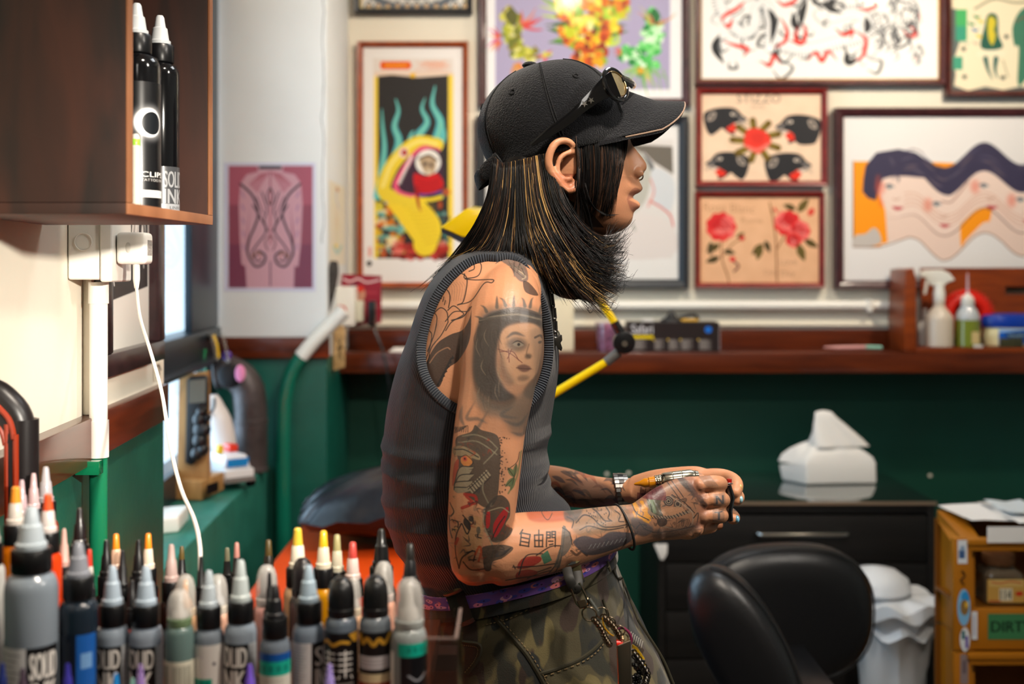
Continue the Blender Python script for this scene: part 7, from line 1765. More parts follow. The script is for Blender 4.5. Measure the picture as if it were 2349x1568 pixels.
c.poly([(1450, 1190), (1480, 1198), (1500, 1216), (1480, 1232), (1456, 1222)], '#454b52', .8, smooth=True, soft=1.5); c.poly([(1500, 1216), (1560, 1210), (1604, 1196), (1596, 1220), (1540, 1238), (1500, 1236)], '#554a46', .7, smooth=True, soft=3)
# finger letters
for (x0_, y0_, st_) in ((1632, 1098, 'U'), (1640, 1134, 'N'), (1638, 1171, 'T')):
    c.rect(x0_ - 6, y0_ - 4, x0_ + 24, y0_ + 24, '#7e7068', .5); c.text(st_, x0_, y0_, 18, 19, '#4a5258', .9, bold=1.5)
# far forearm
for k in range(34):
    x = 1254 + q.random() * 150; y = 1076 + (x - 1254) * .12 + q.random() * 80
    c.stroke([(x, y), (x + 16, y + 4 - q.random() * 12), (x + 30, y + 10)], 4 + q.random() * 7, q.choice(['#2f3338', '#3c3a38', '#4a4a4c', '#b25a3a', '#a8503a', '#8c6a4c', '#3a4450']), .75, taper='both')
c.poly([(1290, 1120), (1340, 1100), (1400, 1110), (1412, 1150), (1340, 1166), (1300, 1150)], '#34383e', .6, smooth=True, soft=3)
c.rect(1452, 1112, 1530, 1150, '#6a2430', .75)
for k in range(7): c.stroke([(1460 + k * 9, 1100), (1456 + k * 9, 1140)], 2, '#4a1c26', .8)
# neck star and jaw wedge
c.poly([(1296, 452), (1330, 470), (1352, 480), (1390, 520), (1350, 518), (1338, 500), (1318, 510), (1306, 502), (1320, 484), (1300, 480)], '#1c1e20', .95); c.poly([(1290, 500), (1330, 515), (1350, 552), (1320, 548), (1290, 530)], '#24282a', .9)
c.poly([(1284, 430), (1306, 452), (1290, 470), (1270, 450)], '#1c1e20', .9, smooth=True)
c.poly([(1256, 350), (1280, 324), (1310, 330), (1324, 352), (1322, 400), (1318, 440), (1296, 436), (1262, 404)], '#c05a3a', .42, smooth=True, soft=2); c.poly([(1284, 360), (1304, 352), (1312, 372), (1314, 400), (1298, 408), (1284, 392)], '#8a3420', .45, smooth=True, soft=3)  # ear redness, plus shade of the ear bowl painted into the colour
c.poly([(1330, 300), (1445, 300), (1486, 385), (1470, 420), (1455, 500), (1440, 525), (1380, 540), (1330, 480)], '#8a4a30', .22, smooth=True, soft=8)  # face browned: shade under the brim painted into the skin colour
# blush at elbow crease, knuckles, lips
for (x, y, r) in ((1604, 1130, 16), (1612, 1166, 16), (1606, 1200, 14)): c.ell(x, y, r, r, '#c4705a', .35, soft=5)
c.poly([(1452, 436), (1466, 424), (1480, 430), (1474, 442), (1456, 450), (1444, 455)], '#96564c', .6, smooth=True, soft=1); c.poly([(1446, 455), (1462, 458), (1476, 466), (1470, 480), (1458, 480), (1450, 468)], '#96544a', .6, smooth=True, soft=1)

def skin_material():
    m = pm('skin', '#b98260', rough=.42, sss=0.12, bump=.12, bscale=420, var=.05, vscale=14, spec=.45)
    nt = m.node_tree; b = nt.nodes['Principled BSDF']
    hh, ww = tc_.a.shape[:2]
    im = bpy.data.images.new('tattoo_and_shade_print', ww, hh, alpha=True); im.alpha_mode = 'CHANNEL_PACKED'
    im.pixels.foreach_set(tc_.a[::-1].astype(np.float32).ravel()); im.update(); im.pack()
    t = nt.nodes.new('ShaderNodeTexImage'); t.image = im; t.extension = 'CLIP'
    old = b.inputs['Base Color'].links[0].from_socket
    mx = nt.nodes.new('ShaderNodeMix'); mx.data_type = 'RGBA'
    sc = nt.nodes.new('ShaderNodeMath'); sc.operation = 'MULTIPLY'; sc.inputs[1].default_value = .98
    nt.links.new(t.outputs['Alpha'], sc.inputs[0]); nt.links.new(sc.outputs[0], mx.inputs[0]); nt.links.new(old, mx.inputs[6]); dk = nt.nodes.new('ShaderNodeVectorMath'); dk.operation = 'SCALE'; dk.inputs['Scale'].default_value = .62; nt.links.new(t.outputs[0], dk.inputs[0]); nt.links.new(dk.outputs[0], mx.inputs[7])
    nt.links.new(mx.outputs[2], b.inputs['Base Color'])
    return m
SKIN = skin_material()
nv = len(bme.vertices)
co = np.empty(nv * 3, np.float32); bme.vertices.foreach_get('co', co); co = co.reshape(-1, 3)
X_, Y_, Z_ = co.T
u0 = CX + F * X_ / 1.36; v0 = HY - F * (Z_ - H) / 1.36
sm_ = lambda a, b, x: np.clip((x - a) / (b - a), 0, 1)
Dr_ = 1.322 + .045 * sm_(760, 640, v0) + .05 * sm_(1075, 1010, u0) * sm_(1000, 900, v0)
low = sm_(1100, 1160, v0)
Dr_ = Dr_ * (1 - low) + low * (1.322 + (np.clip(u0, 1130, 1650) - 1130) * (1.447 - 1.322) / 480)
Dr_ = np.where(v0 < 560, 1.485, Dr_)
Dr_ = np.where(Y_ > 1.545, 1.645, Dr_)
U_ = (CX + F * X_ / Dr_ - TX0) / (TX1 - TX0); V_ = 1 - ((HY - F * (Z_ - H) / Dr_) - TY0) / (TY1 - TY0)
uvl = bme.uv_layers.new(name='UVMap')
li = np.empty(len(bme.loops), np.int32); bme.loops.foreach_get('vertex_index', li)
uvl.data.foreach_set('uv', np.stack([U_, V_], 1)[li].astype(np.float32).ravel())
bodyo = part('body', bme, SKIN, person, sharp=180)
BVH = BVHTree.FromPolygons([Vector(v) for v in co], [tuple(p.vertices) for p in bodyo.data.polygons])
EYEW = pm('eye_white', '#e8e2da', rough=.15); IRIS = pm('dark_iris', '#1e120c', rough=.1)
for q_ in (-1, 1):
    p_ = P(1412, 341, YM) + Vector((0, q_ * .030, 0))
    e_ = part('eyeball', MB().ell(p_, (.0105, .0105, .0105), 18, 12), EYEW, person)
    part('iris', MB().ell(p_ + Vector((.0088, 0, 0)), (.0028, .0052, .0052), 14, 8), IRIS, e_)
    part('eyebrow', MB().tube(catmull([P(1438, 318, YM) + Vector((.002, q_ * .012, 0)), P(1436, 314, YM) + Vector((.000, q_ * .028, 0)), P(1424, 320, YM) + Vector((0, q_ * .046, 0))], 5), [.0012, .002, .0026, .0028, .0028, .0028, .0026, .0024, .002, .0016, .001], 7, flat=1), pm('brow_hair', '#1a1412', rough=.8), person)
part('nose_ring', MB().torus(P(1466, 404, YM), .0052, .0010, nrm=(0.2, 1, 0), n=22), CHROME, person)
part('nostril', MB().ell(P(1470, 396, YM) + Vector((0, -.0085, 0)), (.0036, .0018, .0024), 12, 8), pm('dark_cavity', '#24100a', rough=.9), person)
for (u, v, d_) in ((1316, 384, 1.4785),): part('ear_hollow', MB().ell(P(u, v, d_), (.0035, .0025, .0052), 12, 8), MATS['dark_cavity'], person)
part('lobe_tunnel', MB().ell(P(1307, 418, 1.4735), (.0028, .0045, .0062), 14, 8, rot=Matrix.Rotation(-.25, 3, 'Y')), MATS['dark_cavity'], person, label='dark stretched opening in the ear lobe')
# nails of the far hand
for (u, v, d_, r, colr) in ((1698, 1118, 1.515, 5, '#c8a060'), (1699, 1145, 1.512, 6, '#9fd0dc'), (1691, 1190, 1.516, 6, '#7ab8d8')):
    part('fingernail', MB().ell(P(u, v, d_), (.0032, .0045, .0048), 12, 8), pm('nail_' + colr[1:], colr, rough=.15, metal=.2, coat=.6), person)
# ------------------------------------------------------------------ tank top
def rib_mat(name, col, freq, strength=.5, axis='X', rough=.8):
    m = pm(name, col, rough=rough, sheen=.10, var=.06, vscale=9)
    nt = m.node_tree; b = nt.nodes['Principled BSDF']
    uv = nt.nodes.new('ShaderNodeUVMap'); sp = nt.nodes.new('ShaderNodeSeparateXYZ'); nt.links.new(uv.outputs[0], sp.inputs[0])
    mu = nt.nodes.new('ShaderNodeMath'); mu.operation = 'MULTIPLY'; mu.inputs[1].default_value = freq * 2 * math.pi; nt.links.new(sp.outputs[axis], mu.inputs[0])
    sn = nt.nodes.new('ShaderNodeMath'); sn.operation = 'SINE'; nt.links.new(mu.outputs[0], sn.inputs[0])
    bp = nt.nodes.new('ShaderNodeBump'); bp.inputs['Strength'].default_value = strength; bp.inputs['Distance'].default_value = .0012
    nt.links.new(sn.outputs[0], bp.inputs['Height']); nt.links.new(bp.outputs[0], b.inputs['Normal'])
    mr = nt.nodes.new('ShaderNodeMapRange'); mr.inputs['From Min'].default_value = -1; mr.inputs['To Min'].default_value = .78; mr.inputs['To Max'].default_value = 1.15
    nt.links.new(sn.outputs[0], mr.inputs['Value'])
    vm = nt.nodes.new('ShaderNodeVectorMath'); vm.operation = 'SCALE'; old = b.inputs['Base Color'].links[0].from_socket
    nt.links.new(old, vm.inputs[0]); nt.links.new(mr.outputs[0], vm.inputs['Scale']); nt.links.new(vm.outputs[0], b.inputs['Base Color'])
    return m
RIB = rib_mat('ribbed_charcoal_cotton', '#13151d', 230)
TRIM = rib_mat('ribbed_edge_binding', '#202732', 150, 1.0, 'Y')
trows = [(546, 1100, 1214, .064)] + TORSO[1:13] + [(1260, 934, 1352, .151), (1300, 966, 1368, .151), (1340, 990, 1370, .148)]
NU = 300
rr = interp_rows(trows, 7)
rings = []
for r in rr:
    py = r[0]
    g = sring(py, r[1], r[2], r[3], n=NU, push=.0045 if py < 1050 else .0055)
    for j, v in enumerate(g):
        t = 2 * math.pi * j / NU; xpx = CX + (v.x) * F / YM
        # folds: belly creases and slack around the waist
        w_ = 0
        for (fy, amp, wd, slope) in ((1005, .0035, 11, -.05), (1055, .003, 9, .06), (1120, .0035, 12, -.10), (1178, .003, 10, -.12), (1240, .0025, 12, .05), (1290, .003, 10, .0)):
            yy = py - fy - slope * (xpx - 960) - 8 * math.sin(t * 2 + fy)
            w_ += amp * math.exp(-(yy / wd) ** 2)
        if py > 1030 and xpx > 1180:   # bunched cloth at the front
            yy = (py - 1030)
            w_ += .010 * max(0, math.sin(yy / 26 + (xpx - 1200) * .03)) * sm_(1180, 1250, xpx) * sm_(1030, 1070, py) * (1 - sm_(1240, 1300, py))
        d = Vector((v.x - P((r[1] + r[2]) / 2, 0, YM).x, v.y - YM, 0)).normalized()
        g[j] = v + d * float(w_)
    rings.append(g)
HOLE = [(1138, 592), (1110, 592), (1072, 604), (1028, 640), (994, 690), (973, 745), (963, 800), (968, 848), (988, 888), (1018, 918), (1052, 938), (1110, 955), (1180, 950), (1232, 910), (1256, 855), (1262, 790), (1252, 722), (1238, 680), (1216, 636), (1190, 600), (1165, 591)]
def inside(p, poly):
    c_ = False; n = len(poly)
    for i in range(n):
        (x1, y1), (x2, y2) = poly[i], poly[(i + 1) % n]
        if (y1 > p[1]) != (y2 > p[1]) and p[0] < (x2 - x1) * (p[1] - y1) / (y2 - y1) + x1: c_ = not c_
    return c_
hp = catmull(HOLE, 5, True)
mb = MB(); n = NU; vs = []; us = []; fs = []
for i, g in enumerate(rings):
    for j in range(n + 1): vs.append(g[j % n]); us.append((j / n, i / len(rings)))
DH = 1.385
for i in range(len(rings) - 1):
    for j in range(n):
        a = rings[i][j]; b2 = rings[i + 1][(j + 1) % n]; m_ = (a + b2) / 2
        yd = abs(m_.y - YM)
        q_ = (CX + F * m_.x / DH, HY - F * (m_.z - H) / DH)
        if yd > .07 and inside(q_, hp): continue
        fs.append((i * (n + 1) + j, i * (n + 1) + j + 1, (i + 1) * (n + 1) + j + 1, (i + 1) * (n + 1) + j))
mb.add(vs, fs, us)
tank = part('tank_top', mb, RIB, person, sharp=180, label='charcoal ribbed sleeveless top')
tank.modifiers.new('thick', 'SOLIDIFY').thickness = -.0012
full = MB().loft(rings)
TB_ = BVHTree.FromPolygons([Vector(v) for v in full.v], full.f)
AB_ = BVHTree.FromPolygons([Vector(v) for v in co], [tuple(p.vertices) for p in bodyo.data.polygons])
for s_ in (-1, 1):
    pts = []
    for q_ in catmull(HOLE, 6, True):
        v = P(q_[0], q_[1], DH)
        o_ = Vector((v.x, YM + s_ * .4, v.z)); h_ = TB_.ray_cast(o_, Vector((0, -s_, 0)))
        if h_[0] is not None and abs(h_[0].y - YM) > .05: pts.append(h_[0] + Vector((0, s_ * .0015, 0)))
    rings2 = []; mbt = MB(); m_ = len(pts); acc = 0; vs = []; us = []; fs = []; nn = 10
    for i in range(m_ + 1):
        p = pts[i % m_]; t = (pts[(i + 1) % m_] - pts[i - 1]).normalized()
        up_ = Vector((0, s_, 0)); up_ = (up_ - t * up_.dot(t)).normalized(); bn = t.cross(up_)
        if i: acc += (pts[i % m_] - pts[(i - 1) % m_]).length
        for j in range(nn):
            a = 2 * math.pi * j / nn
            vs.append(p + up_ * .0028 * math.cos(a) + bn * .0060 * math.sin(a)); us.append((j / nn, acc * 2.2))
    for i in range(m_):
        for j in range(nn): fs.append((i * nn + j, i * nn + (j + 1) % nn, (i + 1) * nn + (j + 1) % nn, (i + 1) * nn + j))
    part('armhole_binding', mbt.add(vs, fs, us), TRIM, person, sharp=180)
# shoulder strap cover where the top lies over the trapezius
for s_ in (-1, 1):
    def L2(px, py, d):
        v = P(px, py, d); return Vector((v.x, v.y if s_ < 0 else 2 * YM - v.y, v.z))

# ------------------------------------------------------------------ trousers, belt
def camo(name):
    m = pm(name, '#3a3420', rough=.85, bump=.25, bscale=700, sheen=.2)
    nt = m.node_tree; b = nt.nodes['Principled BSDF']
    tc = nt.nodes.new('ShaderNodeTexCoord'); mp = nt.nodes.new('ShaderNodeMapping'); mp.inputs['Scale'].default_value = (19, 19, 11); mp.inputs['Rotation'].default_value = (0, .5, 0)
    nt.links.new(tc.outputs['Object'], mp.inputs[0])
    col = None
    base = hx('#3d361f')
    prev = None
    for k, (cc, th, off) in enumerate((('#574d2c', .53, 0), ('#1d1c10', .54, 7), ('#2b1b0f', .57, 15), ('#101210', .59, 23))):
        mp2 = nt.nodes.new('ShaderNodeMapping'); mp2.inputs['Location'].default_value = (off, off * .7, off * .3); nt.links.new(mp.outputs[0], mp2.inputs[0])
        n_ = nt.nodes.new('ShaderNodeTexNoise'); n_.inputs['Scale'].default_value = 1.25; n_.inputs['Detail'].default_value = 1.5; n_.inputs['Distortion'].default_value = .5
        nt.links.new(mp2.outputs[0], n_.inputs['Vector'])
        g_ = nt.nodes.new('ShaderNodeMapRange'); g_.inputs['From Min'].default_value = th - .012; g_.inputs['From Max'].default_value = th + .012; nt.links.new(n_.outputs['Fac'], g_.inputs['Value'])
        mx = nt.nodes.new('ShaderNodeMix'); mx.data_type = 'RGBA'; mx.inputs[7].default_value = hx(cc)
        nt.links.new(g_.outputs[0], mx.inputs[0])
        if prev is None: mx.inputs[6].default_value = base
        else: nt.links.new(prev, mx.inputs[6])
        prev = mx.outputs[2]
    nt.links.new(prev, b.inputs['Base Color'])
    return m
CAMO = camo('camouflage_cotton')
tr = MB()
PEL = [(1286, 968, 1392, .157), (1310, 962, 1402, .161), (1360, 955, 1420, .166), (1410, 952, 1445, .171), (1470, 955, 1480, .174), (1540, 965, 1522, .175), (1610, 985, 1555, .172), (1680, 1030, 1560, .152), (1730, 1080, 1540, .11)]
tr.loft([sring(*r, tilt=.24 * max(0, min(1, (1600 - r[0]) / 300)), e=2.5) for r in interp_rows(PEL, 3)])
for s_ in (-1, 1):
    ym = YM + s_ * .082
    tr.tube(catmull([(.045, ym, .90), (.12, ym, .80), (.24, ym + s_ * .012, .66), (.37, ym + s_ * .02, .50), (.405, ym + s_ * .02, .34), (.43, ym + s_ * .02, .20), (.45, ym + s_ * .02, .10)], 5),
            [float(x) for x in np.interp(np.linspace(0, 6, 31), [0, 1, 2, 3, 4, 5, 6], [.105, .108, .102, .094, .088, .084, .082])], 26)
for v_i in range(len(tr.v)):
    v = Vector(tr.v[v_i]); k = mnoise.noise(v * 13) * .006 + mnoise.noise(v * 34) * .0022
    tr.v[v_i] = (v.x + k, v.y + (k if v.y > YM else -k), v.z)
trm = remeshed(tr, .0045, 2)
trousers = part('trousers', trm, CAMO, person, sharp=180, label='camouflage cargo trousers')
TRB = BVHTree.FromPolygons([v.co + Vector((0, YM, 0)) for v in trm.vertices], [tuple(p.vertices) for p in trm.polygons])
def on_tr(px, py, lift=.001, D=1.385):
    v = P(px, py, D); o_ = Vector((v.x, YM - .5, v.z)); h_ = TRB.ray_cast(o_, Vector((0, 1, 0)))
    return (h_[0] if h_[0] is not None else v) + Vector((0, -lift, 0))
def seam(name, pts, r, mat, n=6, lift=.0, parent=person, flat=1.0):
    pp_ = [on_tr(a, b2, lift) for a, b2 in catmull(pts, 8)]
    return part(name, MB().tube(pp_, r, n, flat=flat), mat, parent)
SEAM = pm('olive_seam', '#2a2616', rough=.85); THR = pm('tan_stitching', '#6d5a3c', rough=.8)
seam('pocket_edge', [(1388, 1395), (1400, 1440), (1388, 1478), (1340, 1510), (1280, 1530), (1236, 1540)], .0022, SEAM)
seam('side_seam', [(1118, 1400), (1165, 1450), (1210, 1500), (1250, 1568), (1270, 1620)], .0028, SEAM)
seam('back_pocket_edge', [(1060, 1478), (1100, 1480), (1096, 1510), (1070, 1550)], .0026, SEAM)
seam('fly_seam', [(1396, 1300), (1430, 1370), (1476, 1440), (1520, 1510), (1545, 1568)], .0016, SEAM)
st_ = MB()
for pts in ([(1104, 1408), (1160, 1392), (1240, 1352), (1300, 1318)], [(1106, 1436), (1170, 1418), (1250, 1378), (1310, 1346)], [(1126, 1398), (1176, 1450), (1220, 1500), (1260, 1568)], [(1392, 1400), (1406, 1442), (1392, 1484), (1342, 1518), (1240, 1548)], [(1064, 1484), (1094, 1486), (1090, 1512), (1064, 1548)]):
    pp_ = [on_tr(a, b2, .0012) for a, b2 in catmull(pts, 14)]
    for i in range(0, len(pp_) - 1):
        if i % 2 == 0: st_.tube([pp_[i], pp_[i + 1]], .0007, 5)
part('stitching', st_, THR, person, kind='stuff')
# waistband with belt loops and belt
def band(py0, py1, push, mat, nm, parent=person, tilt=.24, label=None):
    xb, xf, hw = 966, 1394, .158
    r0 = sring(py1, xb - 3, xf + 5, hw + .002, tilt=tilt, push=push, e=2.5, n=96); r1 = sring(py0, xb, xf, hw, tilt=tilt, push=push, e=2.5, n=96)
    r2 = sring(py0, xb, xf, hw, tilt=tilt, push=push - .003, e=2.5, n=96); r3 = sring(py1, xb - 3, xf + 5, hw + .002, tilt=tilt, push=push - .003, e=2.5, n=96)
    return part(nm, MB().loft([r0, r1, r2, r3, r0], False, False), mat, parent, sharp=60, label=label)
WB = band(1278, 1316, .009, CAMO, 'waistband')
cb_ = Cv(600, 60, '#6a4a8e')
for i in range(46):
    x, y = rs.random() * 600, rs.random() * 60
    cb_.ell(x, y, 8 + rs.random() * 10, 6 + rs.random() * 9, rs.choice(['#e88aa8', '#3c46a4', '#d8a0b8', '#7a4a9a', '#e07a70', '#5a52a8']), .9); cb_.ell(x, y, 2.4, 3, '#2a1a2c', .9)
bm2 = pm('printed_belt', '#6a4a8e', rough=.5); 
BELT = img_mat('print_belt', cb_, rough=.5)
g0, g1, g2, g3 = [sring(py_, 966, 1394, .158, tilt=.24, push=pu_, e=2.5, n=96) for py_, pu_ in ((1292, .0112), (1266, .0112), (1266, .0080), (1292, .0080))]
m2_ = MB(); vs = []; us = []; fs = []
for k, g in enumerate((g0, g1, g2, g3, g0)):
    for j in range(97): vs.append(g[j % 96]); us.append((j / 96 * 3 % 1 if j < 96 else 1.0, k % 2))
for k in range(4):
    for j in range(96): fs.append((k * 97 + j, k * 97 + j + 1, (k + 1) * 97 + j + 1, (k + 1) * 97 + j))
part('belt', m2_.add(vs, fs, us), BELT, person, sharp=60, label='purple and pink printed belt')
for (u0, v0, u1, v1) in ((1036, 1352, 1070, 1440), (1308, 1288, 1324, 1350)):
    m3_ = MB(); pp_ = []
    for t_ in range(7):
        u = u0 + (u1 - u0) * t_ / 6; v = v0 + (v1 - v0) * t_ / 6
        p = P(u, v, 1.376); pp_.append(Vector((p.x, on_tr(u, v1 if t_ else v).y - (.016 if t_ < 6 else .003), p.z)))
    part('belt_loop', m3_.tube(pp_, [(.0016, .0110)] * 7, 8, up=(0, 1, 0)), CAMO, person, sharp=60)
# shoes
for s_ in (-1, 1):
    yy = YM + s_ * .105
    rings_ = []
    for (x, w_, h_) in ((.36, .012, .05), (.37, .032, .085), (.42, .038, .10), (.48, .040, .085), (.54, .046, .06), (.60, .047, .045), (.64, .036, .038), (.66, .012, .025)):
        rings_.append([(x, yy + w_ * math.cos(a), .012 + h_ / 2 + h_ / 2 * math.sin(a)) for a in [2 * math.pi * j / 18 for j in range(18)]])
    sh_ = part('shoe', MB().loft(rings_), pm('black_shoe', '#17171a', rough=.5), person)
    part('sole', MB().prism([(.355, -.036), (.42, -.042), (.56, -.05), (.64, -.04), (.667, 0), (.64, .04), (.56, .05), (.42, .042), (.355, .036)], lambda u, v: (u, yy + v, .0), lambda u, v: (u, yy + v, .022)), pm('white_sole', '#cfcac2', rough=.6), sh_, bevel=.003)

# ------------------------------------------------------------------ cap
FLE = pm('black_fleece', '#0d0e12', rough=.95, sheen=.22, bump=1.0, bscale=520, var=.4, vscale=420, spec=.12, detail=2)
cap = thing('baseball_cap', 'black fleece baseball cap worn on the head of the person', 'cap', P(1270, 300, YM))
A0 = P(1122, 368, YM); A1 = P(1443, 286, YM); O_ = (A0 + A1) / 2; U = (A1 - A0).normalized(); W = Vector((-U.z, 0, U.x)); 
if W.z < 0: W = -W
A_ = (A1 - A0).length / 2 + .003; Bl = .0835; HH = .107
def dome(t, a, push=0.0):
    e = 2.35; s_ = (1 - min(1, t) ** e) ** (1 / e)
    skew = -.004 * t * (1 - t) * 4      # crown leans back
    f = 1.0 + .035 * math.sin(math.pi * t)
    ca, sa = math.cos(a), math.sin(a)
    aa = A_ * (1.005 if ca < 0 else 1.0)
    pan = 1 - .006 * (abs(math.cos(3 * a)) ** 14)   # six panels, grooves at the seams
    return O_ + U * ((aa * f * s_ * ca) * pan + skew + push * ca) + Vector((0, (Bl * f * s_ * sa) * pan + push * sa, 0)) + W * (HH * t + push * t)
NT = 26; NA = 120
rg = []
for i in range(NT + 1):
    t = math.sin(math.pi / 2 * i / NT); rg.append([dome(t, 2 * math.pi * j / NA) for j in range(NA)])
rg[-1] = [dome(.9995, 2 * math.pi * j / NA) for j in range(NA)]
lo = [[O_ + (p - O_) * 1.0 - W * .019 * k for p in rg[0]] for k in (1, .5)]
inn = [[O_ + (p - O_) * .975 - W * .019 for p in rg[0]]]
crown = part('crown', MB().loft(inn + lo + rg, False, True), FLE, cap, sharp=180)
m = MB()
for k in range(6):
    a = math.pi / 6 + k * math.pi / 3
    for da in (-.02, .02):
        m.tube([dome(t, a + da * (1 - t * .5), .0004) for t in [i / 24 for i in range(24)]], .0007, 5)
part('panel_seams', m, pm('black_thread', '#0c0d10', rough=.9), cap)
part('top_button', MB().ell(O_ + W * (HH + .001) + U * -.012, (.0105, .0105, .005), 18, 8), FLE, cap)
m = MB()
for k in range(6):
    a = k * math.pi / 3 - .0; p = dome(.66, a); q_ = (dome(.66, a, .01) - p).normalized()
    m.torus(p + q_ * .0006, .0034, .0011, nrm=q_, n=16, m=6)
for k in (0, 1, 2, 3, 4, 5):
    a = k * math.pi / 3; 
part('eyelets', m, MATS['black_thread'], cap)
part('back_strap', MB().tube(catmull([dome(.02, math.pi + .62, .001) - W * .008, O_ - U * (A_ + .012) + Vector((0, -.034, 0)) - W * .020, O_ - U * (A_ + .020) - W * .024, O_ - U * (A_ + .012) + Vector((0, .034, 0)) - W * .020, dome(.02, math.pi - .62, .001) - W * .008], 6), [(.0105, .0022)] * 25, 10, up=tuple(W)), FLE, cap)
# brim
nU, nV = 16, 28; top = []; 
for i in range(nU + 1):
    row = []
    for j in range(nV + 1):
        v = -1 + 2 * j / nV; u = i / nU
        D_n = YM + .074 * v
        bx = P(1440 - 92 * abs(v) ** 2.2, 0, YM).x; oz = None
        ox = P(1567, 0, YM).x - .0 - .058 * abs(v) ** 3.2
        if abs(v) > .86: ox -= (abs(v) - .86) * .18
        zc = P(0, 229, YM).z; ze = P(0, 306, 1.476).z - .012
        droop = (zc - ze)
        z = zc - droop * (1 - math.cos(v * math.pi / 2)) ** .9 * (1 - .18 * u)
        if u < .5: z = z + (.012 * (1 - 2 * u)) * (1 - abs(v))
        row.append(Vector((bx + (ox - bx) * u, YM + .074 * v * (1 - .10 * u ** 3), z - .002 * u)))
    top.append(row)
vs = []; fs = []
for k, dz in enumerate((0, -.0055)):
    for row in top:
        for p in row: vs.append(p + Vector((0, 0, dz)))
N1 = nV + 1; NN = (nU + 1) * N1
for i in range(nU):
    for j in range(nV):
        a = i * N1 + j; fs.append((a, a + 1, a + N1 + 1, a + N1)); fs.append((NN + a, NN + a + N1, NN + a + N1 + 1, NN + a + 1))
for i in range(nU): 
    for j in (0, nV):
        a = i * N1 + j; fs.append((a, a + N1, NN + a + N1, NN + a))
for j in range(nV):
    for i in (0, nU):
        a = i * N1 + j; fs.append((a, NN + a, NN + a + 1, a + 1))
part('brim', MB().add(vs, fs), FLE, cap, sharp=60)
part('brim_edging', MB().tube([p + Vector((.0008, 0, -.0012)) for p in top[-1]], .0011, 6), pm('tan_edging', '#8d7563', rough=.7), cap)

# ------------------------------------------------------------------ sunglasses on the cap
sg = thing('sunglasses', 'glossy black sunglasses with two silver stars resting on the cap', 'sunglasses', P(1400, 200, 1.47))
GB = pm('gloss_black_acetate', '#08080a', rough=.08, coat=1.0, spec=.7)
for s_ in (-1, 1):
    def SY(px):   # depth of the temple follows the crown
        d = 1.4535 + .012 * max(0, (px - 1330) / 110) ** 1.5
        return d if s_ < 0 else 2 * YM - d
    def SP(px, py, off=0.0):
        v = P(px, py, 1.4625); return Vector((v.x, SY(px) + s_ * off, v.z))
    up_e = [(1214, 331), (1250, 300), (1290, 271), (1322, 243), (1352, 212), (1378, 183), (1400, 165)]
    lo_e = [(1222, 338), (1262, 316), (1306, 288), (1342, 258), (1374, 236), (1398, 224), (1424, 221)]
    a_, b2 = catmull(up_e, 5), catmull(lo_e, 5)
    vs = []; fs = []
    for p, q_ in zip(a_, b2):
        for off in (.0025, -.0025):
            vs.append(SP(p[0], p[1], off)); vs.append(SP((p[0] + q_[0]) / 2, (p[1] + q_[1]) / 2, off * 1.5)); vs.append(SP(q_[0], q_[1], off))
    for i in range(len(a_) - 1):
        b0 = i * 6; b1 = b0 + 6
        for k in (0, 1): fs.append((b0 + k, b0 + k + 1, b1 + k + 1, b1 + k)); fs.append((b0 + 3 + k, b1 + 3 + k, b1 + 4 + k, b0 + 4 + k))
        fs.append((b0, b1, b1 + 3, b0 + 3)); fs.append((b0 + 2, b0 + 5, b1 + 5, b1 + 2))
    fs.append((0, 3, 4, 5, 2, 1)); e_ = len(vs) - 6; fs.append((e_, e_ + 1, e_ + 2, e_ + 5, e_ + 4, e_ + 3))
    tp_o = part('temple', MB().add(vs, fs), GB, sg, sharp=50)
    if s_ < 0:
        for (u, v) in ((1341, 238), (1356, 230)):
            pts5 = []
            for k in range(10):
                r_k = 8.2 if k % 2 == 0 else 3.2; a = k * math.pi / 5 + .35; pts5.append((u + r_k * math.cos(a), v + r_k * math.sin(a)))
            part('star', MB().prism(pts5, lambda x, y: P(x, y, SY(x) - .0055), lambda x, y: P(x, y, SY(x) - .003)), CHROME, tp_o)
    # lens and rim
    lc = P(1413, 191, 1.4625); lc.y = SY(1413) + (-s_) * .012 + 0
    nrm_ = Vector((.72, s_ * .62, .30)).normalized()
    M = Vector((0, 0, 1)).rotation_difference(nrm_).to_matrix()
    def EL(a, rx, ry, dz): 
        ax1 = Vector((-.35, 0, .94)); ax1 = (ax1 - nrm_ * ax1.dot(nrm_)).normalized(); ax2 = nrm_.cross(ax1)
        return lc + ax1 * ry * math.cos(a) + ax2 * rx * math.sin(a) + nrm_ * dz
    part('rim', MB().tube([EL(2 * math.pi * k / 28, .0235, .0205, 0) for k in range(28)], .0032, 10, closed=True), GB, sg)
    part('gold_edge', MB().tube([EL(2 * math.pi * k / 28, .0190, .0165, .0028) for k in range(28)], .0009, 6, closed=True), pm('gold_metal', '#a8895a', rough=.25, metal=1.0), sg)
    part('lens', MB().loft([[EL(2 * math.pi * k / 28, .0190 * q_, .0165 * q_, .002 + .002 * (1 - q_)) for k in range(28)] for q_ in (1, .7, .4, .05)], False, True), pm('tan_reflection_lens', '#8f8262', rough=.08, coat=1, metal=.5), sg)  # tan reflection put into the lens colour
part('bridge', MB().tube(catmull([P(1424, 180, 1.485), P(1446, 190, 1.52), P(1450, 196, 1.55), P(1446, 190, 1.58) , P(1424, 184, 1.615)], 6), .0055, 10), GB, sg)

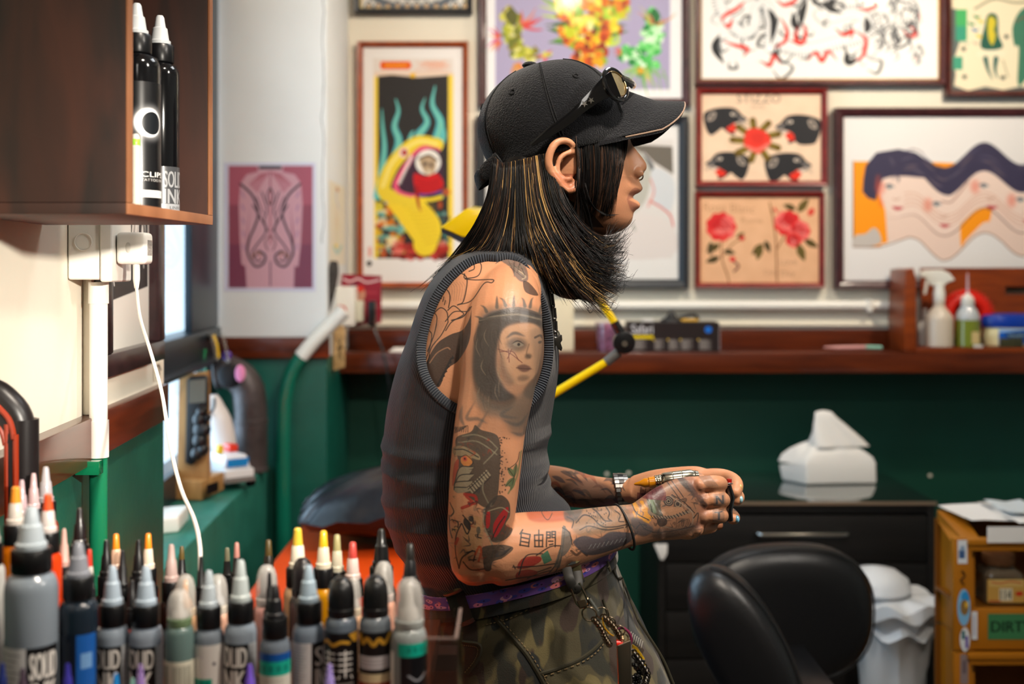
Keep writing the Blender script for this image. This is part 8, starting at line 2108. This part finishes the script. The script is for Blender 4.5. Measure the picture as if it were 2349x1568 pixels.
# ------------------------------------------------------------------ hair
HB = pm('dark_hair', '#080606', rough=.42, spec=.4); HL = pm('blond_streak_hair', '#a07c48', rough=.45, spec=.6); HM = pm('brown_hair', '#382418', rough=.45, spec=.4)
rh = random.Random(21)
def hp3(px, py, d): return P(px, py, d)
def lock(mb, pts, r0, n=3, seg_=4, r1=.15):
    p = catmull(pts, seg_); m_ = len(p)
    mb.tube([Vector(q_) for q_ in p], [r0 * (1 - (1 - r1) * (i / (m_ - 1)) ** 2) for i in range(m_)], n)
HEADB = MB()
mass = MB()
mass.loft([sring(py, xb, xf, hw, n=48, e=2.2) for (py, xb, xf, hw) in ((356, 1150, 1280, .066), (385, 1136, 1284, .076), (420, 1134, 1282, .078), (460, 1126, 1288, .079), (500, 1112, 1298, .080), (540, 1092, 1312, .080), (570, 1076, 1322, .078), (596, 1078, 1312, .070))])
mass.ell(P(1318, 600, 1.55), (.052, .070, .050), 24, 16)
part('hair', mass, HB, person, label='long dark hair hanging to the shoulders')
groups = {0: MB(), 1: MB(), 2: MB()}
def skin_y(px, py, d):
    v = P(px, py, d); h_ = AB_.ray_cast(Vector((v.x, YM - .5, v.z)), Vector((0, 1, 0)), .5)
    return h_[0].y if h_[0] is not None else None
GUIDE = [[(1134, 360), (1121, 450), (1092, 520), (1045, 590), (1014, 630), (986, 662)],
 [(1148, 374), (1139, 450), (1118, 520), (1084, 576), (1052, 608), (1020, 634)],
 [(1168, 372), (1163, 450), (1150, 520), (1130, 566), (1112, 586), (1090, 602)],
 [(1196, 366), (1200, 450), (1208, 520), (1222, 570), (1240, 612), (1262, 650)],
 [(1220, 360), (1230, 450), (1250, 520), (1284, 590), (1326, 655), (1378, 706)],
 [(1240, 354), (1257, 450), (1283, 515), (1318, 575), (1355, 622), (1402, 650)],
 [(1258, 352), (1279, 450), (1306, 502), (1334, 548), (1364, 580), (1404, 594)],
 [(1284, 425), (1300, 462), (1321, 500), (1346, 530), (1374, 549), (1405, 553)]]
GD = [[1.463, 1.455, 1.455, 1.47, 1.49, 1.51], [1.463, 1.453, 1.45, 1.455, 1.46, 1.47], [1.463, 1.452, 1.445, 1.435, 1.43, 1.425], [1.463, 1.452, 1.443, 1.432, 1.43, 1.43], [1.463, 1.452, 1.445, 1.438, 1.44, 1.45], [1.463, 1.452, 1.448, 1.445, 1.45, 1.46], [1.463, 1.454, 1.452, 1.455, 1.465, 1.48], [1.466, 1.460, 1.462, 1.47, 1.485, 1.50]]
def guide(g):
    i = min(6, int(g)); f = g - i
    return [(GUIDE[i][k][0] * (1 - f) + GUIDE[i + 1][k][0] * f, GUIDE[i][k][1] * (1 - f) + GUIDE[i + 1][k][1] * f, GD[i][k] * (1 - f) + GD[i + 1][k] * f) for k in range(6)]
clumps = []
for i in range(150):
    g = rh.random() * 7
    sp_ = 22 if g > 3.4 else 12
    clumps.append((g, rh.gauss(0, sp_), rh.gauss(0, sp_), .78 + rh.random() * .30, rh.random()))
for i in range(3400):
    cg, ox, oy, ln, tone = clumps[rh.randrange(150)]
    g = min(7, max(0, cg + rh.gauss(0, .13)))
    lay = rh.random(); jx, jy = rh.gauss(0, 5), rh.gauss(0, 5)
    L0 = ln * (.86 + .2 * rh.random())
    base_ = catmull(guide(g), 4); m_ = len(base_) - 1
    pts = []
    for k in range(m_ + 1):
        t = k / m_ * min(L0, 1.0); q_ = t * m_; a = min(m_ - 1, int(q_)); f = q_ - a
        p = base_[a] * (1 - f) + base_[a + 1] * f
        w_ = t ** 2
        flick = (-14 if g > 3.6 else 0) * max(0, t - .8) * 5 * tone
        pts.append(P(p[0] + (ox * w_ + jx * (.35 + .5 * t) + rh.gauss(0, .35)), p[1] + oy * w_ + jy * w_ + flick, p[2] + .018 * lay * (.5 + t) + .010 * tone * w_ - .004))
    x0 = guide(g)[0][0]
    pr = .26 if 2.3 < cg < 4.8 else .035
    gi = 1 if (tone > .62 and rh.random() < pr * 2.2) or rh.random() < pr * .25 else (2 if rh.random() < .25 else 0)
    r0 = .00042 + .00028 * rh.random(); mm_ = len(pts)
    groups[gi].tube(pts, [r0 * (1 - .75 * (k / (mm_ - 1)) ** 2) for k in range(mm_)], 3)
# far side curtain
for i in range(700):
    g = rh.random() * 7; off = rh.gauss(0, 10)
    pts = [P(p[0] + off * (k / 5), p[1] + off * .4, 2 * YM - p[2] - .02 * rh.random()) for k, p in enumerate(guide(g))]
    lock(groups[0], pts, .0009)
for i in range(260):   # nape
    f = rh.random(); dd_ = 1.48 + rh.random() * .14
    pts = [P(1132 + 6 * rh.random(), 392, dd_), P(1122, 450, dd_), P(1100 + f * 14, 520, dd_), P(1062 + f * 40, 585, dd_), P(1000 + f * 70 + rh.gauss(0, 8), 650 - f * 20 + rh.gauss(0, 8), dd_)]
    lock(groups[2 if rh.random() < .25 else 0], pts, .0006)
for i in range(70):
    g = rh.choice((rh.random() * 1.2, 4 + rh.random() * 3)); s_ = rh.gauss(0, 26)
    pts = [P(p[0] + s_ * (k / 5) ** 1.6, p[1] + rh.gauss(0, 2) + abs(s_) * .3 * (k / 5) ** 2, p[2] - .002) for k, p in enumerate(guide(g))]
    lock(groups[0], pts, .00030, r1=.5)
for i in range(330):   # outward flicks at the front ends
    g = 3.6 + rh.random() * 3.4; G_ = guide(g); k_ = rh.random()
    a_, b_ = G_[3], G_[5]
    ex, ey = b_[0] + rh.gauss(4, 13), b_[1] + rh.gauss(0, 16) - 16 * k_
    mx_, my_ = (a_[0] * .35 + b_[0] * .65) + rh.gauss(0, 8), (a_[1] * .35 + b_[1] * .65) + 16 + rh.gauss(0, 7)
    lock(groups[2 if rh.random() < .1 else 0], [P(G_[2][0], G_[2][1], G_[2][2] - .002), P(a_[0] + rh.gauss(0, 6), a_[1] + rh.gauss(0, 5), a_[2]), P(mx_, my_, 1.45 + .05 * k_), P(ex, ey, 1.46 + .06 * k_), P(ex + 10 + 12 * rh.random(), ey - 12 - 14 * k_, 1.47 + .07 * k_)], .00042, r1=.3)
# fringe falling over the temple and eye, laid on the skin
def on_skin(px, py, off, fall):
    y = skin_y(px, py, 1.475)
    v = P(px, py, 1.478)
    return Vector((v.x, (min(y, fall) if y is not None else fall) - off, v.z))
fc = [(rh.random(), rh.gauss(0, 8), rh.random()) for _ in range(60)]
for i in range(1150):
    f0, ox, tone = fc[rh.randrange(46)]
    f = min(1, max(0, f0 + rh.gauss(0, .035)))
    x0 = 1318 + f * 125
    yE = 476 - 14 * f + (tone - .5) * 74 + rh.gauss(0, 5)
    if f < .16: yE = 505 + tone * 40
    if f > .80: yE = 452 - (f - .80) * 420 + tone * 20
    drift = -4 - 22 * f + ox
    off = .0015 + .0075 * rh.random(); fall = 1.482 + .035 * f
    pts = []
    for t in (0, .2, .4, .6, .8, 1.0):
        y = 284 + (yE - 284) * t
        x = x0 + 8 * math.sin(t * 2.2) + drift * t ** 1.8
        pts.append(on_skin(x, y, off * min(1, .1 + 2.5 * t), fall + .006 * t))
    for a in range(1, 6):
        if abs(pts[a].y - pts[a - 1].y) > .012: pts[a].y = pts[a - 1].y + .012 * (1 if pts[a].y > pts[a - 1].y else -1)
    lock(groups[2 if rh.random() < .30 else 0], pts, .00042 + rh.random() * .0003, seg_=3)
for i in range(60):   # the long strand in front of the ear and the cheek curl
    o_ = rh.gauss(0, 2.6)
    lock(groups[0], [on_skin(1330 + o_, 303, .004, 1.478), on_skin(1334 + o_, 380, .006, 1.478), on_skin(1334 + o_ * .8, 440, .006, 1.48), on_skin(1348 + o_ * .7, 490, .006, 1.484), P(1364 + o_ * .3, 540 + rh.random() * 14, 1.49)], .0006)
for i in range(24):
    o_ = rh.gauss(0, 1.6)
    lock(groups[0], [on_skin(1338 + o_, 420, .006, 1.48), on_skin(1350 + o_, 462, .006, 1.48), on_skin(1372 + o_, 482 + o_, .004, 1.49), on_skin(1398, 491 + o_ * .6, .003, 1.50), on_skin(1420 + rh.random() * 6, 489, .002, 1.515)], .0006)
part('hair_strands', groups[0], HB, person, kind='stuff', sharp=180)
part('hair_highlights', groups[1], HL, person, kind='stuff', sharp=180, label='blond streaks in the back hair')
part('hair_brown_strands', groups[2], HM, person, kind='stuff', sharp=180)

# ------------------------------------------------------------------ worn and held things
# necklace
t = thing('necklace', 'silver bar-link necklace with flat bone-shaped pendant hanging at the chest', 'necklace', P(1272, 760, 1.50))
m = MB(); D_ = 1.462
for (a, b2) in (((1262, 670), (1266, 700)), ((1268, 704), (1270, 730)), ((1271, 734), (1272, 758))):
    m.tube([P(a[0] - 2, a[1], D_), P(b2[0] - 2, b2[1], D_)], .0016, 8); m.tube([P(a[0] + 5, a[1] + 2, D_), P(b2[0] + 5, b2[1], D_)], .0014, 8)
for (u, v) in ((1262, 666), (1268, 702), (1271, 732), (1273, 762)): m.ell(P(u, v, D_), .003, 10, 7)
m.tube(catmull([P(1262, 666, D_), P(1250, 630, 1.465), P(1236, 600, 1.47), P(1220, 575, 1.48)], 5), .0014, 6)
part('links', m, pm('dark_silver', '#7a7672', rough=.25, metal=1.0), t)
part('ring', MB().torus(P(1275, 766, D_), .0042, .0010, nrm=(0, 1, 0)), CHROME, t)
part('pendant', MB().prism([(1262, 768), (1270, 770), (1276, 776), (1283, 766), (1289, 768), (1290, 780), (1286, 786), (1290, 798), (1288, 805), (1280, 800), (1276, 792), (1270, 804), (1262, 807), (1261, 798), (1266, 786), (1262, 778)], lambda u, v: P(u, v, D_ - .001), lambda u, v: P(u, v, D_ + .0018)), MATS['dark_silver'], t, bevel=.0004)
# wrist band near, watch far
t = thing('wrist_band', 'thin black elastic band around the wrist of the near arm', 'bracelet', P(1430, 1205, 1.43))
wc = P(1431, 1208, 1.431); 
pts = []
for k in range(36):
    a = 2 * math.pi * k / 36; pts.append(wc + Vector((.007 * math.cos(a) - .0085 * math.sin(a), -.0262 * math.cos(a), .0268 * math.sin(a))))
part('band', MB().tube(pts, .0016, 8, closed=True), pm('black_elastic', '#0f0d0d', rough=.6), t)
t = thing('wrist_watch', 'steel link watch bracelet on the far wrist', 'watch', P(1428, 1127, 1.625))
wc = P(1428, 1127, 1.627)
SS = pm('steel_links', '#8d8a86', rough=.28, metal=1.0); SD = pm('dark_steel_links', '#3c3a3a', rough=.3, metal=.9)
for k in range(26):
    a = 2 * math.pi * k / 26; R3 = Matrix.Rotation(0, 3, 'X')
    c0 = wc + Vector((-.004 * math.sin(a), -.0200 * math.cos(a), .0228 * math.sin(a)))
    nr = Vector((0, -math.cos(a), math.sin(a))).normalized(); tg = Vector((0, math.sin(a), math.cos(a))).normalized(); ax = Vector((1, 0, 0))
    def bx(cx_, hw_, ht_): 
        return [c0 + ax * (cx_ + sx2 * hw_) + tg * (sy2 * .0023) + nr * (sz2) for sz2 in (.0, ht_) for (sx2, sy2) in ((-1, -1), (1, -1), (1, 1), (-1, 1))]
    mb = MB().hexa(bx(-.0065, .0028, .0024)).hexa(bx(.0065, .0028, .0024))
    lk = part('link', mb, SS, t, smooth=False)
    part('centre_link', MB().hexa(bx(0, .0034, .0028)), SD if k % 2 else SS, lk, smooth=False)
# tattoo pen
t = thing('tattoo_pen', 'silver tattoo pen with orange cartridge tip held in the hands', 'pen', P(1530, 1098, 1.51))
Dp = 1.505
pa, pb = P(1503, 1104, Dp), P(1600, 1092, Dp); ax_ = (pb - pa).normalized(); Lp = (pb - pa).length
prof = [(.0092, 0), (.0092, .0015), (.0080, .0022), (.0094, .003), (.0094, .0042), (.0084, .005), (.0098, .0058), (.0098, .007), (.0090, .0078), (.0108, .010), (.0116, .013), (.0118, .022), (.0114, .0225), (.0118, .023), (.0118, .034), (.0114, .0345), (.0118, .035), (.0116, .046), (.0100, .050), (.0090, .0504), (.0094, .052), (.0080, .056)]
part('grip', MB().lathe([(r_ * .86, z_) for r_, z_ in prof], pa, 28, axis=tuple(ax_)), pm('polished_silver', '#cdc6b4', rough=.16, metal=1.0), t, sharp=25)
part('cartridge', MB().lathe([(.0070, 0), (.0070, -.008), (.0060, -.009), (.0062, -.014), (.0034, -.019), (.0016, -.026), (.0004, -.0275)][::-1], pa, 20, axis=tuple(ax_)), pm('amber_plastic', '#d08412', rough=.15, trans=.25, coat=.6), t)
# black stem held between the finger tips
t = thing('black_clip', 'black plastic stem with a small red cap held between the fingers', 'tool', P(1676, 1150, 1.497))
part('stem', MB().tube([P(1670, 1112, 1.488), P(1677, 1140, 1.488), P(1671, 1170, 1.488), P(1675, 1194, 1.488)], [.0042, .0052, .0052, .004], 10), pm('gloss_black_stem', '#08080a', rough=.1, coat=1), t)
part('red_cap', MB().tube([P(1673, 1098, 1.497), P(1673, 1106, 1.497)], .0032, 12), pm('red_cap', '#a0180e', rough=.25), t)
part('wire_ring', MB().torus(P(1672, 1109, 1.497), .0048, .0006, nrm=(0, .3, 1)), CHROME, t)
# keys on the belt loop
t = thing('key_chain', 'silver snap hook with chains, rings and a metal lighter case hanging from the belt loop', 'chain', P(1360, 1400, 1.37))
CH = pm('warm_chrome', '#b8a48c', rough=.18, metal=1.0)
Dk = 1.345
def K3(u, v, d=0.0): return P(u, v, Dk + d)
part('snap_hook', MB().tube([K3(1309, 1346), K3(1322, 1382), K3(1331, 1393), K3(1348, 1388), K3(1350, 1378), K3(1334, 1346), K3(1328, 1336)], .0016, 8).hexa([K3(a, b2, d) for d in (0.002, -.002) for a, b2 in ((1324, 1378), (1342, 1374), (1348, 1388), (1331, 1393))]), CH, t)
part('snap_lever', MB().tube([K3(1350, 1372), K3(1370, 1402)], .0028, 10), pm('pale_steel', '#c8ccc4', rough=.2, metal=1), t)
part('leather_strap', MB().tube(catmull([K3(1300, 1302, .012), K3(1306, 1326), K3(1318, 1352), K3(1326, 1340), K3(1322, 1310, .012)], 5), [(.0014, .0055)] * 21, 8, up=(0, 1, 0)), pm('black_strap', '#15130f', rough=.6), t)
for (u, v, R, r) in ((1352, 1408, .0085, .0010), (1382, 1406, .0072, .0009), (1400, 1426, .006, .0009), (1420, 1446, .0065, .0009), (1430, 1462, .0055, .0008)):
    part('ring', MB().torus(K3(u, v), R, r, nrm=(.3, 1, .2), n=22), CH, t)
m = MB()
def chain(m, pts, R=.0032, r=.0009):
    p = catmull(pts, 6)
    for i, q_ in enumerate(p): m.torus(Vector(q_), R, r, nrm=((1, .4, .3) if i % 2 else (-.2, 1, .3)), n=12, m=5)
chain(m, [K3(1362, 1420), K3(1378, 1440), K3(1388, 1462), K3(1398, 1478)]); part('chain', m, CH, t)
m = MB(); chain(m, [K3(1384, 1414), K3(1404, 1432), K3(1418, 1452), K3(1424, 1468)], .0036); part('chain', m, CH, t)
m = MB(); chain(m, [K3(1452, 1496), K3(1470, 1520), K3(1484, 1545), K3(1480, 1568)], .004); part('chain', m, MATS['dark_silver'], t)
part('yellow_loop', MB().tube(catmull([K3(1382, 1416), K3(1386, 1436), K3(1398, 1452), K3(1408, 1458)], 5), .0009, 6), pm('yellow_wire', '#c08a10', rough=.4), t)
part('purple_loop', MB().tube(catmull([K3(1412, 1442), K3(1430, 1440), K3(1444, 1452), K3(1448, 1466), K3(1446, 1478)], 5), .0016, 8), pm('magenta_cord', '#6a1238', rough=.5), t)
part('red_cuff', MB().tube([K3(1414, 1475), K3(1428, 1475)], .0042, 12), pm('red_rubber_cuff', '#d01c0a', rough=.35), t)
part('lighter_case', MB().hexa([K3(a, b2, d) for d in (.004, -.008) for a, b2 in ((1420, 1640), (1452, 1640), (1448, 1466), (1414, 1480))]), pm('brushed_case', '#b4a594', rough=.25, metal=1.0), t, bevel=.0025, seg=3)
part('clear_comb', MB().hexa([K3(a, b2, d) for d in (.008, .005) for a, b2 in ((1450, 1462), (1478, 1490), (1474, 1500), (1448, 1472))]), clear_mat('clear_comb_plastic', '#e8e0d8', .4), t)
m = MB()
for k in range(7): m.tube([K3(1448 + k * 4.4, 1448 + k * 3.6, .006), K3(1444 + k * 4.4, 1464 + k * 3.6, .006)], .0006, 5)
part('comb_teeth', m, pm('comb_teeth', '#c8c4bc', rough=.2), t)
part('yellow_fob', MB().prism([(1450, 1476), (1462, 1484), (1478, 1508), (1482, 1526), (1478, 1534), (1462, 1520), (1450, 1500)], lambda u, v: K3(u, v, .010), lambda u, v: K3(u, v, .014)), pm('yellow_fob', '#c8a018', rough=.45, bump=.6, bscale=300), t, bevel=.001)
m = MB(); q = random.Random(3)
for k in range(40): m.ell(K3(1452 + q.random() * 26, 1510 + q.random() * 70, .004 + q.random() * .006), .0028, 10, 7)
part('black_beads', m, pm('black_bead', '#08080a', rough=.12, coat=1), t, kind='stuff')
